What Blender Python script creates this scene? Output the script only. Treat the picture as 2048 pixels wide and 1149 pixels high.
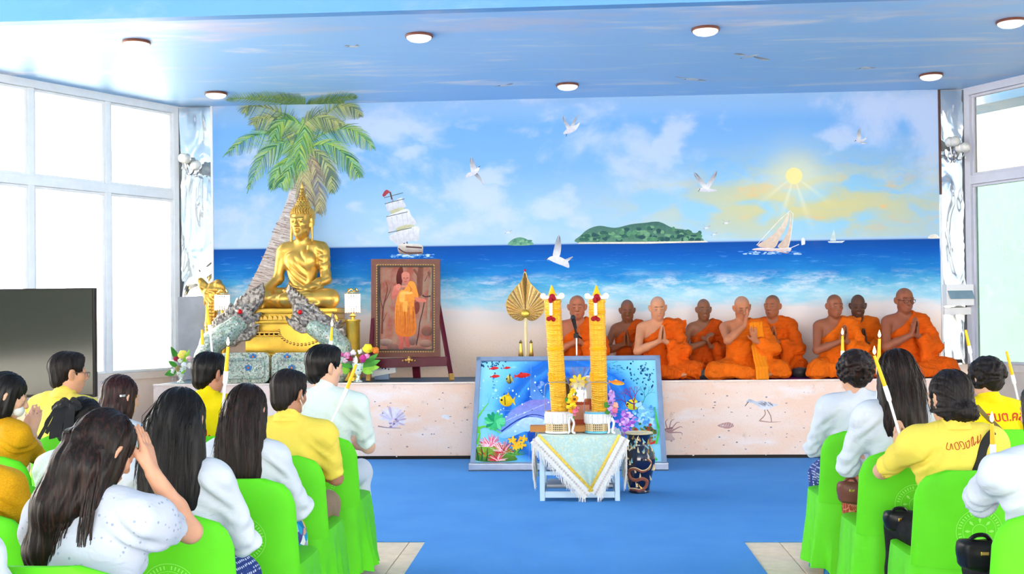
import bpy, bmesh, math, random
import numpy as np
from mathutils import Vector, Matrix
from mathutils.geometry import tessellate_polygon
random.seed(7); rng = np.random.default_rng(7)
PI = math.pi
scene = bpy.context.scene
for o in list(bpy.data.objects): bpy.data.objects.remove(o, do_unlink=True)

# ---------------------------------------------------------------- camera
FPX, H = 2250.0, 1.5
YAW, PITCH, ROLL, AXY = math.radians(3.53), math.radians(0.6), 0.0112, 608.0
fw = Vector((-math.sin(YAW)*math.cos(PITCH), math.cos(YAW)*math.cos(PITCH), math.sin(PITCH)))
r0 = Vector((math.cos(YAW), math.sin(YAW), 0)); u0 = r0.cross(fw)
rt = r0*math.cos(ROLL) - u0*math.sin(ROLL); up = u0*math.cos(ROLL) + r0*math.sin(ROLL)
EYE = Vector((0, 0, H))
cd = bpy.data.cameras.new('camera'); cam = bpy.data.objects.new('camera', cd); scene.collection.objects.link(cam)
cd.sensor_width = 36; cd.sensor_fit = 'HORIZONTAL'; cd.lens = FPX*36/2048; cd.shift_y = (AXY-574.5)/2048
cd.clip_start = .05; cd.clip_end = 200
m = Matrix((rt, up, -fw)).transposed().to_4x4(); m.translation = EYE; cam.matrix_world = m
scene.camera = cam
scene.cycles.caustics_reflective = False; scene.cycles.caustics_refractive = False; scene.cycles.max_bounces = 8; scene.cycles.transmission_bounces = 6

# ---------------------------------------------------------------- world, exposure
scene.view_settings.view_transform = 'Standard'; scene.view_settings.look = 'None'
scene.view_settings.gamma = 1; scene.view_settings.use_curve_mapping = False
scene.view_settings.exposure = 1.38
w = bpy.data.worlds.new('sky'); scene.world = w; w.use_nodes = True
bg = w.node_tree.nodes['Background']; bg.inputs[0].default_value = (1, .93, .84, 1); bg.inputs[1].default_value = 4.8
sd = bpy.data.lights.new('sun', 'SUN'); sd.energy = 8.0; sd.angle = .3; sd.color = (1, .97, .92)
so = bpy.data.objects.new('sun', sd); scene.collection.objects.link(so)
so.rotation_euler = Vector((.25, .6, -.76)).to_track_quat('-Z', 'Y').to_euler()

# ---------------------------------------------------------------- measuring a view ray against a known plane
def ray(px, py):
    return fw + rt*((px-1024)/FPX) - up*((py-AXY)/FPX)
def onY(px, py, Y): d = ray(px, py); return EYE + d*(Y/d.y)
def onZ(px, py, Z): d = ray(px, py); return EYE + d*((Z-H)/d.z)
def onP(px, py, p, n): d = ray(px, py); return EYE + d*((Vector(p)-EYE).dot(n)/d.dot(n))

# ---------------------------------------------------------------- helpers
def L(c):
    c = c/255.0
    return c/12.92 if c <= .04045 else ((c+.055)/1.055)**2.4
def C(r, g, b): return (L(r), L(g), L(b), 1.0)
COL = scene.collection
def link(o, parent=None):
    COL.objects.link(o)
    if parent is not None: o.parent = parent
    return o
def tag(o, label=None, cat=None, group=None, kind=None):
    if label: o['label'] = label
    if cat: o['category'] = cat
    if group: o['group'] = group
    if kind: o['kind'] = kind
    return o
def empty(name, loc=(0, 0, 0), rz=0, label=None, cat=None, group=None, parent=None):
    o = bpy.data.objects.new(name, None); o.location = loc; o.rotation_euler = (0, 0, rz); o.empty_display_size = .1
    link(o, parent); return tag(o, label, cat, group)
def copy_tree(o, parent=None):
    c = o.copy(); COL.objects.link(c); c.parent = parent
    for ch in o.children: copy_tree(ch, c)
    return c

class NT:                                             # small node-tree writer
    def __init__(s, name):
        s.m = bpy.data.materials.new(name); s.m.use_nodes = True; s.t = s.m.node_tree; s.b = s.t.nodes['Principled BSDF']
    def n(s, typ, **kw):
        nd = s.t.nodes.new(typ)
        for k, v in kw.items(): setattr(nd, k, v)
        return nd
    def put(s, sock, v):
        if hasattr(v, 'is_output'): s.t.links.new(v, sock)
        else: sock.default_value = v
    def geo(s): return s.n('ShaderNodeTexCoord').outputs['Object']
    def pos(s): return s.n('ShaderNodeNewGeometry').outputs['Position']
    def map(s, v, scale=(1, 1, 1), loc=(0, 0, 0), rot=(0, 0, 0)):
        nd = s.n('ShaderNodeMapping'); s.put(nd.inputs[0], v); nd.inputs[1].default_value = loc; nd.inputs[2].default_value = rot; nd.inputs[3].default_value = scale
        return nd.outputs[0]
    def noise(s, v, sc=5, det=4, rough=.55, dist=0, out='Fac'):
        nd = s.n('ShaderNodeTexNoise'); s.put(nd.inputs['Vector'], v); nd.inputs['Scale'].default_value = sc
        nd.inputs['Detail'].default_value = det; nd.inputs['Roughness'].default_value = rough; nd.inputs['Distortion'].default_value = dist
        return nd.outputs[out]
    def vor(s, v, sc=5, feature='F1', out='Distance', rnd=1):
        nd = s.n('ShaderNodeTexVoronoi'); nd.feature = feature; s.put(nd.inputs['Vector'], v); nd.inputs['Scale'].default_value = sc
        nd.inputs['Randomness'].default_value = rnd
        return nd.outputs[out]
    def math(s, op, a, b=0, c=0, clamp=False):
        nd = s.n('ShaderNodeMath', operation=op, use_clamp=clamp); s.put(nd.inputs[0], a); s.put(nd.inputs[1], b); s.put(nd.inputs[2], c)
        return nd.outputs[0]
    def xyz(s, v): nd = s.n('ShaderNodeSeparateXYZ'); s.put(nd.inputs[0], v); return nd.outputs
    def step(s, v, a, b, lo=0, hi=1):
        nd = s.n('ShaderNodeMapRange', interpolation_type='SMOOTHSTEP'); s.put(nd.inputs[0], v)
        for i, x in enumerate((a, b, lo, hi)): nd.inputs[i+1].default_value = x
        return nd.outputs[0]
    def ramp(s, v, stops):
        nd = s.n('ShaderNodeValToRGB'); s.put(nd.inputs[0], v); e = nd.color_ramp.elements
        while len(e) < len(stops): e.new(0)
        for el, (p, c) in zip(e, stops): el.position = p; el.color = c
        return nd.outputs[0]
    def mix(s, f, a, b, mode='MIX'):
        nd = s.n('ShaderNodeMix', data_type='RGBA', blend_type=mode); s.put(nd.inputs[0], f); s.put(nd.inputs[6], a); s.put(nd.inputs[7], b)
        return nd.outputs[2]
    def bump(s, h, st=.3, d=.01):
        nd = s.n('ShaderNodeBump'); nd.inputs['Strength'].default_value = st; nd.inputs['Distance'].default_value = d; s.put(nd.inputs['Height'], h)
        s.t.links.new(nd.outputs[0], s.b.inputs['Normal'])
    def set(s, **kw):
        nm = dict(col='Base Color', rough='Roughness', metal='Metallic', trans='Transmission Weight', alpha='Alpha', ior='IOR', sheen='Sheen Weight', emc='Emission Color', ems='Emission Strength', sss='Subsurface Weight', spec='Specular IOR Level', coat='Coat Weight')
        for k, v in kw.items(): s.put(s.b.inputs[nm[k]], v)
        return s.m
def mat(name, col, rough=.6, metal=0, var=.12, vs=8, bump=0, bs=120, **kw):
    t = NT(name); g = t.geo()
    if var:
        n = t.noise(g, vs, 4); f = t.step(n, .3, .7, 1-var, 1+var*.5)
        cm = t.n('ShaderNodeVectorMath', operation='SCALE'); cm.inputs[0].default_value = col[:3]; t.put(cm.inputs['Scale'], f); col = cm.outputs[0]
    if bump: t.bump(t.noise(g, bs, 2), bump, .004)
    if not metal: kw.setdefault('spec', .22)
    t.set(col=col, rough=rough, metal=metal, **kw)
    return t.m
def attrmat(name, rough=.6, metal=0, var=.1, vs=20, bump=0, bs=100, **kw):   # colour from the mesh's own colour layer
    t = NT(name); a = t.n('ShaderNodeAttribute', attribute_name='Col').outputs[0]; g = t.geo()
    n = t.step(t.noise(g, vs, 4), .25, .75, 1-var, 1+var)
    cm = t.n('ShaderNodeVectorMath', operation='SCALE'); t.put(cm.inputs[0], a); t.put(cm.inputs['Scale'], n)
    if bump: t.bump(t.noise(g, bs, 3), bump, .004)
    t.set(col=cm.outputs[0], rough=rough, metal=metal, **kw); return t.m

def mesh_np(name, V, Q, smooth=True):
    me = bpy.data.meshes.new(name); V = np.asarray(V, np.float32); Q = np.asarray(Q, np.int32); k = Q.shape[1]
    me.vertices.add(len(V)); me.vertices.foreach_set('co', V.ravel())
    me.loops.add(Q.size); me.loops.foreach_set('vertex_index', Q.ravel())
    me.polygons.add(len(Q)); me.polygons.foreach_set('loop_start', np.arange(0, Q.size, k, dtype=np.int32))
    me.update(calc_edges=True)
    if smooth: me.shade_smooth()
    return me
class MB:                                             # collects shapes into one mesh
    def __init__(s): s.v = []; s.f = []; s.c = []; s.col = (1, 1, 1, 1)
    def add(s, vs, fs):
        b = len(s.v); s.v += [tuple(v) for v in vs]; s.f += [tuple(i+b for i in f) for f in fs]; s.c += [s.col]*len(vs); return s
    def box(s, c, d, rz=0, R=None):
        c = Vector(c); M = R if R is not None else Matrix.Rotation(rz, 3, 'Z')
        vs = [c + M @ Vector((x*d[0]/2, y*d[1]/2, z*d[2]/2)) for x in (-1, 1) for y in (-1, 1) for z in (-1, 1)]
        return s.add(vs, [(0, 1, 3, 2), (4, 6, 7, 5), (0, 4, 5, 1), (2, 3, 7, 6), (0, 2, 6, 4), (1, 5, 7, 3)])
    def cbox(s, c, d, b=.01, rz=0, R=None):           # box with chamfered edges
        bm = bmesh.new(); bmesh.ops.create_cube(bm, size=1)
        for v in bm.verts: v.co = Vector((v.co.x*d[0], v.co.y*d[1], v.co.z*d[2]))
        bmesh.ops.bevel(bm, geom=bm.edges[:], offset=b, segments=2, affect='EDGES', profile=.6)
        M = R if R is not None else Matrix.Rotation(rz, 3, 'Z'); c = Vector(c); bm.verts.index_update()
        s.add([c + M @ v.co for v in bm.verts], [[v.index for v in f.verts] for f in bm.faces]); bm.free(); return s
    def tube(s, pts, r, n=8, cap=True, closed=False):
        pts = [Vector(p) for p in pts]; N = len(pts); rs = r if hasattr(r, '__len__') else [r]*N; vs = []; fs = []; last = None
        for i, p in enumerate(pts):
            d = ((pts[(i+1) % N] - pts[i-1]) if closed else (pts[min(i+1, N-1)] - pts[max(i-1, 0)])).normalized()
            if last is None: a = d.orthogonal().normalized()
            else: a = (last - d*last.dot(d)); a = a.normalized() if a.length > 1e-6 else d.orthogonal().normalized()
            last = a; b = d.cross(a)
            vs += [p + (a*math.cos(2*PI*k/n) + b*math.sin(2*PI*k/n))*rs[i] for k in range(n)]
        for i in range(N if closed else N-1):
            j = (i+1) % N
            fs += [(i*n+k, i*n+(k+1) % n, j*n+(k+1) % n, j*n+k) for k in range(n)]
        if cap and not closed: fs += [tuple(range(n-1, -1, -1)), tuple((N-1)*n+k for k in range(n))]
        return s.add(vs, fs)
    def lathe(s, prof, c=(0, 0, 0), n=24, R=None, sx=1, sy=1):
        c = Vector(c); vs = []; fs = []; M = R or Matrix.Identity(3)
        for r, z in prof: vs += [c + M @ Vector((r*math.cos(2*PI*k/n)*sx, r*math.sin(2*PI*k/n)*sy, z)) for k in range(n)]
        for i in range(len(prof)-1): fs += [(i*n+k, i*n+(k+1) % n, (i+1)*n+(k+1) % n, (i+1)*n+k) for k in range(n)]
        if prof[0][0] > 1e-4: fs.append(tuple(range(n-1, -1, -1)))
        if prof[-1][0] > 1e-4: fs.append(tuple((len(prof)-1)*n+k for k in range(n)))
        return s.add(vs, fs)
    def ball(s, c, r, n=10, m=7, R=None):
        r = r if hasattr(r, '__len__') else (r, r, r); M = R or Matrix.Identity(3); c = Vector(c); vs = []; fs = []
        for i in range(m+1):
            t = PI*i/m
            vs += [c + M @ Vector((r[0]*math.sin(t)*math.cos(2*PI*k/n), r[1]*math.sin(t)*math.sin(2*PI*k/n), -r[2]*math.cos(t))) for k in range(n)]
        for i in range(m): fs += [(i*n+k, i*n+(k+1) % n, (i+1)*n+(k+1) % n, (i+1)*n+k) for k in range(n)]
        return s.add(vs, fs)
    def prism(s, poly, o, ux, uy, th):                # outline extruded along its normal
        o, ux, uy = Vector(o), Vector(ux), Vector(uy); nz = ux.cross(uy).normalized(); n = len(poly)
        a = [o + ux*x + uy*y for x, y in poly]; b = [p + nz*th for p in a]
        tri = tessellate_polygon([[Vector((x, y, 0)) for x, y in poly]])
        fs = [tuple(t) for t in tri] + [tuple(i+n for i in reversed(t)) for t in tri] + [(i, (i+1) % n, (i+1) % n+n, i+n) for i in range(n)]
        return s.add(a+b, fs)
    def build(s, name, m, parent=None, smooth=False, ang=40, loc=None, **kw):
        me = bpy.data.meshes.new(name); me.from_pydata(s.v, [], s.f); me.update()
        if smooth:
            bm = bmesh.new(); bm.from_mesh(me); bmesh.ops.remove_doubles(bm, verts=bm.verts[:], dist=1e-5) if len(set(s.c)) == 1 else None
            bmesh.ops.recalc_face_normals(bm, faces=bm.faces[:]); bm.to_mesh(me); bm.free()
            me.shade_smooth(); me.set_sharp_from_angle(angle=math.radians(ang))
        if len(set(s.c)) > 1 or s.col != (1, 1, 1, 1):
            if len(me.vertices) == len(s.c):
                ca = me.color_attributes.new('Col', 'FLOAT_COLOR', 'POINT'); ca.data.foreach_set('color', np.array(s.c, np.float32).ravel())
        me.materials.append(m); o = bpy.data.objects.new(name, me)
        if loc is not None: o.location = loc
        link(o, parent); return tag(o, **kw)
def spline(pts, n=6, closed=False):
    P = [Vector(p) for p in pts]; N = len(P); out = []
    for i in range(N if closed else N-1):
        a, b, c, d = (P[(i-1) % N], P[i], P[(i+1) % N], P[(i+2) % N]) if closed else (P[max(i-1, 0)], P[i], P[i+1], P[min(i+2, N-1)])
        for k in range(n):
            t = k/n
            out.append(.5*((2*b) + (c-a)*t + (2*a-5*b+4*c-d)*t*t + (3*b-a-3*c+d)*t**3))
    if not closed: out.append(P[-1])
    return out

class Paint:                                          # flat paint lying on a surface; outline points are measured on the photograph
    def __init__(s, fn, n, lift=.0015): s.fn = fn; s.n = Vector(n); s.k = lift; s.v = []; s.f = []; s.c = []
    def poly(s, pts, col, col2=None, smooth=True, n=4, shade=None):
        P = spline([(x, y, 0) for x, y in pts], n, True) if smooth else [Vector((x, y, 0)) for x, y in pts]
        ys = [p.y for p in P]; y0, y1 = min(ys), max(ys); b = len(s.v); s.k += .000012
        for p in P:
            s.v.append(tuple(Vector(s.fn(p.x, p.y)) + s.n*s.k)); t = (p.y-y0)/max(y1-y0, 1e-6)
            s.c.append(col if col2 is None else tuple(col[i]*(1-t)+col2[i]*t for i in range(4)))
        s.f += [tuple(i+b for i in t) for t in tessellate_polygon([P])]
        return s
    def line(s, pts, w, col, col2=None, w2=None, n=3):
        P = spline([(x, y, 0) for x, y in pts], n) if len(pts) > 2 else [Vector((x, y, 0)) for x, y in pts]
        N = len(P); w2 = w if w2 is None else w2; b = len(s.v); s.k += .000012
        for i, p in enumerate(P):
            d = (P[min(i+1, N-1)] - P[max(i-1, 0)]).normalized(); q = Vector((-d.y, d.x, 0)); t = i/(N-1); ww = (w*(1-t)+w2*t)/2
            for sg in (-1, 1):
                r = p + q*ww*sg; s.v.append(tuple(Vector(s.fn(r.x, r.y)) + s.n*s.k)); s.c.append(col if col2 is None else tuple(col[j]*(1-t)+col2[j]*t for j in range(4)))
        s.f += [(b+2*i, b+2*i+1, b+2*i+3, b+2*i+2) for i in range(N-1)]
        return s
    def ell(s, x, y, rx, ry, col, col2=None, rot=0, n=18):
        c, q = math.cos(rot), math.sin(rot)
        return s.poly([(x + rx*math.cos(2*PI*k/n)*c - ry*math.sin(2*PI*k/n)*q, y + rx*math.cos(2*PI*k/n)*q + ry*math.sin(2*PI*k/n)*c) for k in range(n)], col, col2, smooth=False)
    def build(s, name, parent=None, m=None, **kw):
        me = bpy.data.meshes.new(name); me.from_pydata(s.v, [], s.f); me.update()
        ca = me.color_attributes.new('Col', 'FLOAT_COLOR', 'POINT'); ca.data.foreach_set('color', np.array(s.c, np.float32).ravel())
        me.materials.append(m or PAINT); o = bpy.data.objects.new(name, me); link(o, parent); return tag(o, **kw)
PAINT = attrmat('paint', .8, var=.1, vs=25, spec=.12)
# ================================================================ the room
SY, ST, WY, CZ = 11.70, 0.80, 12.80, 3.97            # stage front, stage top, mural wall, ceiling
XL, XR = -4.69, 4.317                                # back corners of the glazed side walls
dL, nL = Vector((-.5, -.8660254, 0)), Vector((.8660254, -.5, 0))
dR, nR = Vector((.5, -.8660254, 0)), Vector((-.8660254, -.5, 0))
pL, pR = Vector((XL, WY, 0)), Vector((XR, WY, 0))
MX0, MX1 = -4.245, 3.997
def zy(y): return onY(1150, y, WY).z
def tz(y): return (zy(y)-ST)/(CZ-ST)
M = {}
M['white_alu'] = mat('white_aluminium', C(232, 236, 240), .35, var=.04)
M['grey_alu'] = mat('grey_aluminium', C(205, 206, 218), .35, var=.04)
M['beige'] = mat('beige_panel', C(226, 214, 204), .6, var=.05)
M['black'] = mat('black_plastic', C(18, 18, 20), .4, var=0)
M['gold'] = mat('gold_paint', C(206, 162, 74), .36, .7, var=.1, vs=6, bump=.1, bs=60)
M['gold2'] = mat('gold_leaf', C(222, 178, 66), .32, .65, var=.12, vs=10)
M['brass'] = mat('brass', C(205, 165, 80), .25, .9, var=.08)
M['white'] = mat('white_plastic', C(238, 238, 238), .4, var=.03)

def sky_nodes():
    t = NT('mural_sea_and_sky'); g = t.geo(); x, y, z = t.xyz(g)
    wob = t.noise(t.map(g, (1, 1, 3)), 2.2, 5)
    foam = t.noise(t.map(g, (1.1, 1, 4.2)), 2.6, 9, .72, .25)
    zn = t.math('DIVIDE', t.math('SUBTRACT', z, ST), CZ-ST)
    dz = t.math('MULTIPLY', t.math('SUBTRACT', wob, .5), .10)
    below = t.step(zn, tz(500), tz(560), 1, 0)
    zd = t.math('ADD', zn, t.math('MULTIPLY', dz, t.step(zn, tz(560), tz(505), 1, 0)))
    hz = tz(488)
    S = [(tz(755), C(244, 214, 190)), (tz(700), C(248, 222, 200)), (tz(650), C(248, 230, 218)), (tz(622), C(242, 232, 230)), (tz(600), C(168, 222, 240)),
         (tz(572), C(92, 180, 222)), (tz(548), C(34, 134, 208)), (tz(512), C(14, 94, 186)), (hz-.002, C(14, 76, 158)), (hz+.002, C(172, 206, 236)),
         (tz(420), C(158, 198, 236)), (tz(340), C(128, 180, 234)), (tz(250), C(120, 176, 235)), (tz(196), C(156, 196, 236))]
    base = t.ramp(zd, S)
    fm = t.math('MULTIPLY', t.step(foam, .44, .72), t.math('MULTIPLY', t.step(zn, tz(648), tz(612)), t.step(zn, tz(540), tz(566), 1, 0) if False else t.step(zn, tz(566), tz(540), 1, 0)))
    base = t.mix(t.math('MULTIPLY', fm, .8), base, C(226, 236, 246))
    far = t.math('MULTIPLY', t.step(t.noise(t.map(g, (1, 1, 9)), 4, 5, .7), .56, .72), t.math('MULTIPLY', t.step(zn, tz(556), tz(540)), t.step(zn, tz(520), tz(497), 1, 0)))
    base = t.mix(t.math('MULTIPLY', far, .35), base, C(120, 190, 240))
    sky = t.step(zn, hz+.004, hz+.012)
    # clouds
    c1 = t.step(t.noise(t.map(g, (1, 1, 1.5)), .85, 6, .56, .3), .5, .68)
    c2 = t.step(t.noise(t.map(g, (1, 1, 1.7), (4, 0, 2)), 1.5, 5, .5), .52, .68)
    cl = t.math('MULTIPLY', t.math('MAXIMUM', t.math('MULTIPLY', c1, .62), t.math('MULTIPLY', c2, .6)), sky)
    base = t.mix(cl, base, C(214, 222, 246))
    # warm evening clouds around the painted sun
    s = onY(1588, 352, WY); s2 = onY(1600, 405, WY)
    def gauss(cx, cz, rx, rz):
        a = t.math('DIVIDE', t.math('SUBTRACT', x, cx), rx); b = t.math('DIVIDE', t.math('SUBTRACT', z, cz), rz)
        return t.math('EXPONENT', t.math('MULTIPLY', t.math('ADD', t.math('MULTIPLY', a, a), t.math('MULTIPLY', b, b)), -1))
    wn = t.noise(t.map(g, (1, 1, 2.4), (1, 0, 6)), 1.9, 4, .5, .5)
    gm = t.math('MULTIPLY', t.math('MULTIPLY', gauss(s2.x+.1, s2.z-.02, 1.75, .42), sky), t.step(wn, .36, .6))
    teal = t.math('MULTIPLY', t.math('MULTIPLY', gauss(s2.x, s2.z-.05, 1.7, .5), sky), .75)
    base = t.mix(teal, base, C(146, 208, 226))
    base = t.mix(t.math('MULTIPLY', gm, .9), base, C(218, 206, 132))
    om = t.math('MULTIPLY', t.math('MULTIPLY', gauss(s2.x+.4, s2.z+.02, 1.3, .32), sky), t.step(t.noise(t.map(g, (1, 1, 2.2), (9, 0, 3)), 2.6, 4), .54, .68))
    base = t.mix(t.math('MULTIPLY', om, .8), base, C(240, 190, 110))
    base = t.mix(t.math('MULTIPLY', gauss(s.x, s.z, .30, .30), .75), base, C(226, 226, 180))
    # rays and disc
    ang = t.math('ARCTAN2', t.math('SUBTRACT', x, s.x), t.math('SUBTRACT', s.z, z))
    st = t.math('POWER', t.math('ABSOLUTE', t.math('SINE', t.math('MULTIPLY', ang, 5.2))), 12)
    rr = t.math('MULTIPLY', t.math('MULTIPLY', st, gauss(s.x, s.z-.15, .32, .34)), t.step(z, s.z-.1, s.z, 1, 0))
    base = t.mix(t.math('MULTIPLY', rr, .45), base, C(240, 238, 210))
    dist = t.math('SQRT', t.math('ADD', t.math('POWER', t.math('SUBTRACT', x, s.x), 2), t.math('POWER', t.math('SUBTRACT', z, s.z), 2)))
    base = t.mix(t.step(dist, .085, .1, 1, 0), base, C(246, 232, 158))
    sand = t.math('MULTIPLY', t.step(t.noise(g, 60, 3), .5, .75), t.step(zn, tz(640), tz(690), 0, .25) if False else t.step(zn, tz(690), tz(640), .25, 0))
    base = t.mix(sand, base, C(160, 140, 135))
    t.bump(t.noise(g, 180, 2), .08, .003)
    return t.set(col=base, rough=.7, spec=.12)
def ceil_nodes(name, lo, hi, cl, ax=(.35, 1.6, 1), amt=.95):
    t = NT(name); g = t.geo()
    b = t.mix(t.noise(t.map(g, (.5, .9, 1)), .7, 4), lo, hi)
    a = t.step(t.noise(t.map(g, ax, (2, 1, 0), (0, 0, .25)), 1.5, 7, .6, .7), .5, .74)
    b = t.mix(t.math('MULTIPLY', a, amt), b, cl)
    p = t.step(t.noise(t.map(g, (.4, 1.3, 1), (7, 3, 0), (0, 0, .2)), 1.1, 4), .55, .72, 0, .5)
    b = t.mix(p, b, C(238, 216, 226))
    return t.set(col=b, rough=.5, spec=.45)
M['mural'] = sky_nodes()
M['ceil'] = ceil_nodes('ceiling_sky_paint', C(146, 202, 252), C(172, 214, 253), C(242, 240, 252))
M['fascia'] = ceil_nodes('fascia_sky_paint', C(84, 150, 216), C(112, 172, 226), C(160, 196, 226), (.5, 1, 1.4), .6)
def sand_nodes():
    t = NT('stage_sand_paint'); g = t.geo()
    b = t.mix(t.step(t.noise(t.map(g, (1, 1, 2.2)), 1.6, 5), .35, .65), C(242, 206, 182), C(242, 218, 204))
    b = t.mix(t.step(t.noise(t.map(g, (.8, 1, 2.5), (3, 0, 1)), 1.9, 5), .52, .7, 0, .8), b, C(242, 230, 226))
    b = t.mix(t.step(t.noise(g, 7, 5), .6, .74, 0, .45), b, C(176, 140, 122))
    b = t.mix(t.step(t.noise(g, 90, 2), .56, .75, 0, .3), b, C(150, 130, 125))
    return t.set(col=b, rough=.65, spec=.15)
M['sand'] = sand_nodes()

def struct(o): return tag(o, kind='structure')
wall = struct(MB().box(((MX0+MX1)/2, WY+.05, (CZ)/2+.1), (MX1-MX0, .10, CZ+.2)).build('wall_back', M['mural']))
MB().box((MX0-.012, WY-.005, 2.4), (.024, .03, CZ-.8)).build('edge_trim', M['white_alu'], wall)
MB().box((MX1+.012, WY-.005, 3.38), (.022, .03, 1.17)).build('edge_trim', mat('rust_trim', C(92, 62, 56), .6), wall)
MB().box((MX1+.012, WY-.005, 1.8), (.022, .03, 1.99)).build('edge_trim', M['white_alu'], wall)
# wall strips beside the mural: wavy mirror-bright metal sheet above, board or cabinet below
t = NT('polished_sheet_metal'); t.bump(t.noise(t.map(t.geo(), (2.2, 1, .9)), 1.6, 2, .4, 1.2), .7, .06); M['mirror'] = t.set(col=C(236, 240, 242), rough=.06, metal=.92)
M['grey_board'] = mat('grey_board', C(176, 180, 190), .5, var=.12, vs=5)
def wavy(x0, x1, z0, z1, ph):
    V = []; Q = []; nx, nz = 20, 90
    for i in range(nx+1):
        for k in range(nz+1):
            x = x0+(x1-x0)*i/nx; z = z0+(z1-z0)*k/nz
            V.append((x, WY + .012*math.sin(z*5.2+ph+3*math.sin(x*4))*math.sin((x-x0)*9+z*1.3), z))
    for i in range(nx):
        for k in range(nz): a = i*(nz+1)+k; Q.append((a, a+nz+1, a+nz+2, a+1))
    return V, Q
for nm, x0, x1, zs, ph in (('wall_pilaster_left', XL, MX0, 1.75, .3), ('wall_pilaster_right', MX1, XR, 0.9, 1.7)):
    b = struct(MB().box(((x0+x1)/2, WY+.09, CZ/2), (x1-x0, .1, CZ)).build(nm, M['beige']))
    s = bpy.data.objects.new('mirror_sheet', mesh_np('mirror_sheet', *wavy(x0, x1, zs, CZ-.01, ph))); s.data.materials.append(M['mirror']); link(s, b)
    if ph < 1: MB().cbox(((x0+x1)/2, WY-.02, 1.28), (x1-x0-.01, .08, .96), .006).build('board', M['grey_board'], b)

# ceiling, fascia, upper ceiling
SYF = onZ(1024, 23, CZ).y
xs = [(-9.6, SYF), (-4.69-.5*(WY-SYF)/.866, SYF), (XL, WY+.1), (XR, WY+.1), (XR+.5*(WY-SYF)/.866, SYF), (9.6, SYF)]
pts = [(x, y) for x, y in xs]
ceil = struct(MB().prism([(XL-.5*(WY-SYF+.1)/.866-.1, SYF), (XR+.5*(WY-SYF+.1)/.866+.1, SYF), (XR+.05, WY+.1), (XL-.05, WY+.1)], (0, 0, CZ), (1, 0, 0), (0, 1, 0), .12).build('ceiling', M['ceil']))
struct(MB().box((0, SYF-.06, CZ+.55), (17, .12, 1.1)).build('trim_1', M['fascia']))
struct(MB().box((-.17, SYF/2-5, CZ+1.16), (17, SYF+10, .12)).build('ceiling_hall', M['ceil']))

# unseen side walls, added to cut the daylight falling on the audience
M['added_wall'] = mat('pale_added_wall', C(228, 236, 240), .7, var=.04)
for nm, c, d in (('added_wall_left', (-8.55, -1.9, 3.05), (.15, 16.4, 4.2)), ('added_wall_right', (8.2, -1.9, 3.05), (.15, 16.4, 4.2))): struct(MB().box(c, d).build(nm, M['added_wall']))
# glazed side walls
def glass(name, tint, a=.92):
    t = NT(name); tr = t.n('ShaderNodeBsdfTransparent'); tr.inputs[0].default_value = tint
    gl = t.n('ShaderNodeBsdfGlossy'); gl.inputs['Roughness'].default_value = .03
    fr = t.n('ShaderNodeFresnel'); fr.inputs[0].default_value = 1.3; mx = t.n('ShaderNodeMixShader')
    t.put(mx.inputs[0], fr.outputs[0]); t.t.links.new(tr.outputs[0], mx.inputs[1]); t.t.links.new(gl.outputs[0], mx.inputs[2])
    t.t.links.new(mx.outputs[0], t.t.nodes['Material Output'].inputs[0]); return t.m
M['glass'] = glass('clear_glass', (.97, .985, .99, 1)); M['glass_r'] = glass('dimming_glass', (.36, .365, .35, 1)); M['mint'] = glass('mint_glass', (.27, .36, .325, 1))  # right upper panes tinted grey to dim the overbright porch wall
def side(p, d, n, nm, posts, zmid, zs, mt, gm, T, sgn):
    wn = struct(MB().build(nm, mt)) if False else None
    R = Matrix((d, -n if sgn > 0 else n, Vector((0, 0, 1)))).transposed()
    def bar(t0, t1, z0, z1, th=.09, name='bar', m=mt, par=None, off=0):
        c = p + d*((t0+t1)/2) + n*off; c.z = (z0+z1)/2
        return MB().cbox(c, (t1-t0, th, z1-z0), .006, R=R).build(name, m, par)
    fr = struct(bar(0, T, CZ-.085, CZ, .12, nm))
    bar(0, T, zmid-.10, zmid, .11, 'mid_rail', par=fr); bar(0, T, zs, zs+.08, .12, 'sill_rail', M['beige'], fr)
    bar(0, .075, zs, CZ-.08, .12, 'jamb', par=fr)
    for q in posts: bar(q-.035, q+.035, zs+.08, CZ-.085, .10, 'mullion', par=fr)
    ed = [.075]+[x for q in posts for x in (q-.035, q+.035)]+[T]
    for i in range(0, len(ed)-1, 2):
        if ed[i] > 4.6: break
        for z0, z1, g in ((zmid, CZ-.085, M['glass'] if sgn > 0 else M['glass_r']), (zs+.08, zmid-.10, gm)):
            a, b = ed[i], ed[i+1]; s = .028
            bar(a, b, z1-s, z1, .05, 'sash', par=fr); bar(a, b, z0, z0+s, .05, 'sash', par=fr)
            bar(a, a+s, z0+s, z1-s, .05, 'sash', par=fr); bar(b-s, b, z0+s, z1-s, .05, 'sash', par=fr)
            bar(a+s, b-s, z0+s, z1-s, .012, 'pane', g, fr)
    return fr
tl = lambda x, y: (onP(x, y, pL, nL)-pL).dot(dL)
ZML, ZSL = onP(211, 372, pL, nL).z, onP(280, 742, pL, nL).z-.09
w1 = side(pL, dL, nL, 'window_1', [tl(211, 280), tl(57, 250)] + [tl(57, 250)+.93*k for k in range(1, 6)], ZML+.02, ZSL, M['white_alu'], M['glass'], 7.6, 1)
ZMR = onP(1945, 352, pR, nR).z
w2 = side(pR, dR, nR, 'window_2', [1.35+1.3*k for k in range(5)], ZMR, onP(2030, 728, pR, nR).z-.09, M['grey_alu'], M['mint'], 7.6, -1)
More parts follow.
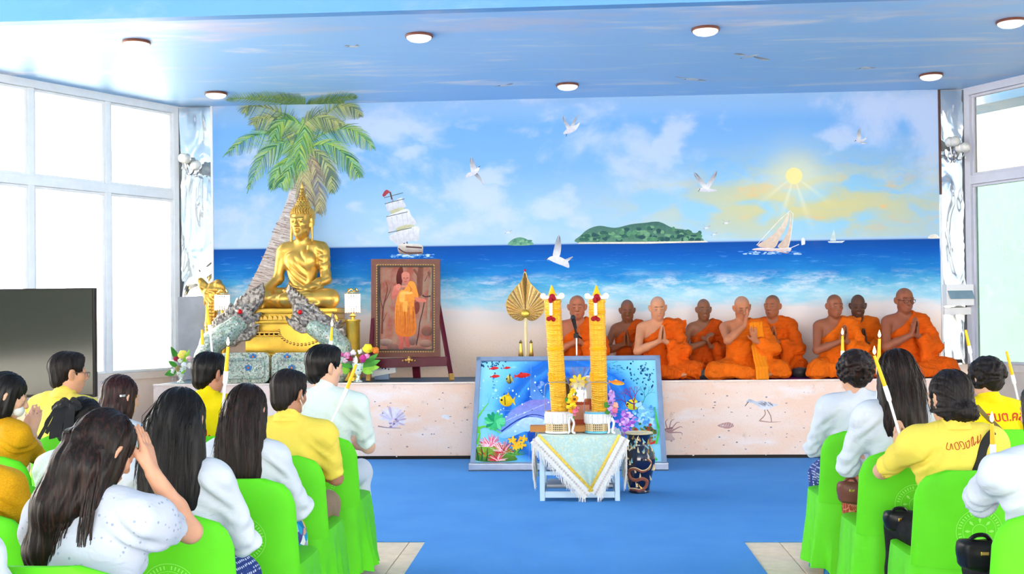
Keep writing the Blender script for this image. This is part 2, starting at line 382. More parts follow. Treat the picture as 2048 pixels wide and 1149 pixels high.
for nm, p, d, n, z in (('wall_left', pL, dL, nL, ZSL), ('wall_right', pR, dR, nR, onP(2030, 728, pR, nR).z-.09)):
    R = Matrix((d, n, Vector((0, 0, 1)))).transposed(); c = p + d*3.8 - n*.02; c.z = z/2
    b = struct(MB().box(c, (7.6, .12, z), R=R).build(nm, M['beige']))
    for k in range(8):
        c = p + d*(.1+.93*k) + n*.045; c.z = z/2
        MB().box(c, (.02, .012, z), R=R).build('joint_strip', M['grey_alu'], b)
# outside: pale paving, a white porch on one side, a white neighbour wall on the other
M['paving'] = mat('outside_paving', C(225, 224, 218), .8); M['render'] = mat('white_render', C(244, 243, 238), .8, var=.04)
struct(MB().box((0, 6, -.12), (70, 60, .06)).build('ground_outside', M['paving']))
c = pR - nR*4.2 + dR*2; R = Matrix((dR, nR, Vector((0, 0, 1)))).transposed()
struct(MB().box((c.x, c.y, 2.5), (12, .15, 5.4), R=R).build('wall_outside_right', M['render']))
c = pR - nR*.6 + dR*2; struct(MB().box((c.x, c.y, 3.9), (9, .5, .12), R=R).build('trim_2', M['ceil']))
R = Matrix((dL, nL, Vector((0, 0, 1)))).transposed(); 
c = pL - nL*.7 + dL*(-.02); struct(MB().box((c.x, c.y, 2.25), (.08, .3, 1.6), R=R).build('shutter_outside', M['grey_board']))

# floor tiles (cream with joints) and carpet
M['tile'] = mat('floor_tile', C(236, 214, 184), .35, var=.10, vs=12); M['grout'] = mat('grout', C(150, 140, 128), .8)
floor = struct(MB().box((0, 2, -.05), (22, 26, .08)).build('floor', M['grout']))
ts = .405; tm = MB().cbox((0, 0, 0), (ts-.006, ts-.006, .012), .002)
tile0 = None; x00 = onZ(1558, 1085, 0).x
for i in range(-13, 14):
    for k in range(14):
        x = x00 + (i+.5)*ts - 3*ts; y = 7.43 - (k+.42)*ts
        if abs(x-.0) < .75 or y < 2.2 or abs(x) > .55*y+.8: continue
        if tile0 is None: tile0 = tm.build('tile', M['tile'], floor); o = tile0
        else: o = bpy.data.objects.new('tile', tile0.data); link(o, floor)
        o.location = (x, y, -.0058)
far = MB().box((0, 0, -.004), (20, 20, .004))
t = NT('blue_carpet'); g = t.geo(); b = t.mix(t.noise(g, 2.2, 5), C(76, 142, 214), C(96, 160, 222)); b = t.mix(t.step(t.noise(g, 260, 2), .4, .7, 0, .35), b, C(64, 126, 200))
b = t.mix(t.step(t.vor(t.map(g, (1, 2.2, 1), (.22, .5, 0)), .55), 0, .055, .8, 0), b, C(196, 218, 238))
t.bump(t.noise(g, 320, 3), .5, .006); M['carpet'] = t.set(col=b, rough=.95, spec=.1)
cp = struct(MB().prism([(-5.6, SY), (-5.6, 7.43), (-1.05, 7.43), (-1.0, 1.0), (1.05, 1.0), (1.04, 7.44), (5.2, 7.45), (5.2, SY)], (0, 0, .001), (1, 0, 0), (0, 1, 0), .007).build('floor_carpet', M['carpet']))

# stage with painted front
SX0, SX1 = onY(306, 772, SY).x, 3.75
stage = struct(MB().cbox(((SX0+SX1)/2, SY+.56, ST/2+.02), (SX1-SX0, 1.1, ST-.04), .004).build('stage', M['sand']))
M['stage_top'] = mat('stage_top_vinyl', C(84, 108, 126), .5, var=.1)
MB().box(((SX0+SX1)/2, SY+.56, ST-.002), (SX1-SX0-.01, 1.075, .012)).build('stage_top', M['stage_top'], stage)
MB().box(((SX0+SX1)/2, SY+.56, .02), (SX1-SX0-.02, 1.06, .04)).build('gap_strip', M['black'], stage)  # black strip filling the gap between stage and carpet
MB().cbox(((SX0+SX1)/2, SY+.008, ST+.002), (SX1-SX0, .03, .02), .004).build('nosing', mat('stage_nosing', C(240, 220, 204), .5), stage)

# ================================================================ paint on the walls
fnW = lambda x, y: onY(x, y, WY); fnS = lambda x, y: onY(x, y, SY+.01); fnC = lambda x, y: onZ(x, y, CZ)
nW, nC = Vector((0, -1, 0)), Vector((0, 0, -1))
def frond(P, pts, ln, cols, dens=50, w=1.9, droop=.6, seed=0):
    r = random.Random(seed); S = spline([(x, y, 0) for x, y in pts], 10); N = len(S)
    P.line(pts, 3.5, cols[0], w2=1)
    for i in range(dens):
        t = .04+.96*i/dens; f = t*(N-1); k = min(int(f), N-2); p = S[k].lerp(S[k+1], f-k); d = (S[k+1]-S[k]).normalized()
        l = ln*(math.sin(PI*min(t*.92+.14, 1))**.6)*r.uniform(.75, 1.1)
        for sg in (-1, 1):
            q = Vector((-d.y, d.x, 0))*sg; e = (d*.75+q*.8).normalized(); e = (e + Vector((0, droop, 0))).normalized()
            a = p + e*l*.5 + q*l*.06; b = p + e*l + Vector((0, l*.12*droop, 0))
            c = r.choice(cols); P.line([(p.x, p.y), (a.x, a.y), (b.x, b.y)], w*r.uniform(.7, 1.2), c, w2=.5, n=2)
P = Paint(fnW, nW)
trunk = [(618, 318), (609, 352), (600, 385), (588, 420), (572, 455), (556, 498), (536, 545), (514, 590), (480, 640), (440, 690)]
wd = [40, 42, 42, 40, 40, 42, 44, 48, 54, 62]
P.poly([(x-w*.5, y-4) for (x, y), w in zip(trunk, wd)] + [(x+w*.5, y+4) for (x, y), w in reversed(list(zip(trunk, wd)))], C(214, 206, 206), C(198, 184, 174))
S = spline([(x, y, 0) for x, y in trunk], 8)
for i, p in enumerate(S):
    w_ = 40+20*i/len(S)
    for j in range(3):
        x0 = p.x - w_*.5 + random.random()*w_*.5; P.line([(x0, p.y-3+random.random()*4), (x0+w_*.2, p.y+1), (x0+w_*.42, p.y+3+random.random()*3)], random.uniform(1, 2.4), random.choice([C(164, 146, 142), C(178, 162, 156), C(230, 226, 226), C(150, 128, 124)]), w2=.5)
G1 = [C(96, 150, 84), C(136, 180, 92), C(172, 196, 104), C(64, 116, 90), C(112, 164, 136), C(140, 190, 150)]
G2 = [C(116, 146, 104), C(166, 172, 120), C(96, 116, 108), C(182, 192, 130)]
G3 = [C(146, 132, 116), C(180, 170, 134), C(116, 106, 104), C(196, 194, 136)]
fr = [([(602, 300), (560, 268), (500, 275), (445, 315)], 34, G1), ([(600, 300), (570, 285), (525, 315), (494, 388)], 36, G1), ([(604, 300), (590, 310), (555, 340), (542, 385)], 30, G1),
      ([(612, 290), (660, 262), (710, 262), (752, 302)], 34, G1), ([(614, 295), (660, 290), (700, 320), (720, 358)], 36, G1), ([(612, 300), (640, 310), (662, 350), (664, 390)], 32, G2),
      ([(600, 290), (560, 240), (520, 238), (505, 250)], 26, G2), ([(600, 280), (560, 226), (500, 212), (490, 226)], 26, G2), ([(610, 280), (660, 222), (700, 214), (726, 236)], 26, G2),
      ([(612, 300), (632, 340), (640, 400), (636, 428)], 30, G3), ([(606, 300), (600, 320), (574, 350), (560, 376)], 34, G1), ([(606, 290), (604, 330), (612, 380), (622, 415)], 34, G3),
      ([(606, 240), (604, 280), (590, 320), (570, 355)], 40, G1), ([(606, 235), (610, 260), (600, 300), (606, 345)], 36, G1), ([(604, 250), (575, 240), (555, 256), (548, 285)], 30, G1), ([(608, 250), (630, 236), (660, 240), (690, 250)], 28, G2)]
for i, (pts, ln, cols) in enumerate(fr): frond(P, pts, ln*1.15, cols, seed=i)
P.build('painted_palm', wall, label='painted coconut palm with drooping green fronds')
P = Paint(fnC, nC)
for i, pts in enumerate([[(596, 212), (540, 202), (480, 196), (450, 200)], [(600, 208), (560, 196), (520, 194), (490, 196)], [(612, 208), (650, 200), (690, 194), (716, 194)], [(610, 210), (600, 202), (570, 196), (545, 194)], [(610, 212), (640, 206), (670, 202), (690, 203)]]):
    frond(P, pts, 17, [C(150, 182, 110), C(176, 196, 120), C(120, 160, 100)], 30, 2.2, -.15, 40+i)
P.build('painted_frond', ceil, label='painted palm fronds running onto the ceiling')
# islands
P = Paint(fnW, nW); r = random.Random(3)
isl = [(1156, 486), (1163, 470), (1178, 458), (1200, 452), (1230, 456), (1262, 449), (1290, 446), (1318, 444), (1345, 456), (1370, 460), (1390, 468), (1408, 482), (1380, 484), (1280, 485)]
P.poly(isl, C(70, 110, 104), C(96, 140, 118))
for k in range(150):
    x = r.uniform(1164, 1400); top = 448+abs(x-1300)*.16; y = r.uniform(top+2, 482)
    if y > top+1: P.ell(x, y, r.uniform(3, 8), r.uniform(2, 5), r.choice([C(60, 104, 92), C(92, 146, 112), C(116, 164, 128), C(52, 88, 92), C(82, 128, 104)]), n=8)
P.poly([(1156, 488), (1158, 485), (1290, 484), (1412, 482), (1416, 485), (1290, 488)], C(228, 222, 206), smooth=False)
P.build('painted_island', wall, label='painted wooded island on the horizon')
P = Paint(fnW, nW); P.poly([(1018, 491), (1024, 480), (1040, 475), (1056, 480), (1066, 490)], C(96, 150, 128), C(120, 172, 140))
for k in range(30): P.ell(r.uniform(1024, 1060), r.uniform(480, 489), r.uniform(2, 5), r.uniform(1.5, 3), r.choice([C(80, 136, 116), C(130, 180, 146), C(104, 158, 130)]), n=8)
P.build('painted_islet', wall)
# three-masted ship
P = Paint(fnW, nW); W1, W2, W3 = C(226, 228, 236), C(196, 200, 214), C(206, 206, 168)
P.line([(780, 384), (795, 440), (812, 500)], 3, C(92, 70, 66)); P.line([(800, 410), (815, 490)], 2, C(92, 70, 66))
P.poly([(780, 418), (806, 412), (810, 424), (782, 432)], W3, C(176, 178, 150), False); P.poly([(790, 452), (824, 444), (830, 458), (794, 468)], W3, C(176, 178, 150), False)
for s_ in ([(772, 409), (790, 402), (802, 396), (806, 402), (812, 414), (796, 416), (776, 424), (774, 418)], [(774, 434), (795, 424), (815, 418), (822, 430), (833, 448), (812, 450), (794, 456), (780, 468), (776, 450)], [(778, 473), (806, 460), (836, 453), (838, 468), (836, 482), (820, 482), (798, 490), (790, 487)]):
    P.poly(s_, W1, W2); x0 = sum(p[0] for p in s_)/len(s_); y0 = sum(p[1] for p in s_)/len(s_)
    for dx in (-14, -4, 7, 16): P.line([(x0+dx-3, y0-12-dx*.3), (x0+dx, y0+8-dx*.2)], 1.6, W2, w2=.6)
P.poly([(796, 492), (808, 488), (842, 490), (846, 502), (842, 509), (812, 510), (798, 506)], C(226, 222, 216), C(120, 88, 82)); P.line([(812, 494), (844, 496)], 3, C(84, 62, 62)); P.line([(797, 497), (812, 506), (844, 506)], 2.6, C(88, 66, 64))
P.poly([(765, 390), (772, 380), (780, 384), (775, 388), (768, 394)], C(176, 72, 80), C(150, 60, 70))
for y in (390, 402, 428, 460): P.line([(768+(y-390)*.12, y+6), (806+(y-390)*.25, y-4)], 1.3, C(84, 92, 92))
for k in range(70): P.ell(r.uniform(784, 868), 512+r.uniform(-5, 5)*(.6), r.uniform(1, 6), r.uniform(.6, 1.8), r.choice([C(190, 220, 242), C(96, 160, 222), C(70, 140, 214)]), n=7)
P.build('painted_ship', wall, label='painted tilting ship with white square sails')
# yachts
P = Paint(fnW, nW)
P.poly([(1515, 491), (1540, 474), (1562, 452), (1578, 424), (1574, 450), (1560, 476), (1550, 495), (1532, 496)], C(236, 224, 206), C(214, 190, 172)); P.poly([(1555, 494), (1568, 478), (1577, 458), (1581, 424), (1583, 460), (1576, 496)], C(232, 218, 200), C(212, 186, 168))
P.line([(1513, 491), (1580, 422), (1583, 462), (1576, 497)], 1.2, C(240, 236, 228)); P.poly([(1504, 500), (1520, 496), (1556, 497), (1582, 496), (1576, 507), (1560, 505), (1530, 502)], C(238, 234, 234), C(196, 140, 130)); P.line([(1582, 496), (1598, 489)], 1.5, C(226, 226, 230))
for k in range(50): P.ell(r.uniform(1480, 1600), 506+r.uniform(-3, 4), r.uniform(2, 7), r.uniform(.6, 1.6), r.choice([C(180, 212, 242), C(80, 140, 216)]), n=7)
P.poly([(1603, 490), (1603, 478), (1609, 477), (1610, 488), (1606, 490)], C(236, 238, 240))
P.build('painted_yacht', wall, label='painted yacht under two slim sails')
P = Paint(fnW, nW); P.poly([(1660, 482), (1668, 458), (1672, 482)], C(206, 222, 222), smooth=False); P.poly([(1655, 483), (1690, 482), (1684, 486), (1658, 486)], C(214, 226, 232), smooth=False); P.build('painted_yacht', wall)
P = Paint(fnW, nW); P.poly([(1856, 477), (1862, 470), (1872, 469), (1878, 474), (1878, 477)], C(240, 234, 222)); P.build('painted_boat', wall)
# gulls: body, wings, tail
GW, GG, GD = C(238, 238, 244), C(176, 182, 198), C(86, 88, 102)
def gull(name, body, wings, beak, fn=fnW, n=nW, par=None, sc=1):
    P = Paint(fn, n)
    for wg in wings:
        P.poly(wg, GD, GW, n=3)
        (ax, ay) = wg[0]; tip = wg[len(wg)//2]
        for k in range(4):
            q = wg[len(wg)//2+(-1 if k % 2 else 1)*(1+k//3)]; t_ = .25+.2*k
            P.line([(tip[0]*.95+q[0]*.05, tip[1]*.95+q[1]*.05), (tip[0]*(1-t_)+(ax*.5+q[0]*.5)*t_, tip[1]*(1-t_)+(ay*.5+q[1]*.5)*t_)], 1.6*sc, GG, w2=.5)
    P.poly(body, GW, C(206, 206, 218)); P.line(beak, 2*sc, GD, w2=.6); P.build(name, par or wall)
gull('painted_gull', [(1126, 268), (1132, 260), (1142, 254), (1152, 250), (1160, 246), (1152, 260), (1142, 266), (1134, 268)], [[(1136, 262), (1130, 250), (1126, 240), (1127, 231), (1131, 240), (1138, 250), (1142, 258)], [(1138, 260), (1143, 248), (1149, 238), (1156, 230), (1152, 242), (1148, 252)]], [(1133, 268), (1132, 274)])
gull('painted_gull', [(932, 356), (934, 348), (942, 344), (950, 340), (958, 334), (958, 340), (952, 348), (944, 352)], [[(944, 346), (940, 332), (940, 322), (943, 314), (947, 322), (952, 334), (954, 341)], [(950, 344), (956, 348), (963, 358), (968, 371), (960, 362), (950, 352)]], [(957, 335), (961, 332)])
gull('painted_gull', [(1396, 380), (1404, 376), (1412, 374), (1422, 378), (1434, 381), (1420, 384), (1406, 384)], [[(1408, 378), (1398, 366), (1390, 354), (1388, 345), (1396, 350), (1406, 362), (1414, 374)], [(1412, 374), (1416, 364), (1424, 352), (1433, 341), (1432, 354), (1424, 368), (1418, 377)]], [(1400, 378), (1396, 384)])
gull('painted_gull', [(1094, 520), (1100, 514), (1112, 512), (1124, 516), (1136, 524), (1138, 536), (1126, 532), (1110, 526), (1098, 520)], [[(1106, 514), (1108, 498), (1112, 482), (1118, 470), (1122, 484), (1122, 500), (1118, 514)], [(1128, 520), (1136, 518), (1146, 514), (1140, 520), (1134, 524)]], [(1095, 517), (1088, 519)])
gull('painted_swallow', [(1711, 281), (1716, 277), (1724, 279), (1730, 276), (1734, 270), (1731, 277), (1735, 277), (1724, 284), (1716, 285)], [[(1716, 280), (1713, 272), (1715, 264), (1720, 256), (1721, 266), (1722, 276)], [(1718, 283), (1726, 285), (1735, 287), (1724, 288)]], [(1712, 281), (1709, 283)])
for (x, y, s) in ((1413, 455, 1), (1452, 445, 1), (1428, 468, .8), (1016, 464, 1)): gull('painted_gull', [(x-4*s, y+2), (x, y), (x+4*s, y+2), (x, y+4*s)], [[(x, y+1), (x-4*s, y-3*s), (x-8*s, y-6*s), (x-3*s, y-1)], [(x, y+1), (x+4*s, y-2*s), (x+9*s, y-4*s), (x+3*s, y+1)]], [(x-4, y+2), (x-6, y+3)], sc=.4)
for b_, wg in (([(698, 93), (706, 91), (716, 93), (708, 95)], [[(704, 92), (694, 90), (688, 92), (697, 93)], [(708, 92), (714, 89), (719, 91), (712, 93)]]), ([(1000, 171), (1008, 169), (1016, 171), (1008, 173)], [[(1005, 170), (996, 171), (988, 173), (999, 172)], [(1010, 170), (1020, 167), (1027, 167), (1016, 171)]]),
               ([(1372, 158), (1384, 156), (1398, 159), (1384, 161)], [[(1378, 157), (1362, 155), (1349, 153), (1364, 157)], [(1390, 159), (1402, 159), (1413, 161), (1404, 163)]]), ([(1484, 116), (1500, 111), (1518, 108), (1504, 114)], [[(1496, 111), (1482, 107), (1467, 107), (1480, 111)], [(1506, 113), (1524, 115), (1540, 119), (1528, 121)]]),
               ([(1722, 136), (1732, 133), (1742, 136), (1732, 138)], [[(1726, 135), (1716, 137), (1711, 139), (1720, 137)], [(1736, 135), (1746, 135), (1752, 135), (1742, 137)]])):
    gull('painted_gull', b_, wg, [(b_[0][0], b_[0][1]), (b_[0][0]-4, b_[0][1]+1)], fnC, nC, ceil, .5)
# things painted on the sand of the stage front
P = Paint(fnS, nW); cx, cy = 786, 843
for k in range(13):
    a = PI*1.08 + k*.27; l = 34-10*abs(k-4)/9; P.poly([(cx+math.cos(a-.12)*8, cy+math.sin(a-.12)*7), (cx+math.cos(a-.1)*l*.8, cy+math.sin(a-.1)*l*.75), (cx+math.cos(a)*l, cy+math.sin(a)*l*.9), (cx+math.cos(a+.1)*l*.8, cy+math.sin(a+.1)*l*.75), (cx+math.cos(a+.12)*8, cy+math.sin(a+.12)*7)], r.choice([C(206, 200, 224), C(190, 178, 206), C(226, 222, 236)]))
for k in range(16): a = k*.55; P.ell(cx+math.cos(a)*(3+k*.55), cy+2+math.sin(a)*(2.5+k*.5), 3.2, 2.6, r.choice([C(170, 150, 182), C(214, 206, 226), C(150, 132, 170)]), n=8)
P.line([(756, 853), (775, 856), (802, 857)], 2.5, C(160, 130, 140), w2=1); P.build('painted_shell', stage, label='painted spiny lilac seashell')
P = Paint(fnS, nW); P.poly([(1492, 806), (1498, 799), (1506, 801), (1514, 804), (1524, 802), (1538, 806), (1556, 810), (1546, 814), (1534, 820), (1522, 818), (1512, 810), (1502, 806)], C(176, 180, 194), C(232, 230, 236))
for k in range(26): x = r.uniform(1516, 1542); P.line([(x, r.uniform(804, 810)), (x+6, r.uniform(808, 814))], 1.2, r.choice([C(120, 118, 128), C(150, 150, 164), C(200, 202, 212)]))
P.line([(1497, 804), (1490, 813)], 1.6, C(110, 90, 86)); P.line([(1529, 820), (1530, 830), (1520, 841)], 1.6, C(150, 112, 92)); P.line([(1534, 820), (1541, 832), (1543, 845)], 1.6, C(150, 112, 92))
P.line([(1518, 842), (1540, 845), (1562, 844)], 3, C(190, 150, 134), w2=.5); P.build('painted_sandpiper', stage, label='painted grey sandpiper walking')
P = Paint(fnS, nW); P.poly([(1435, 852), (1446, 847), (1458, 845), (1468, 852), (1460, 857), (1448, 857)], C(206, 166, 158), C(170, 120, 116))
for k in range(5): P.line([(1442+k*5, 856), (1446+k*5, 847)], .9, C(150, 100, 98)); P.line([(1440, 850+k*1.3), (1466, 850+k*1.3)], .6, C(222, 190, 182))
P.build('painted_shell', stage, label='painted pink cone shell')
P = Paint(fnS, nW); P.poly([(1318, 866), (1332, 858), (1348, 858), (1344, 870), (1350, 880), (1336, 882), (1322, 878)], C(216, 190, 184), C(196, 170, 166))
for a in (-2.6, -2.0, -1.5, -1.0, -.5, .1): P.line([(1338, 866), (1340+22*math.cos(a), 864+20*math.sin(a)), (1340+26*math.cos(a+.3), 864+26*math.sin(a+.2))], 3, C(176, 136, 132), w2=.6)
P.line([(1318, 862), (1345, 856)], 2.5, C(140, 104, 106)); P.build('painted_conch', stage, label='painted spiny conch shell')
P = Paint(fnS, nW)
P.poly([(882, 834), (890, 830), (900, 832), (898, 840), (890, 838)], C(230, 226, 228))
for k in range(90):
    x = r.choice([r.uniform(740, 945), r.uniform(1330, 1620)]); y = r.uniform(785, 914); P.ell(x, y, r.uniform(.8, 2.6), r.uniform(.5, 1.6), r.choice([C(150, 140, 146), C(176, 150, 140), C(130, 124, 136), C(228, 222, 224)]), n=7)
P.build('painted_pebbles', stage, kind='stuff')
# ================================================================ smooth-blended bodies: rounded volumes melted into one skin
I3 = np.eye(3)
def Rx(a): c, s = math.cos(a), math.sin(a); return np.array([[1, 0, 0], [0, c, -s], [0, s, c]])
def Ry(a): c, s = math.cos(a), math.sin(a); return np.array([[c, 0, s], [0, 1, 0], [-s, 0, c]])
def Rz(a): c, s = math.cos(a), math.sin(a); return np.array([[c, -s, 0], [s, c, 0], [0, 0, 1]])
EDG = [(0, 1), (2, 3), (4, 5), (6, 7), (0, 2), (1, 3), (4, 6), (5, 7), (0, 4), (1, 5), (2, 6), (3, 7)]
CRN = np.array([[i >> 2 & 1, i >> 1 & 1, i & 1] for i in range(8)])
def surface_net(F, lo, h):
    S = F < 0; A = [S[i:S.shape[0]-1+i, j:S.shape[1]-1+j, k:S.shape[2]-1+k] for i in (0, 1) for j in (0, 1) for k in (0, 1)]
    cnt = np.zeros(A[0].shape, np.int8)
    for a in A: cnt += a
    mk = (cnt > 0) & (cnt < 8); ix = np.argwhere(mk); ids = np.full(mk.shape, -1, np.int32); ids[mk] = np.arange(len(ix))
    V = np.stack([F[ix[:, 0]+c[0], ix[:, 1]+c[1], ix[:, 2]+c[2]] for c in CRN])
    acc = np.zeros((len(ix), 3)); n = np.zeros(len(ix))
    for a, b in EDG:
        d = (V[a] < 0) != (V[b] < 0); t = V[a][d]/(V[a][d]-V[b][d]); acc[d] += CRN[a] + (CRN[b]-CRN[a])*t[:, None]; n[d] += 1
    P = lo + (ix + acc/n[:, None])*h; Q = []
    for ax in range(3):
        o1, o2 = (ax+1) % 3, (ax+2) % 3
        s0 = [slice(None)]*3; s1 = [slice(None)]*3; s0[ax] = slice(0, -1); s1[ax] = slice(1, None)
        for o in (o1, o2): s0[o] = slice(1, -1); s1[o] = slice(1, -1)
        a, b = S[tuple(s0)], S[tuple(s1)]; e = np.argwhere(a != b); fl = a[a != b]
        e = e + np.array([0 if q == ax else 1 for q in range(3)])
        def cell(d1, d2): q = e.copy(); q[:, o1] += d1; q[:, o2] += d2; return ids[q[:, 0], q[:, 1], q[:, 2]]
        q = np.stack([cell(-1, -1), cell(0, -1), cell(0, 0), cell(-1, 0)], 1); q[~fl] = q[~fl][:, ::-1]; Q.append(q)
    return P, np.concatenate(Q)
class Sdf:
    def __init__(s): s.p = []; s.R = I3; s.t = np.zeros(3)
    def at(s, R=I3, t=(0, 0, 0)): s.R = R; s.t = np.asarray(t, float); return s
    def W(s, p): return s.R @ np.asarray(p, float) + s.t
    def cone(s, a, b, ra, rb=None, k=.02, op='u'):
        s.p.append(('c', s.W(a), s.W(b), ra, ra if rb is None else rb, k, op)); return s
    def chain(s, pts, rs, k=.02, op='u'):
        for i in range(len(pts)-1): s.cone(pts[i], pts[i+1], rs[i], rs[i+1], k, op)
        return s
    def ell(s, c, r, k=.02, op='u', R=I3): s.p.append(('e', s.W(c), np.asarray(r, float), s.R @ R, k, op)); return s
    def box(s, c, hf, rd=.01, k=.02, op='u', R=I3): s.p.append(('b', s.W(c), np.asarray(hf, float), s.R @ R, rd, k, op)); return s
    def cut(s, n, p, k=.005): n = s.R @ np.asarray(n, float); s.p.append(('k', n/np.linalg.norm(n), s.W(p), k)); return s
    def bb(s, q):
        if q[0] == 'c': return np.minimum(q[1]-q[3], q[2]-q[4]), np.maximum(q[1]+q[3], q[2]+q[4])
        if q[0] == 'e': e = np.sqrt(((q[3]*q[2])**2).sum(1)); return q[1]-e, q[1]+e
        if q[0] == 'b': e = np.abs(q[3]) @ q[2] + q[4]; return q[1]-e, q[1]+e
    def mesh(s, h):
        bs = [s.bb(q) for q in s.p if q[0] != 'k' and q[-1] == 'u']; lo = np.min([b[0] for b in bs], 0)-3*h; hi = np.max([b[1] for b in bs], 0)+3*h
        n = np.ceil((hi-lo)/h).astype(int)+1; F = np.full(n, .09, np.float32); ax = [(lo[i]+h*np.arange(n[i])).astype(np.float32) for i in range(3)]
        for q in s.p:
            if q[0] == 'k':
                d = (ax[0][:, None, None]-q[2][0])*q[1][0] + (ax[1][None, :, None]-q[2][1])*q[1][1] + (ax[2][None, None, :]-q[2][2])*q[1][2]
                F = np.maximum(F, d.astype(np.float32)); continue
            k, op = q[-2], q[-1]; a, b = s.bb(q); m = k+2.5*h
            i0 = np.clip(np.floor((a-m-lo)/h).astype(int), 0, n); i1 = np.clip(np.ceil((b+m-lo)/h).astype(int)+1, 0, n)
            if (i1 <= i0).any(): continue
            sl = tuple(slice(i0[i], i1[i]) for i in range(3)); X = ax[0][sl[0]][:, None, None]; Y = ax[1][sl[1]][None, :, None]; Z = ax[2][sl[2]][None, None, :]
            if q[0] == 'c':
                A, B = q[1], q[2]; ba = B-A; L2 = max(ba @ ba, 1e-9)
                t = np.clip(((X-A[0])*ba[0]+(Y-A[1])*ba[1]+(Z-A[2])*ba[2])/L2, 0, 1)
                d = np.sqrt((X-A[0]-t*ba[0])**2+(Y-A[1]-t*ba[1])**2+(Z-A[2]-t*ba[2])**2) - (q[3]+(q[4]-q[3])*t)
            else:
                R = q[3]; x, y, z = X-q[1][0], Y-q[1][1], Z-q[1][2]
                u = [x*R[0, i]+y*R[1, i]+z*R[2, i] for i in range(3)]
                if q[0] == 'e':
                    r = q[2]; k0 = np.sqrt(sum((u[i]/r[i])**2 for i in range(3))); k1 = np.sqrt(sum((u[i]/r[i]**2)**2 for i in range(3)))+1e-6; d = k0*(k0-1)/k1
                else:
                    w = [np.abs(u[i])-q[2][i] for i in range(3)]
                    d = np.sqrt(sum(np.maximum(v, 0)**2 for v in w)) + np.minimum(np.maximum(np.maximum(w[0], w[1]), w[2]), 0) - q[4]
            f = F[sl]
            if op == 'u': e = np.maximum(k-np.abs(f-d), 0)/max(k, 1e-6); F[sl] = np.minimum(f, d) - e*e*k*.25
            else: d = -d; e = np.maximum(k-np.abs(f-d), 0)/max(k, 1e-6); F[sl] = np.maximum(f, d) + e*e*k*.25
        for i in range(3):
            sl = [slice(None)]*3
            for j in (0, -1): sl[i] = j; F[tuple(sl)] = .09
        return surface_net(F, lo, h)
    def build(s, name, m, parent=None, h=.009, disp=None, colf=None, sm=1, **kw):
        V, Q = s.mesh(h)
        for _ in range(sm):                           # one pass of smoothing
            A = np.zeros_like(V); N = np.zeros(len(V))
            for i in range(4): np.add.at(A, Q[:, i], V[Q[:, (i+1) % 4]]+V[Q[:, (i-1) % 4]]); np.add.at(N, Q[:, i], 2)
            V = V*.5 + (A/np.maximum(N, 1)[:, None])*.5
        if disp is not None:
            fn = np.cross(V[Q[:, 2]]-V[Q[:, 0]], V[Q[:, 3]]-V[Q[:, 1]]); N = np.zeros_like(V)
            for i in range(4): np.add.at(N, Q[:, i], fn)
            N /= np.linalg.norm(N, axis=1)[:, None]+1e-9; V = V + N*disp(V)[:, None]
        me = mesh_np(name, V, Q)
        if colf is not None:
            ca = me.color_attributes.new('Col', 'FLOAT_COLOR', 'POINT'); ca.data.foreach_set('color', np.c_[colf(V), np.ones(len(V))].astype(np.float32).ravel())
        me.materials.append(m); o = bpy.data.objects.new(name, me); link(o, parent); return tag(o, **kw)
def ik(a, b, l1, l2, pole):
    a, b, pole = (np.asarray(v, float) for v in (a, b, pole)); d = b-a; D = min(np.linalg.norm(d), (l1+l2)*.999); u = d/np.linalg.norm(d)
    x = (l1*l1-l2*l2+D*D)/(2*D); y = math.sqrt(max(l1*l1-x*x, 0)); p = pole-u*(pole @ u); p /= np.linalg.norm(p); return a+u*x+p*y, a+u*D
def unit(v): v = np.asarray(v, float); return v/np.linalg.norm(v)
def hand(S, w, d, n, t, curl=.12, sp=1.0, sc=1.0):
    """w wrist, d finger direction, n palm normal (fingers curl towards it), t towards the thumb"""
    d = unit(d); n = unit(n-d*(np.asarray(n) @ d)); t = unit(t-d*(np.asarray(t) @ d)); w = np.asarray(w, float)
    for o in (.022, .0, -.022): S.cone(w+t*o*.6*sc, w+(d*.088+t*o*1.1)*sc, .0155*sc, .0135*sc, .012)
    for o, l in ((.029, .070), (.0098, .079), (-.0098, .073), (-.028, .056)):
        a = w+(d*.09+t*o)*sc; d1 = unit(d+t*o*2.2*sp+n*curl); b = a+d1*l*.5*sc; d2 = unit(d1+n*curl*1.6-d*curl*.2); c = b+d2*l*.5*sc
        S.chain([a, b, c], [.0092*sc, .0084*sc, .0068*sc], .003)
    a = w+(d*.022+t*.026+n*.006)*sc; b = a+unit(d*.7+t*.62*sp+n*.25)*.046*sc; c = b+unit(d*.95+t*.2*sp+n*.2)*.034*sc
    S.chain([a, b, c], [.0135*sc, .0098*sc, .0078*sc], .006)
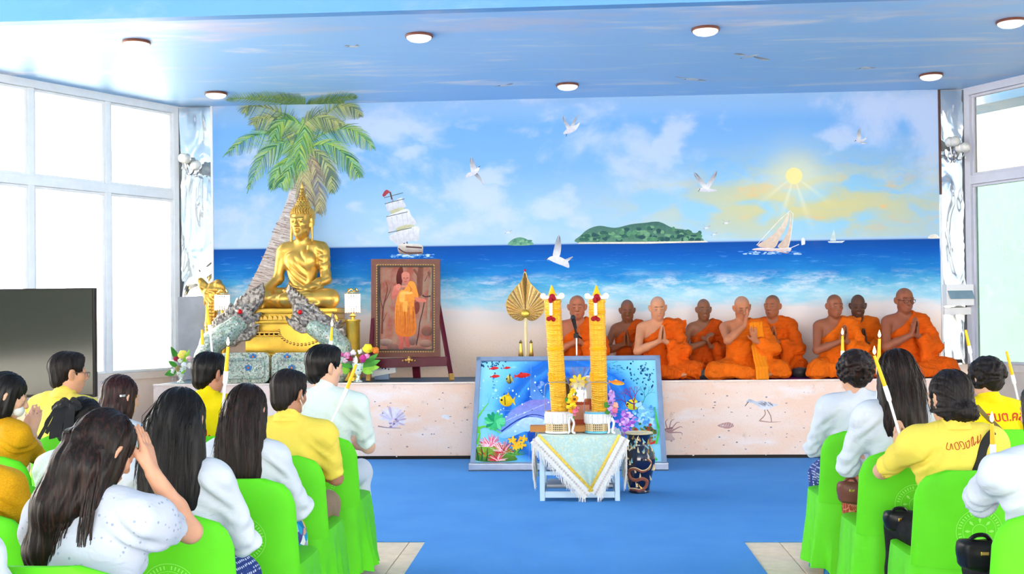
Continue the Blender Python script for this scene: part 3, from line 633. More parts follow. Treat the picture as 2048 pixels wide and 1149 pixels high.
def head(S, f=1.0, jaw=1.0, neck=True):
    S.ell((0, -.012, .032), (.0755*f, .094, .083), .02); S.ell((0, .022, -.030), (.061*f, .070, .086), .03)
    S.ell((0, .050, -.094), (.031*jaw, .028, .024), .035)
    for x in (-1, 1):
        S.ell((x*.046*f, .006, -.062), (.020*jaw, .034, .03), .03); S.ell((x*.041*f, .056, -.020), (.024, .024, .02), .02)
        S.ell((x*.031, .103, .004), (.021, .016, .0115), .010, 's'); S.ell((x*.031, .0765, .002), (.0165, .0145, .0115), .003)
        S.cone((x*.012, .088, .019), (x*.046, .079, .023), .0085, .007, .01)
        S.ell((x*.0135, .098, -.031), (.0095, .011, .008), .008)
        S.ell((x*.084*f, -.010, -.004), (.010, .024, .036), .006, R=Rz(x*.62)@Ry(x*.14)); S.ell((x*.094*f, .000, -.002), (.007, .011, .018), .006, 's'); S.ell((x*.079*f, .0, -.030), (.009, .010, .011), .008)
    S.cone((0, .090, .014), (0, .1095, -.026), .008, .0125, .012)
    S.ell((0, .0885, -.058), (.023, .012, .008), .008); S.ell((0, .0865, -.070), (.019, .012, .0085), .008); S.cone((-.022, .1005, -.0638), (.022, .1005, -.0638), .0035, None, .004, 's')
def face_paint(base, scalp=None, brow=(.02, .015, .012), lip=(.36, .12, .10), eye=(.02, .014, .012)):
    """paints brows, lash lines, lips, a shaved or bare scalp and shading under eyes and nose on the head's own vertices (head-local coordinates in, colours out)"""
    base = np.array(base[:3])
    def g(P, c, r): return np.exp(-(((P-np.array(c))/np.array(r))**2).sum(1)*1.2)[:, None]
    def f(P):
        A = P.copy(); A[:, 0] = np.abs(A[:, 0]); c = np.repeat(base[None], len(P), 0)
        if scalp is not None:
            k = 1/(1+np.exp(-((P[:, 2]-.055)+(-(P[:, 1])*.55))/.012)); c = c*(1-k[:, None]*.75) + np.array(scalp[:3])*k[:, None]*.75
        for cc, r, q, w in (((.029, .096, .0275), (.021, .03, .0058), brow, .95), ((.031, .094, -.001), (.0155, .03, .0042), eye, .95), ((0, .1, -.0635), (.022, .02, .008), lip, .65), ((.0, .1, -.064), (.02, .02, .0025), (.05, .02, .02), .5), ((.031, .09, -.016), (.02, .03, .007), tuple(base*.5), .6), ((.008, .108, -.038), (.006, .02, .003), (.06, .025, .02), .6)):  # darks under eyes, nostrils and between lips put shade into the colour
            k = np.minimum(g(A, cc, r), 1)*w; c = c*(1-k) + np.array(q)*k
        return c
    return f
M['skin'] = attrmat('skin', .52, var=.05, vs=20, bump=.08, bs=180, sss=.03, spec=.3)
def torso(S, w=1.0, g=0.0, bust=0.0, z0=0):
    S.ell((0, -.005, z0+.0), (.158*w+g, .118+g, .115+g), .03); S.ell((0, .008, z0+.14), (.138*w+g, .105*w+g, .15+g), .05)
    S.ell((0, -.002, z0+.31), (.150*w+g, .100*w+g, .155+g), .05)
    S.cone((-.130*w, -.012, z0+.425), (.130*w, -.012, z0+.425), .054+g, None, .04)
    for x in (-1, 1):
        S.cone((x*.035, -.016, z0+.478), (x*.13*w, -.012, z0+.438), .036+g, .044+g, .035)
        if bust: S.ell((x*.065, .078, z0+.29), (.06+g, .045*bust+g, .06+g), .03)
def fold(seed, k=30, a=.004, v=(1, 1, 1)):
    r = np.random.default_rng(seed); D = [unit(r.normal(size=3)*np.array(v))*r.uniform(.6, 1.4)*k for _ in range(4)]; ph = r.uniform(0, 6, 4)
    def f(P):
        w = sum(np.sin(P @ d*.35+p) for d, p in zip(D[1:], ph)); return a*np.sin(P @ D[0]+1.3*w+ph[3]) + a*.5*np.sin(P @ D[1]*1.7+w)
    return f
# ================================================================ monks
def cloth(name, col, var=.12, rough=.8, sheen=.0, weave=500, extra=None, fb=.45):
    t = NT(name); g = t.geo(); a = t.step(t.noise(g, 4, 4), .3, .7, 1-var, 1+var*.6)
    cm = t.n('ShaderNodeVectorMath', operation='SCALE'); t.put(cm.inputs[0], extra(t, g) if extra else col[:3]); t.put(cm.inputs['Scale'], a)
    big = t.noise(t.map(g, (7, 7, 12), rot=(.2, .5, 0)), 1, 3, .5, 1.0); t.bump(t.math('ADD', t.math('MULTIPLY', t.noise(g, weave, 2), .05), big), fb, .022); return t.set(col=cm.outputs[0], rough=rough, sheen=sheen, spec=.2)
def robe_mat(name, col):
    t = NT(name); g = t.geo(); n1 = t.noise(t.map(g, (3, 5, 26), rot=(0, -.72, 0)), 1, 3, .5, .6); n2 = t.noise(t.map(g, (20, 26, 8)), 1, 3, .5, .8); z_ = t.step(t.xyz(g)[2], .16, .24)
    t.bump(t.math('ADD', t.math('MULTIPLY', n1, z_), t.math('MULTIPLY', n2, t.math('SUBTRACT', 1.15, z_))), .85, .03)
    cm = t.n('ShaderNodeVectorMath', operation='SCALE'); cm.inputs[0].default_value = col[:3]; t.put(cm.inputs['Scale'], t.step(t.noise(g, 5, 3), .3, .7, .85, 1.08)); return t.set(col=cm.outputs[0], rough=.8, spec=.15)
ROBES = [robe_mat('saffron_robe', C(222, 88, 5)), robe_mat('orange_robe', C(230, 102, 8)), robe_mat('deep_saffron_robe', C(208, 78, 7))]
M['sash'] = cloth('golden_orange_sash', C(238, 132, 14)); M['lens_frame'] = mat('spectacle_frame', C(30, 24, 24), .3, var=0); M['lens_metal'] = mat('spectacle_metal', C(110, 90, 78), .35, .6, var=0)
M['lens'] = glass('spectacle_lens', (.93, .95, .95, 1))
def spectacles(par, R, t, f=1.0, m='lens_frame', rad=.0016):
    mb = MB(); W = lambda p: Vector(R @ np.array(p) + t)
    for x in (-1, 1):
        mb.tube([W((x*.033+.024*math.cos(a), .108, -.002+.017*math.sin(a)*(1 if math.sin(a) > 0 else 1.1))) for a in np.linspace(0, 2*PI, 20, endpoint=False)], rad, 5, closed=True)
        mb.tube([W((x*.056, .107, .006)), W((x*.079*f, .07, .006)), W((x*.083*f, .0, .008)), W((x*.082*f, -.014, -.004))], rad, 5)
    mb.tube([W((-.010, .109, .002)), W((0, .112, .004)), W((.010, .109, .002))], rad, 5)
    return mb.build('spectacles', M[m], par, True)
MONKN = [0]
def monk(px, py_head, Y, rz, skin, scalp, label, s=1.0, w=1.0, hy=0, hp=0, hx=0, lean=.05, mode='wai', hz=.40, hyy=.235, robe=0, sash=False, cape=False, specs=None, both=False, f=1.0, jaw=1.0, X=None, op=1.0, kx=.34, ky=.25):
    """px: photo column used to find where on the stage he sits at depth Y"""
    base = onY(px, 760, Y); loc = Vector((base.x if X is None else X, Y, ST+.012)); zh = .105
    Rl = Rx(-lean); hip = np.array([0, 0, zh]); T = lambda p: Rl @ (np.asarray(p, float)-hip) + hip
    S = Sdf().at(Rl, hip - Rl @ hip); torso(S, w, 0, z0=zh)
    hc = T((0, .012, zh+.628)); Rh = Rl @ Rz(hy) @ Rx(-hp) @ Ry(hx); S.at()
    S.cone(T((0, -.012, zh+.45)), hc+Rh @ np.array([0, -.012, -.055]), .055*w**.5, .052, .03)
    S.at(Rh, hc); head(S, f, jaw); S.at()
    for x in (-1, 1):                                # x=+1 his right arm
        sh = T((x*.172*w, -.01, zh+.42)); wr = np.array([x*.026, hyy, hz]) + np.array([0, 0, 0])
        if mode == 'clasp': wr = np.array([x*.035, hyy, hz-.01+.02*x])
        if mode == 'face' and x > 0: wr = np.array([.015, hyy-.02, hz+.13])
        if mode == 'face' and x < 0: wr = np.array([-.075, hyy+.03, hz-.03])
        el, wr = ik(sh, wr, .285*s**.0, .25, (x*1.0*op, -.35, -.55))
        S.cone(sh, el, .050*w, .039, .03); S.cone(el, el*.6+wr*.4, .040, .040, .02); S.cone(el*.6+wr*.4, wr, .039, .026, .02)
        if mode == 'face' and x < 0: hand(S, wr, (.25, .35, .9), (.2, .9, .2), (.9, -.1, -.2), .05)
        elif mode == 'clasp': hand(S, wr, (-x*.45, .35, .8), (-x*.8, .3, -.3), (.0, -.9, .5), .5)
        else: hand(S, wr, (-x*.10, .30, .95), (-x, 0, 0), (0, -1, .25), .02, .5)
        if x < 0: elL, wrL, shL = el, wr, sh
        else: elR, wrR, shR = el, wr, sh
        hp_ = np.array([x*.085, .0, zh-.01]); kn = np.array([x*kx, ky, .085]); an = np.array([-x*.06, ky+.08 if x > 0 else ky+.02, .06 if x > 0 else .05])
        S.cone(hp_, kn, .075, .055, .03); S.cone(kn, an, .05, .035, .03); S.ell(an+np.array([-x*.07, .01, -.01]), (.10, .035, .028), .03)
    S.cut((0, 0, -1), (0, 0, .002))
    fp = face_paint(skin, scalp)
    def colf(V): P = (V-hc) @ Rh; c = fp(P); far = (np.abs(P) > .14).any(1); c[far] = np.array(skin[:3]); return c
    body = S.build('person', M['skin'], None, .0068, None, colf)
    body.location = loc; body.rotation_euler = (0, 0, rz); body.scale = (s, s, s); tag(body, label, 'person', 'seated monks')
    # robe
    Q = Sdf().at(Rl, hip - Rl @ hip); torso(Q, w, .016, z0=zh); Q.cone((-.13, -.02, zh+.46), (-.06, -.035, zh+.485), .05, .045, .03); Q.at()
    if not both:
        n_ = (.66, .10, .75); Q.at(Rl, hip - Rl @ hip).cut(n_, (-.055, 0, zh+.49)); Q.at()
    else: Q.ell(T((0, .03, zh+.55)), (.062, .07, .10), .03, 's')
    shd = shL + np.array([-.005, 0, .01]); mid = elL*.35+wrL*.65
    Q.chain([shd, elL+np.array([-.012, 0, 0]), mid], [.075*w, .068, .058], .03)
    Q.ell((elL+mid)/2+np.array([.01, -.01, -.09]), (.055, .085, .12), .05); Q.cone(mid, (mid[0]-.02, mid[1]+.02, .14), .05, .05, .04)
    Q.cone(shd+np.array([0, -.02, 0]), (shd[0]-.03, -.07, .2), .06, .085, .04)
    if both:
        Q.chain([shR+np.array([.005, 0, .01]), elR+np.array([.012, 0, 0]), elR*.45+wrR*.55], [.07*w, .062, .054], .03); Q.cone(elR, (elR[0]-.02, elR[1]+.02, .16), .055, .06, .04)
    if cape: Q.box(shL+np.array([-.05, -.03, -.10]), (.055, .012, .17), .018, .02, R=Ry(-.12)@Rz(.2)); Q.box(shL+np.array([.01, -.01, .045]), (.085, .06, .008), .014, .02, R=Ry(-.18))
    for x in (-1, 1):
        hp_ = np.array([x*.09, 0, zh]); kn = np.array([x*(kx+.01), ky, .10]); an = np.array([-x*.10, ky+.10 if x > 0 else ky+.04, .062])
        Q.cone(hp_, kn, .115, .088, .05); Q.cone(kn, an, .082, .056, .04); Q.ell(kn+np.array([x*.0, .03, -.05]), (.12, .10, .055), .04)
    Q.ell((0, ky*.72, .05), (kx*.93, ky*.8, .055), .05); Q.ell((-.02, .0, .045), (.30, .2, .06), .05)
    Q.cut((0, 0, -1), (0, 0, .004))
    MONKN[0] += 1; sd = MONKN[0]*11; nf = fold(sd, 26, .0045); nf2 = fold(sd+1, 60, .0022)
    def disp(V):
        x, y, z = V.T; up_ = 1/(1+np.exp(-(z-.20)/.03)); u = .66*x+.75*z
        a = .011*(.5-np.abs(np.sin(30*u+2.6*np.sin(6*x+sd)+1.6*np.sin(9*y+z*6)))) + np.sin(110*u+6*np.sin(5*z+sd*2)+2*x)*.0022
        kn = np.hypot(np.abs(x)-kx, y-ky); b = .013*(.5-np.abs(np.sin(27*kn+2.2*np.sin(12*z)+2*np.sin(10*x+sd))))+np.sin(80*y+30*z+5*np.sin(9*x))*.003
        return up_*a + (1-up_)*b + nf(V) + nf2(V)
    ro = Q.build('robe', ROBES[robe], body, .0088, disp)
    if sash:                                         # folded outer robe hanging from the left shoulder
        B = Sdf(); a = shL+np.array([.04, -.02, .075]); pts = [a+np.array([0, -.10, -.05]), a, a+np.array([.0, .09, -.035]), np.array([a[0]+.02, .20, .33]), np.array([a[0]+.03, .30, .20]), np.array([a[0]+.035, .40, .12]), np.array([a[0]+.04, .425, .012])]
        for i in range(len(pts)-1):
            c = (pts[i]+pts[i+1])/2; d = pts[i+1]-pts[i]; l = np.linalg.norm(d); an_ = math.atan2(d[2], d[1]); B.box(c, (.062, l/2+.004, .006), .006, .012, R=Rx(an_))
        B.build('sash', M['sash'], body, .0085, lambda V: .0025*np.sin(V[:, 0]*190)+.001*np.sin(V[:, 2]*60))
    if specs: spectacles(body, Rh, hc, f, specs, .0022 if specs == 'lens_frame' else .0013)
    return body
SK = [C(176, 102, 70), C(130, 76, 50), C(200, 136, 100), C(144, 90, 62), C(184, 114, 78), C(160, 94, 62), C(148, 84, 56), C(92, 56, 40), C(146, 82, 56)]
SC = [C(150, 108, 92), C(122, 92, 80), C(196, 152, 132), C(120, 94, 84), C(180, 134, 110), C(96, 72, 62), C(110, 82, 68), C(82, 62, 54), C(136, 90, 72)]
monk(1156, 593, 12.22, PI, SK[0], SC[0], 'stout monk chanting into the microphone between two tall candles', 1.06, 1.10, hp=.05, hz=.37, f=1.06, jaw=1.25, robe=0)
monk(1248, 605, 12.50, PI-.1, SK[1], SC[1], 'thin dark-skinned monk behind the pale-skinned one, ears sticking out', 1.0, .86, hy=.12, hp=.22, hz=.36, robe=2, f=.94, jaw=.85, X=onY(1256, 700, 12.50).x, kx=.25, ky=.13)
monk(1316, 597, 12.12, PI+.12, SK[2], SC[2], 'pale bald monk with palms pressed, beside the big sea-life board', 1.03, 1.0, hy=-.05, hp=.18, hx=.03, hz=.39, robe=0, cape=True, f=1.0, kx=.32)
monk(1408, 607, 12.50, PI+.05, SK[3], SC[3], 'gaunt monk in thin glasses with fingers clasped at his chest', 1.0, .86, hp=.02, mode='clasp', hz=.36, robe=2, specs='lens_metal', f=.92, jaw=.8, kx=.25, ky=.13)
monk(1484, 601, 12.08, PI+.1, SK[4], SC[4], 'monk raising one hand to his mouth, long folded sash down his front', 1.02, 1.06, hy=.0, hp=.34, hx=.08, mode='face', hz=.42, robe=1, sash=True, specs='lens_metal', f=1.0, kx=.32)
monk(1546, 598, 12.50, PI-.12, SK[5], SC[5], 'young monk robed over both shoulders, glancing sideways behind the sash-wearing monk', 1.04, 1.0, hy=-.38, hp=.02, hz=.36, robe=0, both=True, f=.98, kx=.25, ky=.13)
monk(1668, 598, 12.12, PI+.2, SK[6], SC[6], 'young brown-skinned monk with palms pressed, right shoulder bare, no glasses', 1.03, 1.0, hy=.0, hp=.04, hz=.37, robe=1, f=.96, cape=True, kx=.27)
monk(1716, 600, 12.50, PI, SK[7], SC[7], 'very dark old monk in red-rimmed glasses at the back', 1.03, .95, hy=-.12, hp=.18, hz=.33, robe=1, both=True, specs='lens_metal', f=.94, kx=.25, ky=.13)
monk(1808, 585, 12.12, PI+.14, SK[8], SC[8], 'monk in thick black-framed glasses nearest the sound mixer', 1.10, 1.0, hy=.0, hp=.06, hz=.40, robe=0, specs='lens_frame', f=1.0, kx=.29)
# ================================================================ chairs with stretch covers
M['lime'] = cloth('lime_stretch_cover', C(94, 208, 30), .06, .6, 0, 700, fb=.10); M['lime_print'] = mat('pale_print', C(150, 232, 100), .7, var=.1)
M['blue_leg'] = mat('blue_plastic', C(20, 120, 176), .4)
def make_chair():
    root = empty('covered_chair'); hw, zt = .232, .845; out = []
    rc = .115
    for a in np.linspace(0, PI/2, 9): out.append((hw-.012-rc+rc*math.cos(a), zt-rc+rc*math.sin(a)))
    for a in np.linspace(PI/2, PI, 9): out.append((-hw+.012+rc+rc*math.cos(a), zt-rc+rc*math.sin(a)))
    out += [(-hw-.004, .44), (hw+.004, .44)]
    bm = bmesh.new(); n = len(out); R = Matrix.Rotation(.10, 3, 'X')
    def pt(x, z, y): p = R @ Vector((x, y + .10*(x/hw)**2*.35, z-.44)); return Vector((p.x, p.y-.225, p.z+.44))
    def grid(y, flip):
        NX, NZ = 16, 14; vs = {}
        for i in range(NX+1):
            for k in range(NZ+1):
                z = .44+(zt-.44)*k/NZ; h_ = hw+.004-.016*(z-.44)/(zt-.44)
                if z > zt-rc: h_ = hw-.012-rc+math.sqrt(max(rc*rc-(z-zt+rc)**2, 0))
                u = -1+2*i/NX; e = max(abs(u)**6, (k/NZ)**14 if k else 0); vs[i, k] = bm.verts.new(pt(u*h_, z, y*(1-.75*e)))
        for i in range(NX):
            for k in range(NZ):
                q = [vs[i, k], vs[i+1, k], vs[i+1, k+1], vs[i, k+1]]; bm.faces.new(q if not flip else q[::-1])
        return vs
    a, b = grid(-.03, False), grid(.022, True)
    for k in range(14):
        for i in (0, 16): bm.faces.new([a[i, k], a[i, k+1], b[i, k+1], b[i, k]] if i == 0 else [a[i, k], b[i, k], b[i, k+1], a[i, k+1]])
    for i in range(16): bm.faces.new([a[i, 14], a[i+1, 14], b[i+1, 14], b[i, 14]])
    lv = [(.478, .215, 0), (.472, .232, 0), (.44, .236, .002), (.36, .242, .006), (.24, .252, .012), (.13, .262, .018), (.07, .268, .022)]; NS = 72; rings = []
    for z, hw_, am in lv:
        ring = []
        for k in range(NS):
            th = 2*PI*k/NS; c, s_ = math.cos(th), math.sin(th); q = (abs(c)**5+abs(s_)**5)**(-1/5)
            rr = q*hw_ + am*math.sin(th*11+1.5*math.sin(3*th)) + am*.6*math.sin(th*17+z*9)
            ring.append(bm.verts.new((rr*c, rr*s_*1.0 - .005, z + (.012*math.sin(th*7) if z < .1 else 0))))
        rings.append(ring)
    for i in range(len(rings)-1):
        for k in range(NS): bm.faces.new([rings[i][k], rings[i+1][k], rings[i+1][(k+1) % NS], rings[i][(k+1) % NS]])
    bm.faces.new(rings[0])
    bmesh.ops.recalc_face_normals(bm, faces=bm.faces[:]); me = bpy.data.meshes.new('cover'); bm.to_mesh(me); bm.free(); me.shade_smooth(); me.set_sharp_from_angle(angle=1.0); me.materials.append(M['lime'])
    cv = link(bpy.data.objects.new('cover', me), root)
    mb = MB()
    def ringp(r0_, r1_, cz=.60, n=48):
        f = lambda r, t: pt(.02+r*math.cos(t), cz+r*math.sin(t), -.0325)
        mb.add([f(r0_, 2*PI*k/n) for k in range(n)]+[f(r1_, 2*PI*k/n) for k in range(n)], [(k, (k+1) % n, n+(k+1) % n, n+k) for k in range(n)])
    ringp(.092, .094); ringp(.066, .0675); ringp(.028, .030)
    for k in range(40):
        t_ = 2*PI*k/40
        if k % 10 == 0: continue
        mb.add([pt(.02+r_*math.cos(t_+d_), .60+r_*math.sin(t_+d_), -.0325) for r_, d_ in ((.073, -.03), (.086, -.03), (.086, .02), (.073, .02))], [(0, 1, 2, 3)])
    for k in range(8): t_ = 2*PI*k/8; mb.add([pt(.02+r_*math.cos(t_+d_), .60+r_*math.sin(t_+d_), -.0325) for r_, d_ in ((.034, 0), (.05, -.12), (.06, 0), (.05, .12))], [(0, 1, 2, 3)])
    mb.build('printed_seal', M['lime_print'], cv)
    for x in (-1, 1):
        for y in (-1, 1): MB().tube([(x*.16, y*.16, .44), (x*.198, y*.198, .0)], [.022, .02], 8).build('leg', M['blue_leg'], root)
    return root
chair0 = make_chair(); nch = [0]
def chair(edge_px, side, Yb, label, rz=0, y=960):
    """edge_px: photo column of the aisle-side edge of the chair back, which stands Yb metres from the camera"""
    x = onY(edge_px, y, Yb).x - side*.23; o = chair0 if nch[0] == 0 else copy_tree(chair0); nch[0] += 1
    o.location = (x, Yb+.24, .009 if abs(x) < 1.3 and Yb > 6.9 else .001); o.rotation_euler = (0, 0, rz); tag(o, label, 'chair', 'lime covered chairs'); return o

# ================================================================ seated audience
def hairmat(name, a, b, rough=.38):
    t = NT(name); g = t.geo(); n = t.noise(t.map(g, (70, 70, 4)), 1.6, 4, .6); c = t.mix(t.step(n, .42, .7), a, b)
    t.bump(t.noise(t.map(g, (160, 160, 6)), 2, 3), .5, .003); return t.set(col=c, rough=rough, spec=.2)
HAIR = dict(black=hairmat('black_hair', C(10, 9, 11), C(26, 20, 21)), brown=hairmat('brown_black_hair', C(16, 11, 10), C(52, 31, 27)), soft=hairmat('soft_black_hair', C(17, 14, 15), C(42, 32, 32), .5), red=hairmat('reddish_hair', C(24, 12, 13), C(72, 36, 36)))
def lace(a, b, sc=34):
    def f(t, g):
        v = t.vor(g, sc, 'DISTANCE_TO_EDGE'); w_ = t.noise(g, sc*.35, 2, out='Color'); v2 = t.vor(t.mix(.16, g, w_), sc*.55, 'F1'); s = t.math('ABSOLUTE', t.math('SINE', t.math('MULTIPLY', v2, 22)))
        return t.mix(t.math('MAXIMUM', t.step(v, .02, .06, .6, 0), t.step(s, .0, .3, .75, 0)), a, b)
    return f
def flowers(t, g):
    c = t.vor(g, 26, 'F1', 'Color'); h = t.xyz(c)[0]; return t.ramp(h, [(0, C(20, 110, 170)), (.25, C(30, 160, 200)), (.45, C(236, 236, 230)), (.6, C(40, 60, 130)), (.8, C(150, 90, 160)), (.95, C(230, 190, 90))])
def ikat(t, g):
    v = t.vor(t.map(g, (60, 60, 60)), 1, 'F1', rnd=.2); return t.mix(t.step(v, .25, .4, 1, 0), C(40, 58, 122), C(196, 204, 226))
def brocade(t, g):
    v = t.vor(t.map(g, (45, 45, 30)), 1, 'DISTANCE_TO_EDGE', rnd=.7); return t.mix(t.step(v, .03, .1, 1, 0), C(150, 62, 40), C(196, 128, 96))
def eyelet(t, g):
    v = t.vor(g, 42, 'F1', rnd=.6); s = t.math('MULTIPLY', t.step(v, .16, .22, 1, 0), t.step(t.noise(g, 9, 2), .40, .48)); return t.mix(s, C(190, 194, 208), C(146, 156, 180))
CL = dict(white=cloth('white_cotton', C(204, 208, 217), .05), ivory=cloth('ivory_white_cotton', C(212, 222, 216), .05), yellow=cloth('pale_yellow_pique', C(232, 206, 84), .06), lemon=cloth('lemon_yellow_pique', C(230, 204, 90), .06), bright=cloth('bright_yellow_pique', C(232, 206, 6), .06), mustard=cloth('mustard_lace', None, .08, extra=lace(C(214, 156, 14), C(172, 116, 8), 80)), lace=cloth('white_lace', None, .04, extra=lace(C(214, 217, 222), C(184, 190, 200), 80)), eyelet=cloth('eyelet_cotton', None, .04, extra=eyelet),
          floral=cloth('floral_cotton', None, .05, extra=flowers), ikat=cloth('navy_ikat', None, .05, extra=ikat), brocade=cloth('rust_brocade', None, .05, extra=brocade), black=cloth('black_knit', C(20, 20, 22), .2), khaki=cloth('khaki_twill', C(150, 124, 100), .08), navy=cloth('navy_cloth', C(30, 36, 70), .1))
M['mask'] = mat('white_face_mask', C(236, 238, 238), .8, var=.03); M['ribbon'] = mat('black_ribbon', C(14, 15, 18), .6, var=.2, spec=.25)
PN = [0]
def person(px, Y, ytop, label, rz=0, skin=C(196, 146, 116), w=1.0, lean=.06, hy=0, hp=.05, hx=0, hair='short', hc_='black', hl=.35, hw=1.0, top='white', sleeve=.75, puff=0, collar=None, low='black', skirt=False, wristR=None, wristL=None, bust=0, h=.0095, mask=False, specs=None, female=False, hands_at=None, py=900):
    Y -= .05; X = onY(px, py, Y).x; zt = onY(px, ytop, Y+.05).z; s = (zt-.032)/1.298; zh = .545; k = zh
    Rl = Rx(-lean); hip = np.array([0, 0, zh]); T = lambda p: Rl @ (np.asarray(p, float)-hip) + hip; tl_ = hip - Rl @ hip
    root_inv = lambda P: (np.array(Rz(-rz)) @ (np.array(P)-np.array([X, Y, .032])))/s
    sw = .168 if female else .182
    S = Sdf().at(Rl, tl_); torso(S, w, -.004, 0, zh); hc = T((0, .014, zh+.628)); Rh = Rz(hy) @ Rl @ Rx(-hp) @ Ry(hx); S.at()
    S.cone(T((0, -.014, zh+.44)), hc+Rh @ np.array([0, -.014, -.05]), .050 if female else .056, .047 if female else .053, .03)
    S.at(Rh, hc); head(S, .97 if female else 1.0, .85 if female else 1.05); S.at(); arms = {}
    for x in (-1, 1):
        sh = T((x*sw*w, -.012, zh+.415)); wt = wristR if x > 0 else wristL; hd, hn, ht = (-x*.12, .35, .93), (-x, 0, 0), (0, -1, .3)
        if wt is None:
            wr = T((x*.03, .25, zh+.22)) if hands_at is None else root_inv(hands_at)+np.array([x*.026, 0, -.09]); pole = (x*1., -.45, -.6)
        else:
            wr = root_inv(wt[0]); hd, hn, ht = wt[1]; pole = wt[2]
        el, wr = ik(sh, wr, .275, .245, pole); arms[x] = (sh, el, wr)
        S.cone(sh, el, .045*w, .037, .03); S.cone(el, el*.6+wr*.4, .037, .037, .02); S.cone(el*.6+wr*.4, wr, .036, .025, .02); hand(S, wr, hd, hn, ht, .06, .6)
        kn = np.array([x*.10, .36, zh-.01]); an = np.array([x*.11, .33, .09]); S.cone((x*.09, 0, zh-.01), kn, .07, .052, .03)
        S.cone(kn, an, .05, .034, .02); S.ell((x*.112, .40, .018), (.042, .115, .034), .03)
    sk = np.array(skin[:3])
    fp = face_paint(skin)
    def colf(V): P = (V-hc) @ Rh; c = fp(P); c[(np.abs(P) > .14).any(1)] = sk; return c
    body = S.build('person', M['skin'], None, h*.86, None, colf)
    body.location = (X, Y, .032); body.rotation_euler = (0, 0, rz); body.scale = (s, s, s); tag(body, label, 'person', 'seated audience')
    # ---- top
    PN[0] += 1; sd = PN[0]*7; g = .015
    Q = Sdf().at(Rl, tl_); torso(Q, w, g, bust, zh); Q.ell((0, .0, zh+.02), (.165*w+g, .13+g, .12), .04)
    if collar != 'none': Q.cone((0, -.018, zh+.475), (0, -.012, zh+.515), .062 if not female else .055, .060 if not female else .052, .012)
    if collar == 'low': Q.ell((0, .02, zh+.56), (.085, .075, .085), .02, 's')
    Q.at()
    for x in (-1, 1):
        sh, el, wr = arms[x]; r_ = .058*w
        Q.cone(T((x*.11*w, -.012, zh+.425)), sh, .058*w+.004, r_+.004, .03)
        if sleeve <= 1:
            e = sh+(el-sh)*sleeve; Q.cone(sh, e, r_+.003+puff*.2, .055+puff*.3, .03)
            if puff: Q.ell(sh*.6+e*.4, (.07+puff, .07+puff, .085), .03)
            d_ = unit(el-sh); Q.cone(e+d_*.042, e+d_*.075, .05, .045, .006, 's')
        else:
            e = el+(wr-el)*(sleeve-1)*.92; Q.chain([sh, el, e], [r_+.003, .052, .042], .03)
    f1 = fold(sd, 17, .0065); f2 = fold(sd+1, 48, .0024)
    def disp(V):
        wst = np.exp(-((V[:, 2]-zh-.16)/.09)**2); ar = np.exp(-((np.abs(V[:, 0])-sw)/.05)**2-((V[:, 2]-zh-.34)/.09)**2)
        e_ = 0
        for x in (-1, 1):
            sh, el, wr = arms[x]; u_ = unit(wr-sh); dd = V-el; e_ = e_ + np.exp(-(dd**2).sum(1)/.010)*.0075*np.sin(dd @ u_*120+3*np.sin(dd[:, 0]*30)); ds = V-(sh+np.array([-x*.02, -.03, -.07])); e_ = e_ + np.exp(-(ds**2).sum(1)/.009)*.006*np.sin((ds[:, 2]*.8+ds[:, 0]*x*.9)*85+sd)
        return e_ + f1(V)*.8 + f2(V) + wst*.005*np.sin(V[:, 2]*75+4*np.sin(V[:, 0]*11+sd)) + ar*.004*np.sin((V[:, 2]+np.abs(V[:, 0]))*90+sd)
    sh_o = Q.build({'white': 'blouse', 'lace': 'blouse', 'eyelet': 'blouse', 'mustard': 'blouse'}.get(top, 'shirt') if female else 'shirt', CL[top], body, h, disp)
    if collar == 'polo':
        mb = MB(); n = 28; vs = []
        for r_, z_ in ((.062, .515), (.066, .528), (.074, .512), (.083, .487)):
            vs += [Vector(T((r_*math.cos(2*PI*i/n)*1.0, r_*math.sin(2*PI*i/n)*1.02-.012, zh+z_ - (.035 if math.sin(2*PI*i/n) > .3 else 0)*math.sin(2*PI*i/n)))) for i in range(n)]
        mb.add(vs, [(j*n+i, j*n+(i+1) % n, (j+1)*n+(i+1) % n, (j+1)*n+i) for j in range(3) for i in range(n)]); mb.build('collar', CL[top], body, True, 60)
    # ---- lower
    Lw = Sdf(); Lw.ell((0, 0, zh-.01), (.178*w, .14, .105), .04)
    for x in (-1, 1):
        kn = np.array([x*.10, .365, zh-.01]); an = np.array([x*.11, .34, .12]); Lw.cone((x*.09, 0, zh-.005), kn, .088*w, .072, .03); Lw.cone(kn, an, .07, .062 if not skirt else .075, .03)
    if skirt: Lw.box((0, .19, zh), (.10, .16, .05), .03, .04); Lw.box((0, .35, .32), (.10, .035, .2), .03, .04)
    Lw.build('skirt' if skirt else 'trousers', CL[low], body, h*1.25, fold(sd+3, 24, .005))
    # ---- hair
    Hr = Sdf().at(Rh, hc); vert = (Rz(hy+0), hc); hm = HAIR[hc_]; amp = .0025
    if hair in ('short', 'curly', 'thin'):
        e = .006 if hair == 'thin' else .012
        Hr.ell((0, -.018, .036), (.0765+e, .092+e, .084+e), .01); Hr.ell((0, -.055, -.035), (.058+e*.6, .046+e*.6, .066), .025)
        if hair == 'short': Hr.ell((0, .045, .092), (.055, .04, .032), .03)
        Hr.ell((0, .135, -.03), (.10, .085, .105), .012, 's'); Hr.ell((0, .045, -.125), (.12, .10, .075), .012, 's')
        for x in (-1, 1): Hr.ell((x*.09, .012, -.018), (.024, .036, .046), .008, 's'); Hr.ell((x*.085, -.03, -.085), (.04, .05, .045), .012, 's')
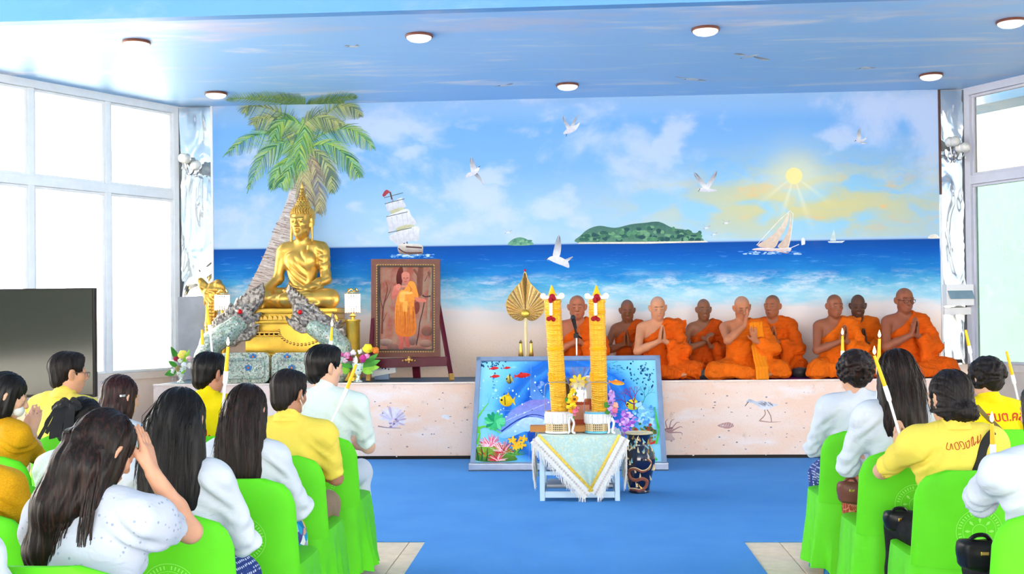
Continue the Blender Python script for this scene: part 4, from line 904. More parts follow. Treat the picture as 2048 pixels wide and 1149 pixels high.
        if hair == 'curly':
            rr = random.Random(sd)
            Hr.ell((0, -.03, .025), (.098, .11, .105), .02); Hr.ell((0, .135, -.03), (.075, .06, .105), .012, 's')
            for i in range(210):
                u, v = rr.uniform(0, 2*PI), rr.uniform(-.75, 1); q = math.sqrt(1-v*v); p = np.array([.1*q*math.cos(u), -.03+.112*q*math.sin(u), .022+.108*v])
                if p[1] > .05 and p[2] < .06: continue
                Hr.ell(p, (.014, .014, .012), .003)
            amp = .001
    else:
        Hr.ell((0, -.02, .036), (.089, .104, .096), .01)
        for x in (-1, 1): Hr.ell((x*.068, -.015, -.05), (.026, .062, .11), .02)
        Hr.ell((0, -.062, -.04), (.075, .055, .085), .03)
        Hr.ell((0, .125, -.045), (.068, .07, .115), .012, 's')
        if hair == 'long':
            Hr.at(*vert); Hr.ell((0, -.078, -.10), (.098*hw, .062, .17), .03); Hr.ell((0, -.108, -.10-hl*.45), (.108*hw, .05, hl*.62), .04)
            for x in (-1, 1): Hr.ell((x*.075*hw, -.06, -.13-hl*.2), (.04, .05, .14+hl*.3), .03)
            Hr.cut((0, 0, -1), (0, 0, -.07-hl))
        elif hair == 'half':
            Hr.ell((-.005, -.118, .015), (.03, .022, .026), .012); Hr.ell((-.03, -.122, .005), (.03, .018, .018), .01); Hr.at(*vert)
            Hr.chain([(-.01, -.085, -.04), (-.045, -.12, -.16), (-.085, -.135, -.30), (-.115, -.12, -.43)], [.088, .085, .075, .05], .04); Hr.chain([(.055, -.07, -.05), (.05, -.085, -.15), (.045, -.08, -.24)], [.05, .045, .02], .03)
            Hr.chain([(-.06, -.06, -.06), (-.12, -.08, -.20), (-.19, -.06, -.28)], [.04, .02, .006], .02)
        elif hair == 'bob':
            Hr.at(*vert); Hr.ell((0, -.055, -.07), (.094, .075, .10), .03); Hr.at(Rh, hc); Hr.ell((0, .13, -.06), (.07, .075, .13), .012, 's'); Hr.at(*vert); Hr.cut((0, 0, -1), (0, 0, -.145))
        elif hair == 'bun':
            Hr.ell((0, .02, -.125), (.13, .10, .07), .015, 's'); Hr.ell((0, -.112, -.062), (.058, .042, .044), .02); Hr.ell((.02, -.12, -.085), (.036, .03, .024), .008)
            for x in (-1, 1): Hr.ell((x*.09, .015, -.015), (.026, .036, .05), .01, 's')
    def hd_(V):
        P = (V-hc) @ Rh; th = np.arctan2(P[:, 0], .06-P[:, 1]); a = amp if hair != 'short' else .0022
        if hair == 'bun': th = np.arctan2(P[:, 0], P[:, 2]+.05)
        return a*(np.sin(th*26+2.2*np.sin(P[:, 2]*14+sd))+.6*np.sin(th*57+sd+3*np.sin(P[:, 2]*9))+.5*np.sin(th*13+P[:, 2]*20))
    ho = Hr.build('hair', hm, body, .0075 if Y > 4.5 else .0065, hd_)
    if hair in ('long', 'bob', 'short', 'bun', 'half'):      # loose strands over the mass
        rr = random.Random(sd); mb = MB(); n = 70 if hair == 'long' else 45
        for i in range(n):
            a = rr.uniform(-1.9, 1.9); b0 = rr.uniform(.15, 1.1); P0 = []
            L_ = hl*rr.uniform(.6, 1.05) if hair == 'long' else 0
            for q in range(4):
                b = b0+q*.28; P0.append(hc + Rh @ np.array([math.sin(a)*.0915*math.sin(min(b, 2.2)), -.02-math.cos(a)*.1065*math.sin(min(b, 2.2)), .036+.099*math.cos(b)]))
            if L_:
                e = P0[-1]; 
                for q in range(1, 5): P0.append(np.array([hc[0]+(e[0]-hc[0])*(1+.12*q*.5)+rr.uniform(-.006, .006), hc[1]-.13-.012*q+(.03 if abs(a) > 1.2 else 0), e[2]-L_*q/4]))
            mb.tube(P0, [.0011]*(len(P0)-1)+[.0004], 3)
        mb.build('hair_strands', hm, body, kind='stuff')
    if mask:
        Mk = Sdf().at(Rh, hc); Mk.ell((0, .044, -.056), (.055, .064, .050), .02); Mk.ell((0, .0, -.05), (.12, .045, .12), .01, 's'); Mk.ell((0, .038, -.055), (.047, .05, .075), .005, 's'); Mk.build('face_mask', M['mask'], body, .006)
        mb = MB(); W = lambda p: Vector(Rh @ np.array(p)+hc)
        for x in (-1, 1):
            for z_ in (-.03, -.085): mb.tube([W((x*.052, .055, z_)), W((x*.078, .02, z_*.6)), W((x*.088, -.012, .012 if z_ > -.05 else -.03)), W((x*.086, -.022, -.005))], .002, 5)
        mb.build('mask_loop', M['mask'], body)
    if specs: spectacles(body, Rh, hc, 1, specs, .0016)
    return body, dict(T=T, Rh=Rh, hc=hc, zh=zh, s=s, arms=arms, shirt=sh_o, X=X)
HP = lambda px, py, Y: tuple(onY(px, py, Y))

# --- chairs
chair(715, 1, 6.17, 'lime covered chair of the man in the white shirt'); chair(650, 1, 5.30, 'lime covered chair of the masked man in pale yellow')
chair(590, 1, 4.55, 'lime covered chair of the brown-haired woman in the flowered skirt'); chair(466, 1, 3.70, 'lime covered chair of the woman with straight black hair in long white sleeves')
chair(255, 1, 2.95, 'lime covered chair of the woman holding a hand to her brow')
chair(92, 1, 4.5, 'lime covered chair behind the white lace blouse', y=1000); chair(495, 1, 6.2, 'lime covered chair of the man in bright yellow with short black hair'); chair(300, 1, 5.45, 'lime covered chair of the woman with a clip in her short reddish hair')
chair(215, 1, 6.25, 'lime covered chair of the man in gold-rimmed glasses'); chair(60, 1, 5.3, 'lime covered chair of the masked woman in mustard lace'); chair(55, 1, 3.75, 'lime covered chair under the cropped mustard sleeve', y=1100)
chair(1642, -1, 6.30, 'lime covered chair of the curly-haired woman'); chair(1718, -1, 5.40, 'lime covered chair of the woman with the rust patterned skirt'); chair(1828, -1, 4.74, 'lime covered chair of the woman with her hair in a bun')
chair(1985, -1, 3.75, 'lime covered chair at the bottom corner, behind the white tee shirt', y=1100); chair(1945, -1, 6.35, 'lime covered chair of the person in bright yellow with a lettered back')
# --- people, far rows first
WB, LS = C(206, 156, 128), C(216, 168, 142)
K = person(645, 6.40, 691, 'man in a white collared shirt on the aisle, thick black hair', -.12, LS, 1.08, hy=-.72, hp=.02, top='ivory', sleeve=.88, collar=None, low='white', h=.0095)
J = person(574, 5.52, 741, 'man in pale yellow polo wearing a white face mask', -.06, C(168, 118, 92), 1.08, hy=-.42, hp=.12, hc_='soft', top='yellow', sleeve=.85, collar='polo', low='khaki', mask=True)
I_ = person(488, 4.78, 771, 'woman with long brown-black hair in a white blouse and blue flowered skirt', -.10, WB, .95, hp=.16, hy=-.1, hair='long', hc_='brown', hl=.34, hw=1.05, top='white', sleeve=1.45, low='floral', skirt=True, female=True, bust=.6, collar='none')
G_ = person(350, 3.93, 779, 'woman with straight black hair in a long-sleeved white blouse', -.12, WB, 1.0, hp=.14, hy=.0, hair='long', hc_='black', hl=.30, hw=1.12, top='white', sleeve=1.9, low='ikat', skirt=True, female=True, bust=.6, h=.009)
H_ = person(412, 6.45, 706, 'man in a bright yellow polo with red lettering, black hair', -.20, C(186, 128, 100), 1.05, hy=-.35, hp=.05, top='bright', collar='polo', low='black')
F_ = person(232, 5.70, 752, 'woman with a clip in her short reddish-black hair', -.25, LS, .92, hy=-.35, hp=.12, hair='bob', hc_='red', top='white', sleeve=1.8, low='navy', skirt=True, female=True, bust=.5)
E_ = person(126, 6.50, 705, 'man in gold-rimmed glasses and a yellow polo before the television', -.3, C(212, 156, 124), 1.1, hy=-.55, hp=.0, hair='short', hc_='soft', top='lemon', collar='polo', low='black', specs='lens_metal')
D_ = person(140, 4.74, 797, 'woman in a white lace blouse with a black ribbon bow in her hair', -.2, WB, 1.02, lean=.16, hy=-.1, hp=.2, hair='bun', hc_='black', top='lace', sleeve=1.5, low='black', skirt=True, female=True, bust=.5)
B_ = person(-10, 5.55, 747, 'masked woman in a mustard lace top pressing her palms together', -.55, LS, 1.0, lean=.1, hy=-.5, hp=.25, hair='bob', hc_='black', top='mustard', sleeve=1.6, low='black', skirt=True, female=True, bust=.6, mask=True, hands_at=HP(58, 835, 5.85))
B2 = person(-72, 3.98, 800, 'person in a mustard lace sleeve cut off by the picture edge', -.1, LS, 1.05, hair='bob', top='mustard', sleeve=1.6, low='black', skirt=True, female=True, py=1000)
C_ = person(-165, 2.78, 868, 'white shoulder in the bottom corner next to the trailing black hair', 0, LS, 1.0, hair='bob', top='white', sleeve=.9, low='black', female=True, py=1120)
L_ = person(1716, 6.52, 703, 'woman with short curly hair and a white long-sleeved blouse', .12, WB, 1.05, hair='curly', hc_='brown', hy=.1, hp=.1, top='white', sleeve=1.9, low='ikat', skirt=True, female=True, bust=.6)
M_ = person(1802, 5.62, 700, 'woman with straight dark hair past her shoulders beside a brown handbag', .10, WB, .98, hair='long', hc_='brown', hl=.26, hw=1.0, hy=.02, hp=.06, top='white', sleeve=1.9, low='brocade', skirt=True, female=True, bust=.5)
N_ = person(1910, 4.96, 741, 'woman in a pale yellow polo with a black bag strap, hair in a bun', .18, C(206, 158, 128), 1.12, hair='bun', hc_='soft', hy=.22, hp=.02, top='yellow', sleeve=.85, collar='polo', low='black', female=True, bust=.7, hands_at=HP(1806, 872, 5.28))
O_ = person(1982, 6.60, 718, 'person in bright yellow with red lettering and a shoulder strap', .25, C(206, 158, 130), 1.08, hair='curly', hc_='soft', hy=.2, hp=.3, top='bright', collar='polo', sleeve=.9, low='black')
P_ = person(2112, 3.98, 755, 'person in a white tee shirt cut off by the picture edge, black pouch in lap', .12, C(196, 140, 112), 1.12, hair='bob', hc_='black', hy=.3, hp=.1, top='white', sleeve=.9, low='black', collar='polo', hands_at=HP(1990, 950, 4.35))
# ================================================================ ceiling lamps and wall lamps
t = NT("lamp_glass"); M['lampglass'] = t.set(col=C(246, 236, 220), rough=.35, emc=C(255, 240, 220), ems=.35); M['lamprim'] = mat('brown_lamp_rim', C(120, 72, 60), .4)
names = ['nearest the glazed wall with the television', 'above the palm side of the hall, front row', 'above the candles, front row', 'nearest the mint glass wall, front row', 'over the palm beside the mural', 'in the middle just before the mural', 'over the mural corner with the monks']
for (x, y), nm in zip([(273, 83), (838, 70), (1411, 57), (2022, 41), (432, 186), (1135, 169), (1862, 149)], names):
    p = onZ(x, y, CZ); o = empty('ceiling_lamp', (p.x, p.y, CZ), 0, 'round cream ceiling lamp '+nm, 'lamp', 'ceiling lamps')
    MB().lathe([(.118, 0), (.124, -.012), (.120, -.022), (.112, -.022)], n=32).build('rim', M['lamprim'], o, True)
    MB().lathe([(.112, -.018), (.106, -.034), (.085, -.05), (.05, -.06), (.0, -.063)], n=32).build('diffuser', M['lampglass'], o, True)
t = NT('cut_crystal'); t.bump(t.vor(t.geo(), 160), .9, .004); M['crystal'] = t.set(col=C(226, 224, 218), rough=.12, metal=.25, spec=.9)
M['silver'] = mat('silver_metal', C(196, 198, 204), .25, .9)
for nm, X0, Yw, g_ in (('sconce', onY(390, 320, WY).x, WY-.02, [(-.09, .06), (-.045, .05), (.05, -.03), (.08, -.03)]), ('sconce', onY(1905, 295, WY).x, WY-.02, [(-.07, .07), (-.03, .07), (.04, 0), (.08, 0)])):
    z0 = onY(X0*0+(390 if X0 < 0 else 1905), 330 if X0 < 0 else 300, WY).z; o = empty(nm, (X0, Yw, z0), 0, 'crystal globe wall lamp beside the '+('palm' if X0 < 0 else 'setting sun')+' end of the mural', 'lamp', 'wall lamps')
    MB().ball((0, .01, -.06), (.05, .015, .06)).build('backplate', M['silver'], o, True)
    for i, (x, z) in enumerate(g_):
        MB().ball((x, -.12-.03*(i % 2), z), .058, 14, 10).build('globe', M['crystal'], o, True)
        MB().tube(spline([(0, -.01, -.07), (x*.5, -.09, -.13), (x, -.12-.03*(i % 2), z-.055)], 6), .006, 6).build('arm', M['silver'], o, True)
        MB().lathe([(.0, -.03), (.01, -.012), (.004, .01)], (x*1.1, -.13, z-.11), 8).build('crystal_drop', M['crystal'], o, True)

# ================================================================ golden Buddha on its pedestal
def D3(px, py, Y): return np.array(onY(px, py, Y))
bz = onY(607, 617, 12.35).z; bx = onY(606, 617, 12.35).x
S = Sdf()
S.ell((0, 0, .10), (.25, .17, .12), .05); S.ell((0, .0, .28), (.158, .115, .24), .08); S.ell((0, -.005, .50), (.198, .125, .18), .08); S.cone((-.20, -.02, .645), (.20, -.02, .645), .075, None, .06)
for x in (-1, 1): S.cone((x*.05, -.02, .73), (x*.2, -.02, .67), .05, .07, .05); S.ell((x*.09, .085, .53), (.085, .035, .075), .06)
S.cone((0, -.02, .68), (0, .01, .85), .075, .066, .04)
hs = 1.5; hcB = np.array([0, .02, .955]); HB = Sdf(); head(HB, .93, .8)
for q in HB.p:                                       # the same head, enlarged
    if q[0] == 'c': S.p.append(('c', q[1]*hs+hcB, q[2]*hs+hcB, q[3]*hs, q[4]*hs, q[5]*hs, q[6]))
    else: S.p.append((q[0], q[1]*hs+hcB, q[2]*hs, q[3], q[4]*hs, q[5]))
for x in (-1, 1): S.cone(hcB+np.array([x*.118, -.01, -.03]), hcB+np.array([x*.126, .0, -.19]), .016, .013, .015); S.ell(hcB+np.array([x*.125, -.02, .02]), (.014, .036, .065), .01)
S.ell(hcB+np.array([0, -.03, .07]), (.120, .150, .125), .02); S.ell(hcB+np.array([0, -.03, .19]), (.07, .075, .08), .06)
for x in (-1, 1):
    sh = np.array([x*.245, -.01, .625])
    if x > 0: el, wr = np.array([.285, .02, .33]), np.array([.37, .23, .185])
    else: el, wr = np.array([-.29, .03, .32]), np.array([-.14, .25, .20])
    S.cone(sh, el, .070, .054, .05); S.cone(el, wr, .054, .038, .04)
    if x > 0: hand(S, wr, (.12, .35, -.9), (0, -1, -.3), (-1, 0, 0), .03, .4, 1.45)
    else: hand(S, wr, (1, .05, -.1), (0, .2, 1), (0, .9, .2), .04, .4, 1.45)
    kn = np.array([x*.40, .20, .10]); S.cone((x*.12, 0, .11), kn, .13, .10, .06); S.cone(kn, (-x*.10, .33 if x < 0 else .28, .10 if x < 0 else .05), .095, .06, .05)
    S.ell((-x*.20, .30, .10 if x < 0 else .04), (.12, .045, .04), .03)
S.cut((0, 0, -1), (0, 0, .0))
def bd(V):
    x, y, z = V.T; r_ = 1/(1+np.exp((x*.72+z*.62-.375)/.012)); tor = ((z > .16) & (z < .74) & (np.abs(x) < .27)).astype(float)
    u = np.hypot(x+.36, z-.80); f = .013*(np.abs(np.sin(u*40))-.4)*r_*tor
    sash = np.exp(-((x+.135)/.05)**8)*((y > 0) & (z > .2) & (z < .7)); arm = ((x < -.21) & (z > .2) & (z < .6))*.007*(np.abs(np.sin(z*34+x*16))-.5)
    leg = (z < .2)*.004*np.sin(np.hypot(np.abs(x)-.42, y-.2)*55)
    return f*(1-sash) + .012*sash + arm + leg
gp = face_paint(C(208, 164, 76), None, brow=(.5, .34, .11), lip=tuple(C(206, 150, 50)[:3]), eye=(.01, .01, .01))
t = NT('gilded_bronze'); a = t.n('ShaderNodeAttribute', attribute_name='Col').outputs[0]; M['gilt'] = t.set(col=a, rough=.36, metal=.7)
bud = S.build('buddha_statue', M['gilt'], None, .0075, bd, lambda V: gp((V-hcB)/hs))
bud.location = (bx, 12.35, bz); bud.rotation_euler = (0, 0, PI-.16); tag(bud, 'seated golden Buddha statue on a tiered golden pedestal', 'statue')
mb = MB(); rr = random.Random(5)
for ring in range(11):
    v = -.12+ring*.105; q = math.sqrt(max(1-v*v, .02)); n = max(int(30*q), 5)
    for i in range(n):
        a = 2*PI*(i+.5*(ring % 2))/n; p = hcB+np.array([.123*q*math.cos(a), -.03+.153*q*math.sin(a), .07+.129*v])
        if p[1] > hcB[1]+.03 and p[2] < hcB[2]+.092: continue
        mb.ball(p, .0145, 7, 5)
for ring in range(6):
    z_ = .178+ring*.023; r_ = .080*(1-ring/7.5)
    for i in range(max(int(16*(1-ring/8)), 5)): a = 2*PI*i/max(int(16*(1-ring/8)), 5)+ring; mb.ball(hcB+np.array([r_*math.cos(a), -.03+r_*math.sin(a), z_]), .0145, 7, 5)
mb.build('hair_curls', M['gold'], bud, True)
MB().lathe([(.025, .27), (.04, .295), (.028, .31), (.034, .325), (.022, .345), (.027, .36), (.015, .38), (.019, .39), (.007, .43), (0, .47)], hcB+np.array([0, -.03, 0]), 14).build('flame_finial', M['gold'], bud, True)
pd = empty('pedestal', (bx, 12.32, ST+.012), 0, 'tiered golden lotus pedestal under the Buddha', 'pedestal'); H0 = bz-ST-.012
def tier(z0, z1, w0, w1, d, b=.02, nm='tier'): MB().cbox((0, 0, (z0+z1)/2), ((w0+w1), d, z1-z0), b).build(nm, M['gold2'], pd, True)
tier(H0-.06, H0, .46, .46, .62, .025); tier(H0-.13, H0-.05, .42, .42, .56); tier(H0-.17, H0-.12, .46, .46, .6); tier(H0-.26, H0-.16, .42, .42, .56); tier(H0-.31, H0-.25, .50, .50, .64); tier(H0-.50, H0-.30, .55, .55, .68, .03); tier(0, H0-.49, .60, .60, .72, .02)
for j, (zz, n, hw) in enumerate(((H0-.125, 17, .44), (H0-.255, 19, .47))):
    for i in range(n):
        x = -hw+2*hw*i/(n-1); w_ = hw/n*1.05
        MB().prism([(-w_, 0), (w_, 0), (w_*.7, .028), (0, .052), (-w_*.7, .028)], (x, -.30-.02*j, zz), (1, 0, 0), (0, 0, -1 if j else 1), .018).build('petal', M['gold'], pd)
lun = [(-.26, .11)] + [(.26*math.cos(a), .02-.16*math.sin(a)) for a in np.linspace(PI, 2*PI-PI*0, 2)][:0] + [(.26*math.cos(PI+a), .06+.17*math.sin(PI+a)) for a in np.linspace(0, PI, 18)] + [(.26, .11)]
MB().prism(lun, (.08, -.345, H0-.30), (1, 0, 0), (0, 0, 1), .02).build('apron', M['gold2'], pd)
for i in range(19): a = PI+PI*i/18; MB().ball((.08+.245*math.cos(a), -.36, H0-.30+.06+.155*math.sin(a)), .018, 8, 6).build('apron_bead', M['gold'], pd, True)

# ================================================================ silver nagas and mosaic panels before the pedestal
t = NT('silver_filigree'); g = t.geo(); v = t.vor(g, 105, 'DISTANCE_TO_EDGE'); n_ = t.noise(g, 30, 5); t.bump(t.math('ADD', t.step(v, 0, .08), n_), .8, .01); M['naga'] = t.set(col=t.mix(t.step(n_, .35, .62), C(96, 88, 84), t.mix(t.step(v, .0, .14), C(120, 112, 106), C(196, 188, 180))), rough=.36, metal=.5)
t = NT('mirror_mosaic'); g = t.geo(); v = t.vor(g, 58, 'DISTANCE_TO_EDGE', rnd=.35); cc = t.xyz(t.vor(g, 58, 'F1', 'Color', .35))[0]; t.bump(t.step(v, 0, .06), .7, .004)
M['mosaic'] = t.set(col=t.mix(t.step(v, .02, .07), C(196, 196, 184), t.ramp(cc, [(0, C(96, 132, 112)), (.4, C(150, 178, 160)), (.7, C(190, 206, 198)), (.95, C(120, 116, 108))])), rough=.25, metal=.2)
M['ruby'] = mat('red_glass', C(206, 20, 24), .15, var=0)
def naga(name, label, pts, m):
    """pts: outline features measured on the photograph, all on the plane Y = 11.98"""
    Yn = 11.99; P = lambda x, y, dy=0: D3(x, y, Yn)+np.array([0, dy, 0]); o = empty(name, tuple(P(pts['base'][0], 764)*np.array([1, 1, 0])+np.array([0, 0, ST+.012])), 0, label, 'sculpture', 'mosaic nagas'); off = -np.array(o.location)
    S = Sdf().at(I3, off); S.chain([P(*q) for q in pts['neck']], pts['nr'], .03)
    nk = S.build('neck', M['mosaic'], o, .010)
    S = Sdf().at(I3, off)
    for (x, y, rx, rz_, a) in pts['head']: S.ell(P(x, y), (rx/183, .075, rz_/183), .03, R=Ry(a))
    for a_, b_, r1, r2 in pts['jaw']: S.cone(P(*a_), P(*b_), r1/183, r2/183, .02)
    for sg in (-1, 1):
        ex, ey = pts['eye']; S.ell(P(ex, ey, sg*.06), (.05, .03, .035), .02)
    hd = S.build('head', M['naga'], o, .008, fold(9, 90, .004))
    for sg in (-1, 1): MB().ball(P(pts['eye'][0], pts['eye'][1], sg*.088)+off, .026, 12, 8).build('eye', M['ruby'], hd, True)
    for fl in pts['flames']:
        q = [P(x, y)+off for x, y in fl]; c_ = sum(q)/len(q); mbf = MB(); n = len(q); f_ = [Vector(v) for v in q]; ins = [Vector(c_+(v-c_)*.8) for v in q]
        mbf.add([v+Vector((0, -.02, 0)) for v in f_]+[v+Vector((0, .02, 0)) for v in f_]+[v+Vector((0, -.045, 0)) for v in ins]+[v+Vector((0, .045, 0)) for v in ins], [])
        tri = tessellate_polygon([[Vector((v.x, v.z, 0)) for v in f_]])
        mbf.f += [tuple(i+2*n for i in t_) for t_ in tri]+[tuple(i+3*n for i in t_) for t_ in tri]+[(i, (i+1) % n, n+(i+1) % n, n+i) for i in range(n)]+[(i, (i+1) % n, 2*n+(i+1) % n, 2*n+i) for i in range(n)]+[(n+i, n+(i+1) % n, 3*n+(i+1) % n, 3*n+i) for i in range(n)]
        mbf.build('crest', M['naga'], hd)
    for (x, y, dx, dy) in pts['teeth']: MB().lathe([(.010, 0), (.006, .02), (0, .04)], P(x, y)+off, 7, Matrix(Rx(0).tolist()) @ Vector((dx, 0, dy)).to_track_quat('Z', 'Y').to_matrix()).build('tooth', M['white'], hd, True)
    return o
saw = lambda a, b, n, amp: [q for i in range(n) for q in ((a[0]+(b[0]-a[0])*i/n, a[1]+(b[1]-a[1])*i/n), (a[0]+(b[0]-a[0])*(i+.75)/n+amp*(b[1]-a[1])/math.hypot(b[0]-a[0], b[1]-a[1]), a[1]+(b[1]-a[1])*(i+.75)/n-amp*(b[0]-a[0])/math.hypot(b[0]-a[0], b[1]-a[1])))]
naga('naga_sculpture', 'silver naga with a red eye, head rearing beside the tilted palm trunk', dict(base=(470, 764), neck=[(468, 752), (428, 745), (412, 715), (424, 686), (452, 668), (474, 650)], nr=[.12, .12, .12, .125, .13, .12],
     head=[(474, 634, 32, 26, -.55), (452, 652, 30, 26, -.3), (492, 622, 20, 16, -.8)], jaw=[((480, 640), (512, 636), 14, 7), ((512, 636), (520, 628), 7, 4), ((468, 664), (500, 662), 11, 7), ((500, 662), (516, 650), 6, 3)], eye=(485, 624),
     flames=[[(462, 622)]+saw((470, 606), (531, 570), 7, 6)+[(530, 584), (526, 604), (512, 622), (494, 634), (470, 636)], [(430, 668)]+saw((428, 664), (468, 606), 5, 5)+[(474, 626), (452, 660)], [(455, 672), (470, 660), (490, 668), (515, 656), (514, 668), (500, 682), (480, 684), (470, 694), (462, 684)], [(418, 700), (412, 680), (420, 664), (436, 668), (440, 690)]],
     teeth=[(494, 644, 0, -1), (503, 642, 0, -1), (511, 640, 0, -1), (492, 654, 0, 1), (501, 653, 0, 1)]), 1)
naga('naga_sculpture', 'silver naga with a red eye, facing the palm trunk from the lamp side', dict(base=(640, 764), neck=[(640, 752), (672, 748), (688, 722), (680, 694), (660, 674), (632, 656)], nr=[.12, .12, .12, .12, .12, .11],
     head=[(618, 634, 34, 25, .55), (644, 654, 32, 26, .6), (602, 622, 20, 15, .8)], jaw=[((614, 640), (590, 636), 13, 8), ((630, 664), (596, 652), 11, 6), ((596, 652), (574, 640), 6, 3)], eye=(604, 625),
     flames=[[(626, 618)]+saw((618, 606), (573, 572), 7, -6)+[(573, 584), (578, 602), (588, 618), (600, 630), (622, 632)], [(652, 650)]+saw((656, 640), (622, 606), 4, -5)+[(610, 622), (630, 645)], [(570, 632), (582, 640), (596, 642), (612, 652), (624, 668), (606, 670), (590, 662), (578, 650)], [(642, 660), (660, 640), (666, 624), (672, 645), (684, 640), (676, 662), (664, 676)], [(668, 660), (688, 652), (694, 672), (684, 690)]],
     teeth=[(596, 644, 0, -1), (604, 646, 0, -1), (612, 648, 0, -1)]), -1)
def rrect(w_, h_, r_, n=7): return [(sx*(w_/2-r_)+r_*math.cos(a), sy*(h_/2-r_)+r_*math.sin(a)) for sx, sy, a0 in ((1, 1, 0), (-1, 1, PI/2), (-1, -1, PI), (1, -1, 1.5*PI)) for a in np.linspace(a0, a0+PI/2, n)]
M['blue_petal'] = mat('blue_mosaic', C(60, 120, 176), .2); M['orange_dot'] = mat('orange_mosaic', C(220, 120, 60), .2)
for x0, x1, lab in ((440, 540, 'mosaic panel with a blue flower below the naga nearest the palm trunk'), (545, 645, 'mosaic panel with a blue flower below the naga nearest the brass lamp column')):
    a, b = onY(x0, 735, 11.83), onY(x1, 735, 11.83); w_ = b.x-a.x; h_ = onY(x0, 706, 11.83).z-ST-.012; o = empty('mosaic_panel', ((a.x+b.x)/2, 11.83, ST+.012), 0, lab, 'panel', 'mosaic panels')
    MB().prism(rrect(w_, h_, .07), (0, .05, h_/2), (1, 0, 0), (0, 0, 1), .09).build('slab', M['mosaic'], o)
    rim = rrect(w_*.78, h_*.60, .05); MB().tube([(x, -.045, h_/2+z-.01) for x, z in rim], .016, 8, closed=True).build('rim', M['mosaic'], o, True)
    for fx, fz in ((.05*(1 if x0 < 500 else -1), h_*.5), (-.1*(1 if x0 > 500 else -1), h_*.86)):
        fo = MB().ball((fx, -.05, fz), (.012, .008, .012)).build('flower_centre', M['orange_dot'], o, True)
        for k in range(5): an = 2*PI*k/5+.3; MB().ball((fx+.026*math.cos(an), -.047, fz+.022*math.sin(an)), (.015, .008, .015)).build('petal', M['blue_petal'], fo, True)

# ================================================================ crystal lamps, golden pillar
t = NT('bead_strand'); M['bead'] = t.set(col=C(246, 226, 214), rough=.1, spec=.8, emc=C(255, 220, 190), ems=.4); t = NT('bulb'); M['bulb'] = t.set(col=(1, 1, 1, 1), emc=C(255, 236, 214), ems=10)
def crystal_lamp(px, ytop, ybot, Y, colr, label, ycol=None):
    a, b = onY(px, ytop, Y), onY(px, ybot, Y); hgt = a.z-b.z; o = empty('crystal_lamp', (a.x, Y, ST+.012), 0, label, 'lamp', 'crystal table lamps'); z1, z0 = a.z-o.location.z, b.z-o.location.z
    zc = onY(px, ycol, Y).z-o.location.z
    MB().lathe([(colr*1.25, 0), (colr*1.25, .04), (colr, .06), (colr, zc-.03), (colr*1.1, zc-.02), (colr*1.1, zc), (.02, zc+.005), (.02, zc+.03), (.04, zc+.045), (.015, zc+.06), (.015, z0)], n=24).build('column', M['gold2'], o, True)
    MB().ball((0, 0, z0+hgt*.5), .045).build('bulb', M['bulb'], o, True)
    for r_, zz in ((.062, z1), (.078, z1-.02), (.078, z0+.005)): MB().tube([(r_*math.cos(2*PI*k/24), r_*math.sin(2*PI*k/24), zz) for k in range(24)], .005, 6, closed=True).build('ring', M['brass'], o, True)
    sh = MB()
    for k in range(18):
        an = 2*PI*k/18
        for i in range(9): sh.ball((.078*math.cos(an), .078*math.sin(an), z0+(z1-.02-z0)*(i+.5)/9), (.0085, .0085, hgt/20), 6, 4)
    sh.build('bead_shade', M['bead'], o, True, kind='stuff')
    for k in range(5): an = 2*PI*k/5; MB().tube([(.062*math.cos(an+q*.3)*(1-.1*q), .062*math.sin(an+q*.3), z1+q*.012) for q in range(4)], .007, 6).build('crown_loop', M['brass'], o, True)
crystal_lamp(705, 584, 627, 12.05, .075, 'crystal bead lamp on a brass column next to the easel painting', 640); crystal_lamp(444, 586, 622, 12.25, .05, 'crystal bead lamp beside the golden dragon pillar', 640)
o = empty('dragon_pillar', (onY(424, 700, 12.45).x, 12.45, ST+.012), 0, 'golden scaly dragon pillar by the grey board', 'sculpture'); off = np.array(o.location); PP = lambda x, y: D3(x, y, 12.45)-off
t = NT('gold_scales'); g = t.geo(); v = t.vor(t.map(g, (1, 1, .8)), 34, rnd=.1); t.bump(v, 1, .02); M['goldscale'] = t.set(col=t.mix(v, C(236, 190, 90), C(176, 126, 44)), rough=.32, metal=.6)
S = Sdf(); S.chain([PP(418, 764), PP(420, 700), PP(422, 650), PP(424, 600)], [.075, .07, .068, .065], .03); S.build('body', M['goldscale'], o, .011)
S = Sdf(); S.chain([PP(424, 602), PP(420, 590), PP(408, 572), PP(402, 564)], [.07, .07, .05, .035], .03); S.ell(PP(432, 580), (.09, .07, .055), .03); S.ell(PP(402, 562), (.035, .04, .035), .01); S.chain([PP(424, 575), PP(436, 570), PP(444, 580)], [.05, .05, .04], .02); S.build('head', M['gold'], o, .009, fold(3, 80, .006))
for k in range(5): MB().tube([PP(412+k*5, 590), PP(410+k*5.5, 603), PP(409+k*6, 612)], [.016, .02, .004], 6).build('mane', M['gold'], o, True)

